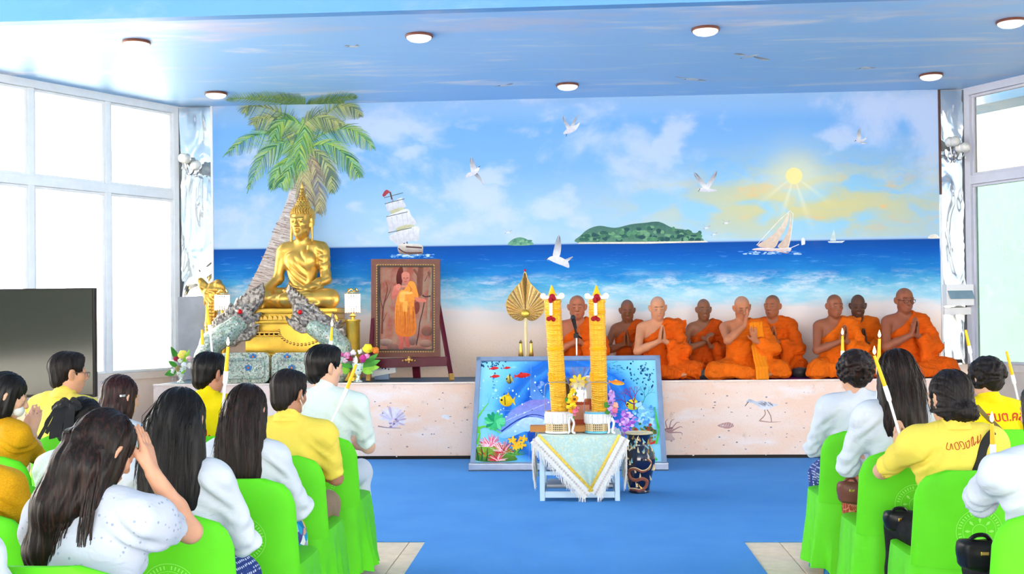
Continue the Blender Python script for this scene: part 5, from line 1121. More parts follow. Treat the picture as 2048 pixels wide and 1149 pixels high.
# ================================================================ flower arrangements
LEAF = [mat('leaf_green', C(72, 150, 50), .5, var=.3), mat('light_leaf', C(140, 196, 60), .5, var=.2)]
def fl_mat(c): 
    k = 'petal_%d_%d_%d' % c
    if k not in M: M[k] = mat(k, C(*c), .6, var=.12)
    return M[k]
def blossom(p, r, col, parent, n=16, seed=0, name='blossom'):
    rr = random.Random(seed); mb = MB(); p = Vector(p)
    for i in range(n):
        u = rr.uniform(-1, 1); a = rr.uniform(0, 2*PI); d = Vector((math.sqrt(1-u*u)*math.cos(a), math.sqrt(1-u*u)*math.sin(a)-.35, u)).normalized(); q = d.to_track_quat('Z', 'Y').to_matrix()
        mb.ball(p+d*r*.55, (r*.42, r*.42, r*.20), 7, 5, q @ Matrix.Rotation(.5, 3, 'X'))
    return mb.build(name, fl_mat(col), parent, True)
def leaf(p, d, l, w_, m, parent):
    d = Vector(d).normalized(); s = d.cross(Vector((0, -1, .2))).normalized(); n = s.cross(d); mb = MB(); vs = []; fs = []
    for i in range(7): t_ = i/6; ww = w_*math.sin(PI*min(t_*.94+.04, 1)); c = Vector(p)+d*l*t_+n*(.18*l*t_*t_); vs += [c-s*ww, c+n*ww*.25, c+s*ww]
    for i in range(6): fs += [(3*i, 3*i+1, 3*i+4, 3*i+3), (3*i+1, 3*i+2, 3*i+5, 3*i+4)]
    b = len(vs); vs2 = [v+n*.002 for v in vs]; mb.add(vs, fs); mb.add(vs2, [f[::-1] for f in fs]); return mb.build('leaf', m, parent, True)
def bouquet(name, label, px, Y, ybase, vase_h, vm, fl, lv, rad):
    o = empty(name, (onY(px, 740, Y).x, Y, ST+.012), 0, label, 'flowers', 'flower arrangements'); off = np.array(o.location); r_ = rad
    MB().lathe([(r_*.75, 0), (r_*.8, .012), (r_*.35, .03), (r_*.3, vase_h*.35), (r_*.8, vase_h*.55), (r_, vase_h*.85), (r_*1.05, vase_h), (r_*.9, vase_h)], n=20).build('vase', vm, o, True)
    for i, (x, y, r, c) in enumerate(fl): blossom(D3(x, y, Y-.02*(i % 3))-off, r/190, c, o, 14, i)
    for i, (x0, y0, x1, y1, w_) in enumerate(lv): a, b = D3(x0, y0, Y)-off, D3(x1, y1, Y-.05)-off; leaf(a, b-a, np.linalg.norm(b-a), w_/190, LEAF[i % 2], o)
vm = NT('painted_porcelain'); g = vm.geo(); vm = vm.set(col=vm.mix(vm.step(vm.vor(g, 30), .2, .35), C(90, 150, 160), C(226, 232, 220)), rough=.2)
bouquet('flower_vase', 'flower vase with a big yellow peony and green leaf beside the painting', 716, 11.84, 764, .20, vm, [(736, 700, 15, (252, 226, 60)), (752, 702, 9, (250, 140, 60)), (694, 712, 9, (236, 150, 190)), (683, 710, 7, (214, 110, 170)), (706, 706, 8, (250, 238, 240)), (726, 718, 10, (206, 60, 140)), (712, 722, 9, (236, 226, 230)), (700, 718, 7, (170, 40, 70)), (690, 722, 7, (240, 200, 214)), (720, 704, 7, (250, 246, 240)), (734, 714, 8, (240, 160, 200))],
        [(722, 735, 764, 722, 7), (722, 738, 762, 736, 7), (724, 732, 760, 708, 6), (700, 740, 680, 744, 8), (708, 735, 676, 728, 5), (722, 740, 748, 748, 6)], .06)
bouquet('flower_vase', 'flower vase with yellow and white blooms at the stage end by the window', 362, 11.86, 770, .17, vm, [(366, 712, 14, (252, 232, 110)), (352, 718, 7, (176, 40, 70)), (378, 718, 8, (244, 200, 200)), (346, 726, 7, (240, 240, 235)), (368, 730, 8, (250, 250, 248)), (356, 738, 8, (170, 150, 90)), (380, 732, 8, (246, 246, 240)), (344, 744, 7, (250, 250, 250)), (360, 722, 6, (250, 250, 230))],
        [(358, 726, 343, 692, 6), (362, 735, 384, 698, 5), (356, 735, 336, 722, 5), (366, 738, 366, 750, 6), (354, 742, 330, 752, 7)], .055)

# ================================================================ painting on the easel
EX = 12.16; M['frame_wood'] = mat('dark_brown_frame', C(104, 54, 42), .35, var=.2); M['maroon'] = mat('maroon_wood', C(84, 14, 34), .35); M['gold_trim'] = mat('gold_trim', C(206, 160, 84), .35, .6)
o = empty('framed_painting', (onY(812, 615, EX).x, EX, onY(812, 715, EX).z), 0, 'framed painting of a monk with a walking stick', 'painting'); off = Vector(o.location); pn = Vector((0, -1, 0)); q = lambda x, y: onY(x, y, EX)-off
def bar4(nm, m, x0, y0, x1, y1, w_, th, dy):
    c = [(x0, y0), (x1, y0), (x1, y1), (x0, y1)]; i = [(x0+w_, y0+w_), (x1-w_, y0+w_), (x1-w_, y1-w_), (x0+w_, y1-w_)]
    for k in range(4):
        a, b, e, d = c[k], c[(k+1) % 4], i[(k+1) % 4], i[k]; f = [q(*v)+Vector((0, dy, 0)) for v in (a, b, e, d)]; g_ = [v+Vector((0, -th, 0)) for v in f]
        MB().add(f+g_, [(0, 1, 2, 3), (7, 6, 5, 4), (0, 4, 5, 1), (1, 5, 6, 2), (2, 6, 7, 3), (3, 7, 4, 0)]).build(nm, m, o)
bar4('frame_rail', M['frame_wood'], 744, 519, 881, 715, 13, .05, 0); bar4('gilt_edge', mat('dull_gilt', C(110, 84, 54), .5, .3), 754, 529, 871, 705, 2.5, .055, 0); bar4('inner_rail', mat('inner_frame', C(56, 44, 36), .4), 757, 531.5, 868, 702, 3, .035, 0)
mb = MB()
for k in range(34):
    for x, y in ((755.5, 532+k*5.1), (869.5, 532+k*5.1)): mb.ball(q(x, y)+Vector((0, -.055, 0)), .007, 6, 4)
    if k < 23:
        for y in (530.5, 703.5): mb.ball(q(758+k*5, y)+Vector((0, -.055, 0)), .007, 6, 4)
mb.build('gilt_beading', M['gold_trim'], o, True)
t = NT('painting_ground'); g = t.geo(); t.set(col=t.mix(t.step(t.noise(g, 7, 5), .35, .65), C(156, 88, 72), t.mix(t.noise(g, 3, 3), C(184, 126, 106), C(132, 120, 102))), rough=.6, spec=.12)
f = [q(758, 532), q(868, 532), q(868, 702), q(758, 702)]; MB().add([v+Vector((0, -.006, 0)) for v in f]+[v+Vector((0, .0, 0)) for v in f], [(0, 1, 2, 3), (4, 5, 6, 7), (0, 4, 5, 1), (1, 5, 6, 2), (2, 6, 7, 3), (3, 7, 4, 0)]).build('canvas', t.m, o)
P = Paint(lambda x, y: q(x, y), pn, .0075); rr = random.Random(2)
X = lambda x: 730+x/4.105; Yp = lambda y: 500+y/4.104
def pl(pts, c, c2=None): P.poly([(X(a), Yp(b)) for a, b in pts], c, c2)
def ln(pts, w_, c, w2=None): P.line([(X(a), Yp(b)) for a, b in pts], w_, c, w2=w2)
for (a, b, e, d) in ((400, 160, 470, 250), (470, 140, 460, 370), (520, 180, 545, 240)): ln([(a, b), (e, d)], 5, C(120, 78, 66))
ln([(455, 140), (440, 250), (450, 380)], 7, C(116, 72, 60)); ln([(140, 690), (150, 480), (185, 330), (170, 260)], 4, C(110, 66, 56), 1); ln([(150, 500), (125, 380), (130, 280)], 2.4, C(110, 70, 60), .8); ln([(160, 440), (205, 340), (215, 290)], 2, C(110, 70, 60), .8); ln([(145, 600), (180, 520)], 2, C(110, 70, 60), .6); ln([(230, 140), (215, 300), (225, 460)], 2.5, C(150, 100, 88), 1); ln([(520, 600), (530, 380), (550, 200)], 6, C(150, 130, 112)); ln([(490, 260), (520, 200), (530, 160)], 1.6, C(100, 70, 60), .5); ln([(440, 230), (410, 180)], 1.8, C(100, 70, 60), .5)
for (a, b, e, d, c) in ((170, 760, 60, 30, C(176, 146, 130)), (390, 740, 40, 45, C(150, 120, 110)), (510, 670, 48, 40, C(140, 90, 74)), (500, 770, 55, 32, C(170, 130, 112)), (230, 800, 50, 28, C(140, 100, 88)), (420, 820, 80, 22, C(130, 92, 84)), (320, 820, 60, 18, C(110, 86, 84))): P.ell(X(a), Yp(b), e/4.1, d/4.1, c, C(104, 74, 66))
pl([(262, 280), (258, 220), (275, 160), (300, 138), (312, 160), (312, 220), (300, 290), (280, 300)], C(104, 48, 42), C(78, 34, 32))
pl([(410, 440), (440, 430), (450, 470), (440, 510), (415, 525)], C(120, 60, 50))
pl([(240, 300), (222, 350), (218, 395), (235, 412), (258, 385), (290, 345), (262, 300)], C(206, 120, 104), C(184, 98, 84)); pl([(255, 295), (275, 280), (295, 290), (290, 320), (268, 330)], C(212, 128, 110))
pl([(270, 700), (290, 760), (275, 800), (290, 826), (312, 822), (318, 780), (312, 700)], C(196, 100, 88), C(170, 82, 72)); pl([(335, 700), (330, 760), (340, 795), (360, 804), (372, 790), (362, 740), (370, 690)], C(196, 100, 88), C(170, 82, 72))
pl([(300, 330), (270, 370), (250, 460), (246, 580), (256, 690), (330, 715), (395, 705), (420, 650), (412, 520), (405, 420), (440, 390), (425, 320), (405, 268), (370, 258), (345, 290), (320, 330)], C(232, 150, 62), C(206, 110, 44))
pl([(285, 360), (300, 345), (330, 345), (325, 420), (295, 430), (282, 410)], C(244, 172, 84)); pl([(315, 430), (350, 425), (352, 500), (312, 505)], C(240, 164, 76)); pl([(300, 345), (380, 345), (386, 362), (300, 366)], C(246, 180, 96)); pl([(405, 390), (440, 395), (490, 405), (505, 420), (480, 432), (430, 425)], C(206, 116, 98))
for k in range(26): x = rr.uniform(258, 408); ln([(x, rr.uniform(450, 560)), (x+rr.uniform(-8, 8), rr.uniform(600, 690))], .9, C(176, 92, 40), .4)
for k in range(8): ln([(350+k*6, 280+k*6), (400-k*6, 340+k*2)], .8, C(190, 104, 44), .3)
pl([(300, 215), (308, 190), (335, 180), (362, 192), (368, 225), (360, 262), (335, 284), (312, 266)], C(206, 132, 114), C(190, 110, 96)); P.ell(X(322), Yp(232), 1.6, .7, C(70, 40, 36)); P.ell(X(349), Yp(232), 1.6, .7, C(70, 40, 36)); ln([(322, 262), (348, 262)], 1, C(140, 60, 60)); ln([(336, 236), (338, 250)], 1.2, C(160, 90, 80)); ln([(300, 300), (335, 300), (345, 288)], 4, C(206, 130, 112))
ln([(488, 430), (470, 520), (450, 600), (440, 690), (422, 785)], 2, C(70, 50, 50)); ln([(472, 372), (495, 386), (540, 380)], 2.6, C(60, 44, 46))
P.build('canvas_image', o)
o = empty('easel', (onY(812, 760, EX).x, EX, ST+.012), 0, 'maroon wooden easel with gold feet', 'easel'); off = Vector(o.location); q = lambda x, y, Y=EX: onY(x, y, Y)-off
def beam(nm, m, a, b, w_, d_):
    a, b = Vector(a), Vector(b); R = (b-a).to_track_quat('Z', 'Y').to_matrix(); return MB().cbox((a+b)/2, (w_, d_, (b-a).length), .004, R=R).build(nm, m, o)
zf = Vector((0, 0, -.012))
a, b = q(896, 723, 12.02), q(735, 728, 12.02); beam('shelf', M['maroon'], a, b, .05, .10)
for x0, x1 in ((868, 904), (752, 737)):
    ft = q(x1, 764, 11.95); ft.z = .002; tp = q(x0, 560, 12.24); beam('leg', M['maroon'], tp, ft+(tp-ft)*.06, .04, .035); beam('brass_foot', M['gold_trim'], ft+(tp-ft)*.065, ft, .046, .042)
b = q(834, 757, 12.42); b.z = .005; beam('back_leg', M['maroon'], q(822, 600, 12.24), b, .085, .03)
for (x, y, r_) in ((818, 720, .022), (812, 721, .014), (824, 721, .014), (806, 722, .011), (830, 722, .011), (818, 715, .012), (818, 725, .012)): MB().ball(q(x, y, 11.965), (r_, .012, r_)).build('gilt_ornament', M['gold_trim'], o, True)
# white keyboard behind the easel
a = onY(766, 748, 12.2); o = empty('keyboard', (a.x, 12.25, ST+.012), .12, 'white boxed keyboard propped beneath the framed painting', 'keyboard')
MB().cbox((0, 0, .13), (.27, .22, .07), .008, R=Matrix.Rotation(.4, 3, 'X') @ Matrix.Rotation(-.18, 3, 'Y')).build('body', M['white'], o); MB().cbox((-.02, .02, .045), (.16, .15, .09), .006).build('stand', mat('pale_blue_box', C(120, 140, 170), .5), o)
for k in range(5): MB().box((-.08+.035*k, -.1, .15-.006*k), (.012, .05, .012), R=Matrix.Rotation(.4, 3, 'X')).build('key', M['black'], o)
MB().box((.02, .03, .195), (.2, .09, .012), R=Matrix.Rotation(.4, 3, 'X')).build('panel', M['grey_board'], o)

# ================================================================ ceremonial fan
FY = 12.0; a = onY(1051, 640, FY); o = empty('ceremonial_fan', (a.x, FY, ST+.012), 0, 'heart-shaped gold ceremonial fan on a brass stand', 'fan'); off = Vector(o.location); q = lambda x, y: onY(x, y, FY)-off
hf = [(1050, 545), (1056, 562), (1070, 578), (1084, 592), (1089, 608), (1085, 625), (1074, 637), (1062, 641), (1051, 636), (1041, 641), (1028, 637), (1017, 626), (1013, 610), (1018, 594), (1030, 578), (1044, 562)]
oul = [(p.x, p.y) for p in spline([(x, y, 0) for x, y in hf], 5, True)]; c0 = Vector((1051, 628, 0)); mb = MB(); cols = [C(206, 178, 110), C(176, 140, 88), C(236, 216, 150), C(160, 118, 84), C(222, 198, 130)]
N = len(oul); ctr = q(c0.x, c0.y)
for i in range(N):
    (x0, y0), (x1, y1) = oul[i], oul[(i+1) % N]; mb.col = cols[i % 5]; am = .012*(i % 2)
    A, B = q(x0, y0), q(x1, y1); v = [ctr+Vector((0, -.01, 0)), A+Vector((0, -.012, 0)), B+Vector((0, -.012, 0)), (A+B)/2+Vector((0, -.02, 0)), A+Vector((0, .006, 0)), B+Vector((0, .006, 0)), ctr+Vector((0, .008, 0))]
    mb.add(v, [(0, 1, 3), (0, 3, 2), (4, 6, 5), (1, 4, 5, 2), (1, 2, 3)])
mb.build('pleated_leaf', attrmat('gold_brocade', .35, .55, .2, 60), o)
MB().tube([q(x, y) for x, y in oul], .008, 6, closed=True).build('gilt_rim', M['gold'], o, True)
MB().ball(ctr+Vector((0, -.015, 0)), (.045, .02, .045), 18, 8).build('boss', M['gold2'], o, True); MB().ball(q(1050, 541)+Vector((0, 0, 0)), .014).build('ruby_tip', M['ruby'], o, True); MB().tube([q(1050, 556), q(1050, 541)], [.008, .005], 6).build('spire', M['gold'], o, True)
MB().tube([ctr, Vector((ctr.x, 0, .0))], .016, 10).build('pole', mat('ivory_pole', C(236, 214, 160), .4), o, True)
MB().lathe([(.10, 0), (.10, .02), (.03, .04), (.03, .1), (.05, .12), (.02, .14), (.02, .25)], n=18).build('foot', M['brass'], o, True)
for sg in (-1, 1):
    x = ctr.x+sg*.055; zt_ = q(1040, 680).z
    MB().lathe([(.022, .05), (.03, .09), (.016, .12), (.03, .16), (.03, .2), (.016, .22), (.028, .25), (.012, zt_-.04), (.02, zt_-.03), (0, zt_)], (x, 0, 0), 14).build('finial', M['brass'], o, True)
MB().tube([(ctr.x-.055, 0, .2), (ctr.x+.055, 0, .2)], .014, 8).build('crossbar', M['brass'], o, True)
# ================================================================ sea-life board leaning on the stage
b0, b1 = onZ(945, 938, .03), onZ(1331, 934, .03); t0_, t1_ = onY(952, 717, 11.66), onY(1318, 714, 11.66)
b0.y = b1.y = (b0.y+b1.y)/2; zt_ = (t0_.z+t1_.z)/2
BL, BR, TL, TR = Vector((b0.x, b0.y, .03)), Vector((b1.x, b1.y, .03)), Vector((t0_.x, 11.66, zt_)), Vector((t1_.x, 11.66, zt_))
BL.x = TL.x = (BL.x+TL.x)/2-.01; BR.x = TR.x = (BR.x+TR.x)/2+.01
bw, bh = BR.x-BL.x, (TL-BL).length; uy = (TL-BL).normalized(); ux = Vector((1, 0, 0)); bn = ux.cross(uy).normalized()
if bn.y > 0: bn = -bn
brd = empty('picture_board', tuple(BL+ux*bw/2), 0, 'sea-life picture board with a dolphin, leaning against the stage', 'board'); bo = Vector(brd.location)
Rb = Matrix((ux, uy, ux.cross(uy))).transposed(); M['board_frame'] = mat('grey_board_frame', C(132, 150, 178), .4, var=.08)
def bp(u, v, d=0): return BL + ux*u + uy*v + bn*d - bo
MB().box(bp(bw/2, bh/2, -.012), (bw, bh, .02), R=Rb).build('backing', M['grey_board'], brd)
fwid = .05
for u, v, a, b in ((bw/2, fwid/2, bw, fwid), (bw/2, bh-fwid/2, bw, fwid), (fwid/2, bh/2, fwid, bh), (bw-fwid/2, bh/2, fwid, bh)): MB().cbox(bp(u, v, .008), (a, b, .04), .006, R=Rb).build('frame_rail', M['board_frame'], brd)
MB().cbox(Vector((BL.x+bw/2, BL.y-.03, .045))-bo, (bw+.02, .07, .07), .01).build('foot_rail', M['silver'], brd)
MB().cbox(Vector((BL.x+bw/2, BL.y-.03, .008))-bo, (bw+.02, .075, .012), .002).build('foot_strip', mat('dark_strip', C(70, 76, 84), .5), brd)
t = NT('sea_print_water'); g = t.geo(); x, y, z = t.xyz(g); c_ = bp(bw*.5, bh*.55)
dx = t.math('SUBTRACT', x, c_.x); dz = t.math('SUBTRACT', z, c_.z-.05); rad = t.math('SQRT', t.math('ADD', t.math('MULTIPLY', dx, dx), t.math('MULTIPLY', t.math('MULTIPLY', dz, dz), 1.5)))
sw = t.math('ADD', rad, t.math('MULTIPLY', t.math('SUBTRACT', t.noise(g, 3, 4), .5), .16)); an = t.math('ARCTAN2', dx, dz)
ring = t.math('SINE', t.math('ADD', t.math('MULTIPLY', sw, 26), t.math('MULTIPLY', an, .7)))
col = t.ramp(sw, [(0, C(150, 222, 246)), (.28, C(60, 160, 236)), (.42, C(16, 84, 200)), (.52, C(60, 150, 232)), (.62, C(28, 110, 216)), (.75, C(110, 200, 244)), (.95, C(150, 222, 248))])
col = t.mix(t.math('MULTIPLY', t.step(ring, .3, .95), t.step(sw, .75, .5, .0, .55) if False else t.step(sw, .5, .75, .5, 0)), col, C(14, 60, 180)); col = t.mix(t.step(t.noise(g, 10, 5), .6, .75, 0, .5), col, C(206, 240, 252))
t.set(col=col, rough=.25); Mp = t.m
MB().box(bp(bw/2, bh/2, .004), (bw-2*fwid+.01, bh-2*fwid+.01, .006), R=Rb).build('print', Mp, brd)
for u in (bw*.30,): MB().box(bp(u, bh/2, .0075), (.003, bh-2*fwid, .001), R=Rb).build('seam', M['board_frame'], brd)
MB().box(bp(bw*.5, bh*.5, .0075), (bw-2*fwid, .003, .001), R=Rb).build('seam', M['board_frame'], brd)
fb = lambda x_, y_: onP(x_, y_, BL+bn*.008, bn)-bo
P = Paint(fb, bn, .0005); rr = random.Random(11)
# zoom coordinates (crop 920..1360 x 520..1020 at 2.298) to photo
Z = lambda pts: [(920+a/2.298, 520+b/2.298) for a, b in pts]
def zp(pts, c, c2=None): P.poly(Z(pts), c, c2)
def zl(pts, w_, c, w2=None, c2=None): P.line(Z(pts), w_/2.298, c, c2, None if w2 is None else w2/2.298)
zp([(180, 800), (190, 750), (230, 700), (290, 660), (350, 640), (400, 640), (440, 680), (430, 740), (390, 740), (330, 720), (280, 730), (240, 770)], C(140, 130, 214), C(120, 170, 236)); zp([(330, 640), (325, 590), (330, 548), (338, 545), (350, 580), (375, 620), (400, 640)], C(70, 120, 200), C(96, 150, 220))
zp([(180, 805), (230, 775), (290, 730), (350, 725), (395, 745), (390, 790), (350, 800), (300, 790), (250, 810), (200, 822)], C(206, 226, 248), C(120, 190, 240)); zl([(190, 790), (260, 740), (330, 712), (390, 722)], 7, C(46, 60, 150), 3)
zp([(310, 800), (330, 780), (350, 790), (345, 830), (330, 850), (315, 830)], C(30, 80, 180), C(20, 60, 150)); P.ell(*Z([(330, 690)])[0], 2, 1.4, C(20, 30, 60))
for k in range(9): zl([(205+k*20, 745-k*9), (240+k*20, 725-k*8)], 3, C(190, 196, 240), 1)
for k in range(70): a = rr.uniform(0, 2*PI); q_ = rr.uniform(60, 230); P.ell(920+(360+q_*math.cos(a))/2.298, 520+(690+q_*.7*math.sin(a))/2.298, rr.uniform(.6, 2.2), rr.uniform(.6, 2.2), C(220, 244, 254))
for k in range(26): P.ell(920+rr.uniform(90, 240)/2.298, 520+rr.uniform(540, 720)/2.298, rr.uniform(.8, 3), rr.uniform(.8, 3), rr.choice([C(60, 140, 216), C(190, 234, 250), C(40, 110, 190)]))
def fish(x_, y_, l, h_, c, c2, d=1, rot=0):
    x_, y_ = Z([(x_, y_)])[0]; l /= 2.298; h_ /= 2.298; R_ = lambda a, b: (x_+(a*math.cos(rot)-b*math.sin(rot))*d, y_+a*math.sin(rot)+b*math.cos(rot))
    P.poly([R_(-l*.5, 0), R_(-l*.25, -h_*.45), R_(l*.1, -h_*.5), R_(l*.32, -h_*.12), R_(l*.32, h_*.12), R_(l*.1, h_*.45), R_(-l*.25, h_*.4)], c, c2); P.poly([R_(l*.25, 0), R_(l*.5, -h_*.4), R_(l*.44, 0), R_(l*.5, h_*.4)], c2, c, False); P.poly([R_(-l*.1, -h_*.4), R_(l*.05, -h_*.75), R_(l*.15, -h_*.4)], c2, None, False); P.ell(*R_(-l*.36, -h_*.08), h_*.09, h_*.09, C(20, 20, 20))
for x_, y_, l in ((155, 500, 46), (160, 537, 46), (215, 498, 36), (285, 533, 76)): fish(x_, y_, l, l*.3, C(236, 60, 50), C(190, 30, 36), -1, .1)
fish(718, 566, 76, 22, C(240, 80, 40), C(250, 190, 60), -1, -.15); fish(218, 650, 74, 54, C(250, 214, 40), C(214, 170, 20)); fish(228, 552, 36, 40, C(240, 220, 110), C(60, 60, 50)); fish(798, 668, 76, 50, C(244, 224, 50), C(190, 196, 40)); zl([(770, 650), (800, 664), (826, 650)], 7, C(30, 50, 140), 3); zl([(228, 530), (232, 570)], 4, C(40, 40, 40)); zl([(205, 630), (208, 668)], 4, C(60, 60, 40))
for k in range(110):
    a, b = (rr.gauss(150, 40), rr.gauss(478, 16)) if k % 3 == 0 else (rr.gauss(840, 45), rr.gauss(520, 45))
    if 88 < a < 892 and b > 462: P.ell(*Z([(a, b)])[0], rr.uniform(1, 3.2), rr.uniform(.8, 2.2), rr.choice([C(30, 84, 130), C(16, 60, 110), C(50, 120, 160)]), rot=rr.uniform(0, 3))
for k in range(34): a, b = rr.gauss(705, 22), rr.gauss(495, 12); P.line(Z([(a, b), (a+11, b+2)]), 1.1, C(40, 110, 150), w2=.3)
def anem(x_, y_, r_, n, cols, up_=1.0, sp=PI, w_=5):
    for i in range(n):
        a = -PI/2+rr.uniform(-sp, sp)*.5; l = r_*rr.uniform(.55, 1.05); zl([(x_+rr.uniform(-.15, .15)*r_, y_), (x_+.6*l*math.cos(a), y_+.6*l*math.sin(a)*up_), (x_+l*math.cos(a)*1.05, y_+l*math.sin(a)*up_)], w_*rr.uniform(.7, 1.3), rr.choice(cols), 1.5)
def coral(x_, y_, l, a, c, d=4, w_=6):
    e = (x_+l*math.cos(a), y_+l*math.sin(a)); zl([(x_, y_), e], w_, c, w_*.7)
    if d: 
        for q_ in (-.45, .35): coral(e[0], e[1], l*.78, a+q_+rr.uniform(-.15, .15), c, d-1, w_*.7)
zp([(76, 925), (80, 860), (120, 835), (170, 850), (220, 860), (250, 900), (250, 925)], C(150, 196, 60), C(60, 110, 50))
anem(140, 860, 60, 60, [C(250, 190, 214), C(240, 120, 150), C(252, 226, 232), C(220, 60, 80)]); anem(200, 890, 62, 55, [C(220, 60, 60), C(240, 150, 160), C(170, 30, 50), C(250, 214, 214)]); anem(170, 925, 48, 40, [C(230, 80, 100), C(250, 200, 206), C(196, 40, 60)]); anem(110, 905, 40, 34, [C(190, 40, 50), C(160, 200, 70), C(120, 160, 40)])
anem(255, 900, 52, 36, [C(70, 150, 60), C(120, 190, 80), C(40, 110, 60)], w_=3)
for (x_, y_) in ((240, 830), (265, 845), (290, 825), (255, 860), (285, 855)): 
    for k in range(6): a = k*PI/3+rr.random(); P.ell(*Z([(x_+11*math.cos(a), y_+9*math.sin(a))])[0], 4.4, 2.2, rr.choice([C(250, 200, 50), C(246, 170, 40)]), rot=a)
for (x_, y_, l, a) in ((85, 925, 62, -1.7), (100, 925, 58, -1.5), (120, 928, 50, -1.35)): zl([(x_, y_), (x_+l*.5*math.cos(a), y_+l*.5*math.sin(a)), (x_+l*1.25*math.cos(a-.12), y_+l*1.25*math.sin(a))], 8, C(24, 90, 50), 2)
for pts in ([(82, 800), (78, 740), (100, 700), (130, 660)], [(84, 780), (110, 768), (150, 780), (190, 800)], [(78, 850), (90, 800), (80, 760)]): zl(pts, 12, C(110, 210, 70), 3)
for k in range(14): a = k*.5; P.ell(*Z([(160+28*math.cos(a), 745+22*math.sin(a))])[0], 10, 4, rr.choice([C(60, 190, 120), C(100, 214, 150), C(30, 150, 100)]), rot=a)
coral(800, 690, 34, -1.6, C(150, 30, 90), 4, 6); coral(770, 680, 26, -2.0, C(110, 40, 120), 4, 5); coral(840, 660, 26, -1.2, C(70, 150, 150), 4, 5); coral(715, 690, 28, -1.9, C(60, 30, 110), 4, 5); coral(130, 660, 16, -1.4, C(100, 180, 200), 3, 3)
for k in range(90): P.ell(*Z([(rr.gauss(770, 26), rr.gauss(745, 26))])[0], rr.uniform(2, 5), rr.uniform(2, 4), rr.choice([C(206, 150, 226), C(176, 110, 206), C(230, 190, 240), C(150, 80, 190)]))
for k in range(90): P.ell(*Z([(rr.gauss(855, 22), rr.gauss(725, 24))])[0], rr.uniform(2, 6), rr.uniform(2, 5), rr.choice([C(120, 190, 240), C(80, 150, 220), C(170, 220, 250)]))
for k in range(90): P.ell(*Z([(min(rr.gauss(850, 26), 895), rr.gauss(800, 16))])[0], rr.uniform(1.5, 4), rr.uniform(1.5, 3), rr.choice([C(90, 110, 40), C(130, 130, 60), C(60, 90, 50), C(160, 60, 50)]))
anem(870, 850, 40, 30, [C(200, 40, 50), C(170, 30, 40), C(120, 160, 60)], w_=5)
for pts in ([(890, 920), (885, 880), (860, 850), (840, 800)], [(905, 925), (880, 900), (860, 890)], [(912, 780), (900, 720), (895, 680)], [(900, 850), (912, 800), (905, 740)]): zl(pts, 11, C(70, 190, 70), 3)
for k in range(30): P.ell(*Z([(rr.uniform(770, 890), rr.uniform(880, 922))])[0], rr.uniform(3, 8), rr.uniform(2, 6), rr.choice([C(30, 150, 90), C(120, 210, 190), C(20, 110, 80), C(190, 230, 210)]))
P.build('sea_life_print', brd, label='printed dolphin, reef fish and corals')

# ================================================================ offering table with fringed cloth
TYF = onZ(1160, 1003, 0.008).y; xa, xb = onZ(1080, 1003, .008).x, onZ(1240, 1003, .008).x; TZ = onY(1160, 872, TYF).z; td = .52; tw = xb-xa; tcx = (xa+xb)/2
M['table_paint'] = mat('pale_blue_paint', C(200, 222, 236), .45, var=.06)
tb = empty('low_table', (tcx, TYF+td/2, .008), 0, 'low pale-blue framed table under the fringed cloth', 'table')
for sx in (-1, 1):
    for sy in (-1, 1): MB().cbox((sx*(tw/2-.02), sy*(td/2-.02), (TZ-.03)/2), (.04, .04, TZ-.03), .004).build('leg', M['table_paint'], tb)
MB().cbox((0, 0, TZ-.024), (tw, td, .028), .004).build('top', M['table_paint'], tb)
for sy in (-1, 1):
    MB().cbox((0, sy*(td/2-.02), .05), (tw-.082, .03, .05), .004).build('bottom_rail', M['table_paint'], tb); MB().cbox((0, sy*(td/2-.02), .22), (tw-.082, .026, .03), .004).build('mid_rail', M['table_paint'], tb)
for sx in (-1, 1): MB().cbox((sx*(tw/2-.02), 0, .05), (.03, td-.082, .05), .004).build('side_rail', M['table_paint'], tb)
MB().cbox((0, .05, .10), (tw-.1, td-.2, .02), .004).build('shelf', M['grey_board'], tb)
# cloth: a square laid cornerwise, one corner hanging in front and one at each side
t = NT('jacquard_cloth'); g = t.geo(); v = t.vor(g, 28, 'SMOOTH_F1'); v2 = t.noise(g, 30, 4, .6, 1.5); t.bump(v2, .3, .004)
M['jacq'] = t.set(col=t.mix(t.step(v2, .45, .62), C(176, 206, 196), t.mix(t.step(v, .2, .5), C(214, 214, 176), C(196, 218, 208))), rough=.45, sheen=.3)
M['lace_w'] = mat('white_fringe', C(240, 236, 230), .8, var=.1, vs=60); M['gold_braid'] = mat('gold_braid', C(214, 180, 60), .4, .3, var=.25, vs=80)
clo = empty('tablecloth', (tcx, TYF+td/2, .008+TZ-.008), 0, 'sage green fringed cloth with gold braid hanging off the low table', 'tablecloth'); hw_ = tw/2+.018; hd_ = td/2+.014
MB().cbox((0, 0, .0), (tw+.036, td+.028, .006), .0025).build('top_panel', M['jacq'], clo)
def hang(fn, name, m, n=24, k=10, th=.004):           # fn(u,v)->point; sheet with thickness
    vs = [Vector(fn(i/n, j/k)) for i in range(n+1) for j in range(k+1)]; fs = [(i*(k+1)+j, (i+1)*(k+1)+j, (i+1)*(k+1)+j+1, i*(k+1)+j+1) for i in range(n) for j in range(k)]
    return MB().add(vs, fs).build(name, m, clo, True, 80)
apx = onY(1182, 985, TYF).x-tcx; az = onY(1182, 985, TYF).z-clo.location.z
def tri_pt(u, v, a, b, c, out):                       # u along the table edge a-b, v down towards the tip c
    p = a.lerp(b, u); e = c; q_ = p.lerp(e, v); return q_ + out*(.012+.03*v*(1-v)+.008*math.sin(u*14)*v)
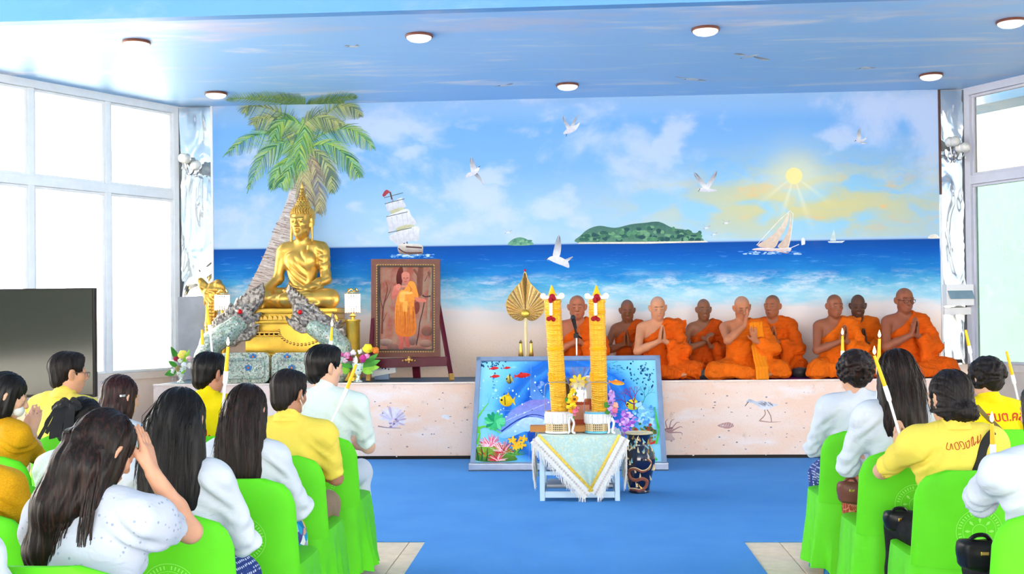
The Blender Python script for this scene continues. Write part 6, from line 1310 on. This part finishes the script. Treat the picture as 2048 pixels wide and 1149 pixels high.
fA, fB, fC = Vector((-hw_, -hd_, 0)), Vector((hw_, -hd_, 0)), Vector((apx, -hd_, az)); fo = Vector((0, -1, 0))
hang(lambda u, v: tri_pt(u, v, fA, fB, fC, fo), 'front_drop', M['jacq'])
def border(A, Bc, out, n=40, dn=None):
    """gold braid and a deep white fringe along one hanging edge A->Bc"""
    A, Bc = Vector(A), Vector(Bc); d = (Bc-A); nrm = Vector((-d.z, 0, d.x)) if abs(out.y) > .5 else Vector((0, -d.z, d.y)); nrm.normalize()
    if nrm.z > 0: nrm = -nrm
    pt_ = lambda s_, o_, k_: A+d*s_+nrm*o_+out*(.022+k_+.012*math.sin(s_*PI))
    def strip(nm, m, o0, o1, k_): MB().add([pt_(i/n, o_, k_) for i in range(n+1) for o_ in (o0, o1)], [(2*i, 2*i+1, 2*i+3, 2*i+2) for i in range(n)]).build(nm, m, clo)
    strip('lace_band', M['lace_w'], -.005, .075, .0); strip('gold_braid', M['gold_braid'], -.03, -.008, .004)
    mb = MB(); rr = random.Random(4); mb2 = MB()
    for i in range(64):
        s_ = (i+.5)/64; p = pt_(s_, .06, .003); l = .075*rr.uniform(.85, 1.15); mb.tube([p, p+Vector((rr.uniform(-.004, .004), 0, -l*.5))+out*.004, p+Vector((rr.uniform(-.008, .008), rr.uniform(-.004, .004), -l))], [.0035, .003, .002], 4)
    for i in range(26): mb2.ball(pt_((i+.5)/26, .035, .004), (.010, .003, .010), 7, 4)
    mb.build('fringe', M['lace_w'], clo, kind='stuff'); mb2.build('lace_holes', mat('lace_shadow', C(206, 196, 190), .9), clo, kind='stuff')
border(fA, fC, fo); border(fC, fB, fo)
for sx in (-1, 1):
    a, b, c = Vector((sx*hw_, -hd_, 0)), Vector((sx*hw_, hd_, 0)), Vector((sx*hw_, -.02, az*.8)); ou = Vector((sx, 0, 0))
    hang(lambda u, v: tri_pt(u, v, a, b, c, ou), 'side_drop', M['jacq']); border(a, c, ou); border(c, b, ou)

# ================================================================ tall carved candles in woven baskets
t = NT('carved_wax'); g = t.geo(); mm = t.map(g, (1, 1, 1)); w1_ = t.n('ShaderNodeTexWave', wave_type='RINGS'); t.put(w1_.inputs[0], t.map(g, (14, 14, 11))); w1_.inputs['Scale'].default_value = 1.6; w1_.inputs['Distortion'].default_value = 5; w1_.inputs['Detail'].default_value = 2
v = t.vor(t.map(g, (34, 34, 24)), 1, 'DISTANCE_TO_EDGE', rnd=.15); hgt_ = t.math('ADD', t.math('MULTIPLY', w1_.outputs['Fac'], .8), t.step(v, 0, .12)); t.bump(hgt_, .8, .006)
M['wax'] = t.set(col=t.mix(t.step(hgt_, .2, 1.2), C(244, 166, 14), C(252, 188, 36)), rough=.35, sss=.15); M['wax2'] = mat('smooth_wax', C(252, 184, 30), .3, var=.08); M['jasmine'] = mat('jasmine', C(246, 244, 228), .6); M['rose'] = mat('red_rose', C(160, 16, 30), .6)
ZT = .008+TZ+.003
t = NT('woven_bamboo'); g = t.geo(); v = t.vor(t.map(g, (60, 60, 60)), 1, rnd=.05); M['weave'] = t.set(col=t.mix(t.step(v, .3, .42, 1, 0), C(214, 186, 140), C(70, 56, 44)), rough=.6); t = NT('white_lace_band'); v = t.vor(t.map(t.geo(), (70, 70, 90)), 1, rnd=.1); M['laceband'] = t.set(col=t.mix(t.step(v, .28, .4, 1, 0), C(244, 242, 240), C(170, 168, 172)), rough=.7); M['blue_ribbon'] = mat('light_blue_ribbon', C(110, 196, 226), .35); M['white_ribbon'] = mat('white_ribbon', C(236, 236, 240), .35); M['coir'] = mat('woven_lid', C(214, 178, 140), .8, var=.25, vs=60)
CY = TYF+.16
for px_t, px_b, tilt, lab, rib, bcx in ((1107, 1120, 0, 'tall carved yellow candle nearest the ceremonial fan', 'white_ribbon', 1116), (1194, 1200, 0, 'tall carved yellow candle nearest the dragon vase', 'blue_ribbon', 1195)):
    base = onY(px_b, 818, CY); tp = onY(px_t, 600, CY); zb = ZT+.016; o = empty('carved_candle', (base.x, CY, zb), 0, lab, 'candle', 'tall carved candles'); d = Vector((tp.x-base.x, 0, tp.z-base.z)).normalized(); Rc = d.to_track_quat('Z', 'Y').to_matrix(); Hc = (tp.z-zb)/d.z; base0 = Vector((-d.x*.0, 0, 0)); r_ = .070
    MB().lathe([(r_*.9, 0)]+[(r_*.95, Hc*i/40) for i in range(1, 40)]+[(r_*1.05, Hc*.975), (r_*.98, Hc)], n=40, R=Rc).build('carved_shaft', M['wax'], o, True, 80)
    for zz in (.36, .41, .62, .63, .90, .91): MB().lathe([(r_*.95, Hc*zz-.006), (r_*1.05, Hc*zz), (r_*.95, Hc*zz+.006)], n=32, R=Rc).build('wax_band', M['wax2'], o, True)
    mb = MB()
    for k, (an, zz) in enumerate([(a_, z_) for z_ in (.395, .43) for a_ in np.linspace(-2.4, -.7, 4)]): c = Rc @ Vector((r_*1.0*math.cos(an), r_*1.0*math.sin(an), Hc*zz)); nn = (Rc @ Vector((math.cos(an), math.sin(an), 0))); a1 = nn.cross(d); mb.tube([c+(a1*math.cos(w_)+d*math.sin(w_))*.016 for w_ in np.linspace(0, 2*PI, 12, endpoint=False)], .004, 5, closed=True); mb.ball(c, .006, 6, 4)
    mb.build('wax_rosettes', M['wax2'], o, True)
    topc = Rc @ Vector((0, 0, Hc))
    MB().lathe([(r_*.9, 0), (r_*.75, .02), (r_*.4, .05), (.018, .08), (.006, .115), (0, .12)], topc, 16, R=Rc).build('pointed_tip', M['wax2'], o, True)
    gl_ = MB()
    for k in range(16): a_ = 2*PI*k/16; gl_.ball(topc+Vector((.066*math.cos(a_), .066*math.sin(a_), .018)), .017, 7, 5)
    for sx in (-1, 1): gl_.ball(topc+Vector((sx*.075, -.02, .03)), .026, 8, 5)
    for k in range(5): gl_.ball(topc+Vector((-.012, -.085, -.035-.02*k)), .016, 7, 5)
    go = gl_.build('garland', M['jasmine'], o, True)
    for dx_, dz_, q_ in ((0, .022, .026), (-.014, .0, .02), (.012, .008, .02), (-.03, -.155, .02), (.008, -.16, .018), (-.012, -.145, .016), (-.012, -.015, .016)): MB().ball(topc+Vector((dx_, -.09, dz_)), q_, 8, 6).build('rose', M['rose'], go, True)
    bp_ = onY(bcx, 850, CY-.01); bk = empty('woven_basket', (bp_.x, CY-.01, ZT), 0, 'woven basket with '+('white' if rib[0] == 'w' else 'light blue')+' ribbon rims holding a carved candle', 'basket', 'woven baskets'); rb = .104; hb = onY(bcx, 826, CY-.1).z-ZT
    MB().lathe([(rb*.95, .004), (rb*.985, .012), (rb*.985, hb*.52)], n=36).build('bamboo_wall', M['weave'], bk, True); MB().lathe([(rb, hb*.45), (rb*1.06, hb*.5), (rb*1.06, hb*.92), (rb*.98, hb*.95)], n=36).build('lace_band', M['laceband'], bk, True, 80)
    for z0, z1, q_ in ((0, hb*.1, 1.02), (hb*.9, hb*1.02, 1.04)): MB().lathe([(rb*.9, z0), (rb*q_, z0), (rb*q_, z1), (rb*.9, z1)], n=36).build('ribbon_rim', M[rib], bk, True)
    MB().lathe([(.075, hb*.99), (rb*.9, hb*1.06), (rb, hb*1.02)], n=30).build('coir_ring', M['coir'], bk, True)
    MB().tube(spline([(-rb, -.03, hb*.9), (-rb*1.02, -.06, hb+.17), (-rb*.8, -.08, hb+.235), (0, -.085, hb+.245), (rb*.8, -.08, hb+.235), (rb*1.02, -.06, hb+.17), (rb, -.03, hb*.9)], 6), .0032, 6).build('wire_handle', M['silver'], bk, True)
    for s_ in (-1, 1): MB().tube(spline([(rb*.95, -.05, hb*.85), (rb*1.05+.02*s_, -.07, hb*.5), (rb*1.0+.012*s_, -.08, hb*.1), (rb*1.05+.03*s_, -.075, -.01+.012)], 6), [.012]*9+[.014]*10 if False else .010, 5).build('ribbon_tail', M['white_ribbon'], bk, True)
    MB().ball((rb*1.0, -.06, hb*.88), (.03, .015, .018)).build('ribbon_bow', M['white_ribbon'], bk, True)
def spray(label, Y, fl, lv, cat='flowers', base=(0, 0)):
    x0, y0 = base; p = onY(x0, y0, Y); o = empty('orchid_spray', tuple(p), 0, label, cat, 'orchid sprays'); off = np.array(p)
    for i, (x, y, r, c) in enumerate(fl): blossom(D3(x, y, Y-.015*(i % 3))-off, r/240, c, o, 9, i+50)
    for i, (a, b, c, d, w_) in enumerate(lv): A, B = D3(a, b, Y)-off, D3(c, d, Y)-off; leaf(A, B-A, np.linalg.norm(B-A), w_/240, LEAF[0], o)
    MB().tube([D3(x, y, Y+.02)-off for x, y in [(fl[0][0], fl[0][1]), (fl[len(fl)//2][0], fl[len(fl)//2][1]), (x0, y0)]], .004, 6).build('stem', LEAF[0], o, True)
YL, OR_, PKc, LV = (252, 206, 40), (250, 170, 30), (240, 120, 150), (206, 160, 226)
spray('spray of yellow orchids with a pink rose tied to a basket', CY-.12, [(1145, 783, 8, YL), (1142, 793, 9, YL), (1149, 799, 9, OR_), (1140, 804, 9, YL), (1147, 812, 9, YL), (1138, 815, 7, YL), (1143, 823, 8, OR_), (1151, 826, 9, PKc), (1154, 818, 6, PKc)], [(1140, 808, 1130, 796, 5), (1140, 812, 1133, 818, 5)], base=(1147, 838))
spray('spray of lilac and pink orchids tied to a basket', CY-.12, [(1222, 788, 9, LV), (1226, 798, 9, LV), (1221, 806, 8, (190, 140, 214)), (1230, 812, 9, (250, 190, 160)), (1222, 820, 9, LV), (1230, 822, 8, PKc), (1226, 828, 7, (190, 130, 210))], [(1218, 815, 1208, 806, 6), (1220, 822, 1210, 828, 5)], base=(1223, 836))
# gift basket, red box, wooden tray behind the candles
GY = TYF+.36; p = onY(1150, 800, GY); o = empty('gift_basket', (p.x+.03, GY, ZT), 0, 'cellophane-wrapped gift basket with a yellow bow', 'gift'); zt_ = onY(1157, 752, GY).z-ZT
t = NT('cellophane'); gl = t.n('ShaderNodeBsdfGlossy'); gl.inputs['Roughness'].default_value = .08; tr = t.n('ShaderNodeBsdfTransparent'); mx = t.n('ShaderNodeMixShader'); mx.inputs[0].default_value = .22; t.t.links.new(tr.outputs[0], mx.inputs[1]); t.t.links.new(gl.outputs[0], mx.inputs[2]); t.t.links.new(mx.outputs[0], t.t.nodes['Material Output'].inputs[0]); M['cello'] = t.m
MB().cbox((0, 0, .13), (.40, .1, .26), .008).build('red_box', mat('red_brown_box', C(170, 66, 34), .5), o); MB().cbox((0, -.052, .15), (.18, .006, .12), .002).build('box_crest', mat('box_crest', C(206, 140, 110), .6), o)
MB().cbox((-.02, -.02, .34), (.12, .06, .18), .01).build('brown_pack', mat('brown_pack', C(130, 74, 44), .5), o); MB().cbox((.12, 0, .35), (.12, .06, .2), .01).build('white_pack', M['white'], o); MB().cbox((.0, -.055, .31), (.07, .012, .05), .004).build('green_label', mat('green_label', C(80, 150, 60), .5), o); MB().lathe([(.04, .25), (.04, .38), (.015, .43)], (-.12, -.02, 0), 14).build('jar', mat('dark_jar', C(90, 76, 70), .3), o, True)
MB().lathe([(.21, .24), (.205, .34), (.15, .44), (.05, zt_-.06), (.03, zt_-.045), (.07, zt_+.01), (.11, zt_+.07)], n=26, sy=.5).build('cellophane_wrap', M['cello'], o, True)
bw_ = MB()
for k in range(9): a_ = 2*PI*k/9; bw_.ball((.045*math.cos(a_), -.07+.01*math.sin(k*3), zt_-.05+.035*math.sin(a_)), (.034, .012, .016), 8, 5, Matrix.Rotation(-a_, 3, 'Y'))
bw_.build('yellow_bow', mat('yellow_ribbon', C(250, 214, 40), .4), o, True)
p = onY(1085, 858, GY-.1); o = empty('wooden_tray', (tcx-.03, GY-.02, ZT), 0, 'long plain wooden tray lying across the low table', 'tray'); MB().cbox((-.06, -.15, .03), (.62, .12, .05), .004).build('tray_body', mat('tan_wood', C(196, 130, 66), .5), o)
# ================================================================ dragon vase
VX, VY = onZ(1281, 992, .008).x, onZ(1281, 985, .008).y; o = empty('floor_vase', (VX, VY, .008), 0, 'navy floor vase with a cream dragon in relief', 'vase'); Hv = onY(1281, 866, VY).z-.008; prof = [(.085, 0), (.092, .01), (.088, .03), (.098, .10), (.128, .22), (.138, .29), (.128, .35), (.098, .41), (.092, .44), (.100, .50), (.118, .53)]; ks = Hv/.53; prof = [(r*.98, z*ks) for r, z in prof]
t = NT('navy_glaze'); M['navy'] = t.set(col=C(16, 20, 54), rough=.12, coat=.5); M['cream'] = mat('cream_glaze', C(236, 214, 170), .3, var=.15, vs=40); M['scale'] = mat('brown_scales', C(150, 86, 70), .4, var=.3, vs=90); M['turq'] = mat('turquoise_glaze', C(130, 190, 200), .3)
sp_ = [(p.x, p.y) for p in spline([(r, z, 0) for r, z in prof], 4)]; MB().lathe(sp_ + [(sp_[-1][0]-.012, sp_[-1][1]), (.08, Hv*.93)], n=40).build('body', M['navy'], o, True, 80); MB().lathe([(.114, Hv-.008), (.121, Hv), (.112, Hv+.006), (.104, Hv)], n=36).build('lip', M['cream'], o, True)
def onv(a_, z_, k_=.004):
    z_ *= ks; r = np.interp(z_, [q[1] for q in sp_], [q[0] for q in sp_])+k_; return Vector((r*math.cos(a_), r*math.sin(a_), z_))
dp = [(p.x, p.y) for p in spline([(-2.7, .03, 0), (-2.1, .035, 0), (-1.5, .03, 0), (-1.0, .06, 0), (-.95, .11, 0), (-1.4, .135, 0), (-1.9, .12, 0), (-2.3, .14, 0), (-2.35, .20, 0), (-1.9, .225, 0), (-1.4, .20, 0), (-1.0, .22, 0), (-.8, .27, 0), (-1.1, .31, 0)], 8)]; nd = len(dp)
MB().tube([onv(a_, z_, .002) for a_, z_ in dp], [.003+.0125*math.sin(PI*min(i/nd*.9+.12, .9)) for i in range(nd)], 7).build('dragon_body', M['scale'], o, True)
MB().tube([onv(a_, z_+.011, .004) for a_, z_ in dp], .004, 5).build('dragon_spine', M['cream'], o, True)
rr = random.Random(8)
for k in range(46):
    a_, z_ = rr.uniform(-3.0, -.2), rr.choice([rr.uniform(.02, .33), rr.uniform(.36, .50)]); l = rr.uniform(.04, .085); m_ = [M['cream'], M['turq'], M['cream'], M['gold_trim'], M['cream']][k % 5]; d_ = rr.uniform(-1, 1); cv = rr.uniform(-.5, .5)
    MB().tube([onv(a_+(d_*q_+cv*math.sin(q_*4))*l*4, min(max(z_+l*(q_-.5)*.8+.01*math.cos(q_*5), .012), .515), .001) for q_ in np.linspace(0, 1, 7)], [.002, .007, .010, .009, .007, .005, .001], 6).build('relief_scroll', m_, o, True)
# ================================================================ microphone, mixer, bowls, mat, television, counter
p = onY(1152, 700, 11.9); o = empty('microphone_stand', (p.x+.005, 11.88, ST+.012), 0, 'black microphone on a stand before the chanting monk', 'microphone'); off = Vector(o.location); q = lambda x, y, Y=11.88: onY(x, y, Y)-off
MB().lathe([(.12, 0), (.12, .012), (.02, .03)], n=24).build('base', M['black'], o, True); MB().tube([(0, 0, .02), q(1153, 676)], .010, 8).build('pole', M['silver'], o, True); MB().cbox(q(1152, 672), (.05, .03, .05), .006).build('clutch', M['black'], o); MB().tube([q(1153, 672), q(1150, 656)], .012, 8).build('boom', M['black'], o, True)
MB().tube([q(1151, 658), q(1147, 640)], [.016, .024], 12).build('handle', M['black'], o, True); MB().ball(q(1146, 636), (.027, .027, .03), 14, 10).build('grille', mat('mic_grille', C(44, 48, 56), .4, .5, bump=.6, bs=300), o, True); MB().tube([q(1152, 670), q(1164, 678)], .008, 6).build('knob', M['black'], o, True)
p = onY(1898, 740, 12.15); o = empty('sound_mixer', (p.x+.02, 12.3, ST+.012), 0, 'black sound mixer with two thin antennas at the stage end', 'mixer'); zt_ = onY(1898, 720, 12.2).z-ST-.012
MB().cbox((0, 0, zt_/2-.02), (.17, .26, zt_-.04), .006).build('case', M['black'], o); MB().cbox((0, 0, zt_-.015), (.24, .32, .035), .006).build('top_unit', M['black'], o)
for x_ in (-.06, .0): MB().tube([(x_, .05, zt_), (x_, .05, zt_+.19)], .004, 6).build('antenna', M['black'], o, True)
t = NT('violet_led'); M['led'] = t.set(col=C(90, 60, 200), emc=C(110, 70, 255), ems=2)
for k in range(3): MB().ball((-.06+.025*k, -.165, zt_-.012), .007, 6, 4).build('led', M['led'], o, True)
for k in range(5): MB().lathe([(.012, 0), (.01, .02)], (-.06+.03*k, -.13, .08), 10, Matrix.Rotation(PI/2, 3, 'X')).build('knob', M['silver'], o, True)
for x_, Y, nm in ((1408, 11.86, 'dark bowl between the gaunt monk and the sash-wearing monk'), (1600, 12.05, 'dark bowl behind the knee of the young brown-skinned monk')):
    p = onY(x_, 755, Y); o = empty('alms_bowl', (p.x, Y, ST+.014), 0, nm, 'bowl', 'alms bowls'); MB().lathe([(.05, 0), (.085, .03), (.09, .06), (.07, .095), (.066, .09)], n=22).build('bowl', mat('dark_bowl', C(60, 58, 60), .3), o, True); MB().lathe([(.064, .092), (.03, .105), (0, .108)], n=20).build('lid', mat('bowl_lid', C(80, 76, 74), .3), o, True)
a, b = onY(1210, 762, SY+.1).x, 3.35; pm = MB().cbox(((a+b)/2, 12.2, ST+.008), (b-a, .94, .008), .002).build('floor_mat', cloth('purple_mat', C(120, 24, 100), .2)); tag(pm, 'purple mat the monks sit on', 'mat')
# television on a draped table
TVY = 8.4; r_ = onY(190, 690, TVY); tz0, tz1 = onY(190, 795, TVY).z, onY(190, 576, TVY).z; tvw = (tz1-tz0)*1.75; o = empty('television', (r_.x-tvw/2, TVY, tz0-.05), 0, 'large dark flat television in front of the windows', 'television')
t = NT('dark_screen'); M['screen'] = t.set(col=C(34, 38, 28), rough=.10, spec=.35); MB().cbox((0, .02, .05+(tz1-tz0)/2), (tvw, .05, tz1-tz0), .006).build('body', M['black'], o); MB().box((0, -.007, .055+(tz1-tz0)/2), (tvw-.03, .006, tz1-tz0-.035)).build('screen', M['screen'], o)
for sx in (-1, 1): MB().cbox((sx*tvw*.3, .02, .03), (.05, .2, .06), .006).build('foot', M['black'], o)
M['beige_cloth'] = cloth('beige_tablecloth', C(216, 200, 172), .12); zt_ = tz0-.052; o = empty('draped_table', (r_.x-tvw/2+.02, TVY+.05, 0.001), 0, 'beige draped table under the television', 'table')
MB().cbox((0, 0, zt_/2), (tvw+.2, .6, zt_-.01), .02).build('cloth_drop', M['beige_cloth'], o, True); MB().cbox((0, -.03, zt_-.006), (tvw+.22, .62, .012), .004).build('yellow_runner', mat('yellow_runner', C(240, 206, 60), .6), o)
for k in range(16): MB().tube([(-tvw/2-.05+k*tvw/15, -.305, zt_-.03), (-tvw/2-.05+k*tvw/15+.01, -.315, zt_*.5), (-tvw/2-.05+k*tvw/15, -.32, .03)], [.012, .02, .025], 6).build('cloth_fold', M['beige_cloth'], o, True)
# speaker cabinet on the wall strip beside the mint glass
x0_, x1_ = onY(1884, 590, WY).x, onY(1938, 590, WY).x; z1_, z0_ = onY(1905, 570, WY).z, onY(1905, 612, WY).z; o = empty('wall_cabinet', ((x0_+x1_)/2, WY-.09, z0_), 0, 'white wall box with a grey window by the mural edge', 'cabinet')
MB().cbox((0, 0, (z1_-z0_)/2), (x1_-x0_, .14, z1_-z0_), .006).build('case', M['white'], o); MB().prism([(-.14, .09), (.12, .09), (.15, .0), (-.11, .0)], (0, -.085, (z1_-z0_)*.32), (1, 0, 0), (0, 0, 1), .012).build('window', mat('smoked_window', C(120, 150, 166), .1), o)
o = MB().cbox(((x0_+x1_)/2, WY-.05, z0_-.06), (x1_-x0_, .06, .08), .004).build('wall_shelf', M['white']); tag(o, 'narrow white ledge under the wall box', 'shelf')
# ================================================================ the woman nearest the camera
from mathutils.bvhtree import BVHTree
A_ = person(163, 3.22, 822, 'woman in a white eyelet blouse with long half-tied hair, hand to her brow', -.22, C(206, 150, 120), 1.0, lean=.16, hy=-.30, hp=.30, hx=.10, hair='half', hc_='brown', hl=.3, top='eyelet', sleeve=.6, puff=.008, low='ikat', skirt=True, female=True, bust=.6, h=.0075, collar='low', py=1000,
            wristR=(HP(306, 948, 3.33), ((-.35, .12, .93), (-.9, .35, .1), (.1, -.9, .2)), (.35, -.25, -1)))
b, inf = A_; hc, Rh = inf['hc'], inf['Rh']; rr = random.Random(21); mb = MB()
for i in range(150):                                 # long loose strands down her back
    a = rr.uniform(-1.5, 1.0); e = rr.uniform(.75, 1.05); x0 = .09*math.sin(a); q = []
    for k in range(8):
        s_ = k/7; q.append(hc + np.array([x0*(1+.1*s_)-.10*e*s_*(1 if a < .4 else .2)+rr.uniform(-.004, .004), -.10-.055*math.sin(s_*2.2)*math.cos(a*.7)-.03*s_, .02-.50*e*s_]))
    mb.tube(q, [.0014]*7+[.0004], 3)
mb.build('loose_hair', HAIR['brown'], b, kind='stuff')
MB().cbox(Vector(hc + Rh @ np.array([-.02, -.140, .010])), (.022, .008, .010), .002).build('hair_clip', M['black'], b)
# ================================================================ details worn by the audience
def bvh(o): me = o.data; return BVHTree.FromPolygons([v.co.copy() for v in me.vertices], [tuple(p.vertices) for p in me.polygons])
def onback(tree, x, z, lift=.003):
    h_ = tree.ray_cast(Vector((x, -1, z)), Vector((0, 1, 0))); return (h_[0]+Vector((0, -lift, 0))) if h_[0] else Vector((x, -.15, z))
def strap(pr, pts, w_, m, name='bag_strap'):
    b, inf = pr; tr = bvh(inf['shirt']); P = [onback(tr, p.x, p.z, .006) for p in spline([(x, 0, inf['zh']+z) for x, z in pts], 8)]; mb = MB(); vs = []
    for i, p in enumerate(P):
        d = (P[min(i+1, len(P)-1)]-P[max(i-1, 0)]).normalized(); s_ = d.cross(Vector((0, 1, 0))).normalized()*w_/2; vs += [p-s_, p+s_, p+s_+Vector((0, .005, 0)), p-s_+Vector((0, .005, 0))]
    fs = [(4*i+a, 4*i+(a+1) % 4, 4*i+4+(a+1) % 4, 4*i+4+a) for i in range(len(P)-1) for a in range(4)]; mb.add(vs, fs); return mb.build(name, m, b)
M['strap_black'] = mat('black_webbing', C(24, 24, 26), .6); M['strap_brown'] = mat('brown_webbing', C(110, 92, 50), .6); M['red_thread'] = mat('red_print', C(190, 44, 30), .6, var=.1)
strap(N_, [(.165, .475), (.12, .44), (.06, .34), (.0, .22), (-.07, .10), (-.13, .0)], .042, M['strap_black'])
strap(O_, [(-.13, .47), (-.08, .41), (.02, .30), (.12, .18), (.16, .1)], .026, M['strap_brown'])
def lettering(pr, txt, x, z, size, name='lettering'):
    b, inf = pr; cu = bpy.data.curves.new('txt', 'FONT'); cu.body = txt; cu.size = size; cu.align_x = 'CENTER'; cu.offset = size*.012; o = bpy.data.objects.new('txt', cu); COL.objects.link(o)
    dg = bpy.context.evaluated_depsgraph_get(); me = bpy.data.meshes.new_from_object(o.evaluated_get(dg)); bpy.data.objects.remove(o)
    tr = bvh(inf['shirt'])
    for v in me.vertices: v.co = onback(tr, x+v.co.x, inf['zh']+z+v.co.y, .0035)
    me.materials.clear(); me.materials.append(M['red_thread']); return link(bpy.data.objects.new(name, me), b)
lettering(O_, 'อบต.คล', .055, .375, .085); lettering(H_, 'ต.', .05, .27, .075)
b, inf = N_; tr = bvh(inf['shirt']); mb = MB()
for k, st in enumerate([[(-.075, .40), (-.085, .375), (-.07, .37), (-.06, .395), (-.055, .37)], [(-.045, .395), (-.04, .37), (-.025, .375), (-.03, .40), (-.042, .395)], [(-.015, .38), (-.02, .40), (-.005, .40), (.0, .375), (-.012, .372)], [(.01, .40), (.012, .375), (.025, .38), (.03, .405), (.018, .40)], [(.04, .38), (.045, .41), (.055, .42), (.05, .385), (.065, .40)], [(.07, .39), (.08, .425), (.075, .395), (.09, .41), (.095, .43)]]):
    mb.tube([onback(tr, p.x, p.z, .003) for p in spline([(x, 0, inf['zh']+z+.035) for x, z in st], 5)], .0016, 5)
mb.build('embroidery', M['red_thread'], b)
# black ribbon bow
b, inf = D_; hc, Rh = inf['hc'], inf['Rh']; rr = random.Random(6); W = lambda p: Vector(Rh @ np.array(p)+hc); bow = MB().ball(W((0, -.125, .065)), .025).build('hair_bow', M['ribbon'], b, True)
def ribbon(pts, w_, m, name, par):
    P = spline([W(p) for p in pts], 6); mb = MB(); vs = []
    for i, p in enumerate(P):
        d = (P[min(i+1, len(P)-1)]-P[max(i-1, 0)]).normalized(); s_ = d.cross(Vector((0, -1, .3))).normalized()*w_/2; vs += [p-s_, p+s_, p+s_+Vector((0, .003, 0)), p-s_+Vector((0, .003, 0))]
    mb.add(vs, [(4*i+a, 4*i+(a+1) % 4, 4*i+4+(a+1) % 4, 4*i+4+a) for i in range(len(P)-1) for a in range(4)]); mb.build(name, m, par)
for sx, l, z_ in ((-1, .075, .02), (1, .07, .03), (-1, .05, .05), (1, .05, .055), (-1, .085, -.01), (1, .08, -.005)): ribbon([(0, -.13, .065), (sx*l*.5, -.15, .06+z_*.5), (sx*l, -.145, .05+z_*.4), (sx*l*.6, -.16, .035+z_*.3), (0, -.14, .055)], .022, M['ribbon'], 'bow_loop', bow)
for k in range(11): a = -1+2*k/10; l = rr.uniform(.10, .19); ribbon([(a*.02, -.135, .06), (a*.055, -.16, .03), (a*.085+rr.uniform(-.01, .01), -.168, .03-l*.5), (a*.105+rr.uniform(-.02, .02), -.165, .05-l)], .02, M['ribbon'], 'bow_tail', bow)
b, inf = F_; MB().cbox(Vector(inf['hc'] + inf['Rh'] @ np.array([.088, -.05, .01])), (.012, .045, .014), .003).build('hair_clip', M['silver'], b)
# white seam stripe and bag items
def pouch(px, py, Y, r, m, label, name='handbag'):
    p = onY(px, py, Y); S = Sdf(); S.box((0, 0, r[2]), (r[0]*.7, r[1]*.6, r[2]*.7), r[2]*.3, .02); S.ell((0, 0, r[2]*1.2), (r[0]*.9, r[1], r[2]*.7), .03); o = empty(name, (p.x, Y, p.z-r[2]), 0, label, 'bag'); S.build('body', m, o, .008, fold(5, 45, .005))
    MB().tube(spline([(-r[0]*.7, 0, r[2]*1.6), (-r[0]*.3, -.02, r[2]*2.4), (r[0]*.3, -.02, r[2]*2.4), (r[0]*.7, 0, r[2]*1.6)], 6), .008, 6).build('handle', m, o, True); MB().cbox((0, -r[1]*.95, r[2]*1.3), (.03, .012, .014), .003).build('clasp', M['brass'], o)
pouch(1700, 985, 5.72, (.055, .05, .05), mat('brown_leather', C(110, 66, 52), .4), 'small brown handbag on the rust patterned skirt'); pouch(1797, 1042, 5.12, (.06, .05, .04), mat('black_leather', C(20, 20, 24), .35), 'small black pouch beside the yellow polo'); pouch(1958, 1110, 4.13, (.07, .06, .05), M['black'], 'black waist pouch below the white tee shirt')
# ================================================================ hand-held candles
M['taper'] = mat('yellow_taper_wax', C(250, 186, 30), .35, var=.06, sss=.2); M['holder'] = mat('white_holder', C(236, 238, 240), .4, var=.03); t = NT('flame'); M['flame'] = t.set(col=C(255, 220, 150), emc=C(255, 214, 150), ems=9)
def taper(top, mid, bot, Y, label, lit=True, r=.0085):
    a, b = onY(*top, Y), onY(*mid, Y); o = empty('taper_candle', tuple(b), 0, label, 'candle', 'lit taper candles'); A = a-b; d = A.normalized()
    MB().tube([Vector((0, 0, 0)), A*.3, A*.7, A], [r*1.05, r*1.15, r*.95, r*.8], 10).build('wax', M['taper'], o, True)
    if bot: e = onY(*bot, Y)-b; MB().tube([d*.03, d*.0, e*.18, e*.22, e*.6, e], [r*1.3, r*1.35, r*1.3, r*.8, r*.75, r*.7], 10).build('holder', M['holder'], o, True)
    if lit: MB().tube([A, A+d*.008], .0018, 5).build('wick', M['black'], o); MB().lathe([(0, 0), (.006, .008), (.0075, .016), (.004, .030), (0, .042)], A+Vector((0, 0, .004)), 10).build('flame', M['flame'], o, True)
taper((456, 694), (451, 756), (446, 815), 5.15, 'taper candle held up before the brown-haired woman')
taper((664, 655), (661, 692), (660, 760), 6.72, 'taper candle rising above the white-shirted man'); taper((712, 730), (690, 788), (650, 872), 5.85, 'slanting taper candle in front of the masked man in pale yellow')
taper((413, 612), (420, 660), (424, 706), 6.8, 'taper candle beside the golden dragon pillar, in front of the naga', False); taper((404, 660), (405, 690), None, 6.9, 'short taper candle stub before the naga', False)
taper((1685, 672), (1685, 712), (1685, 760), 6.85, 'taper candle rising above the curly hair'); taper((1759, 678), (1757, 738), (1755, 800), 5.95, 'upright taper candle between curly hair and straight dark hair')
taper((1749, 712), (1774, 785), (1800, 872), 5.26, 'slanting taper candle in the hands of the woman with the bun'); taper((1931, 660), (1940, 702), (1944, 730), 6.95, 'slanting taper candle before the wall box', False); taper((2013, 703), (2027, 760), (2036, 800), 6.88, 'slanting taper candle beside the curly head in bright yellow', False); taper((1984, 848), (1986, 905), (1985, 945), 4.36, 'upright taper candle before the white tee shirt')
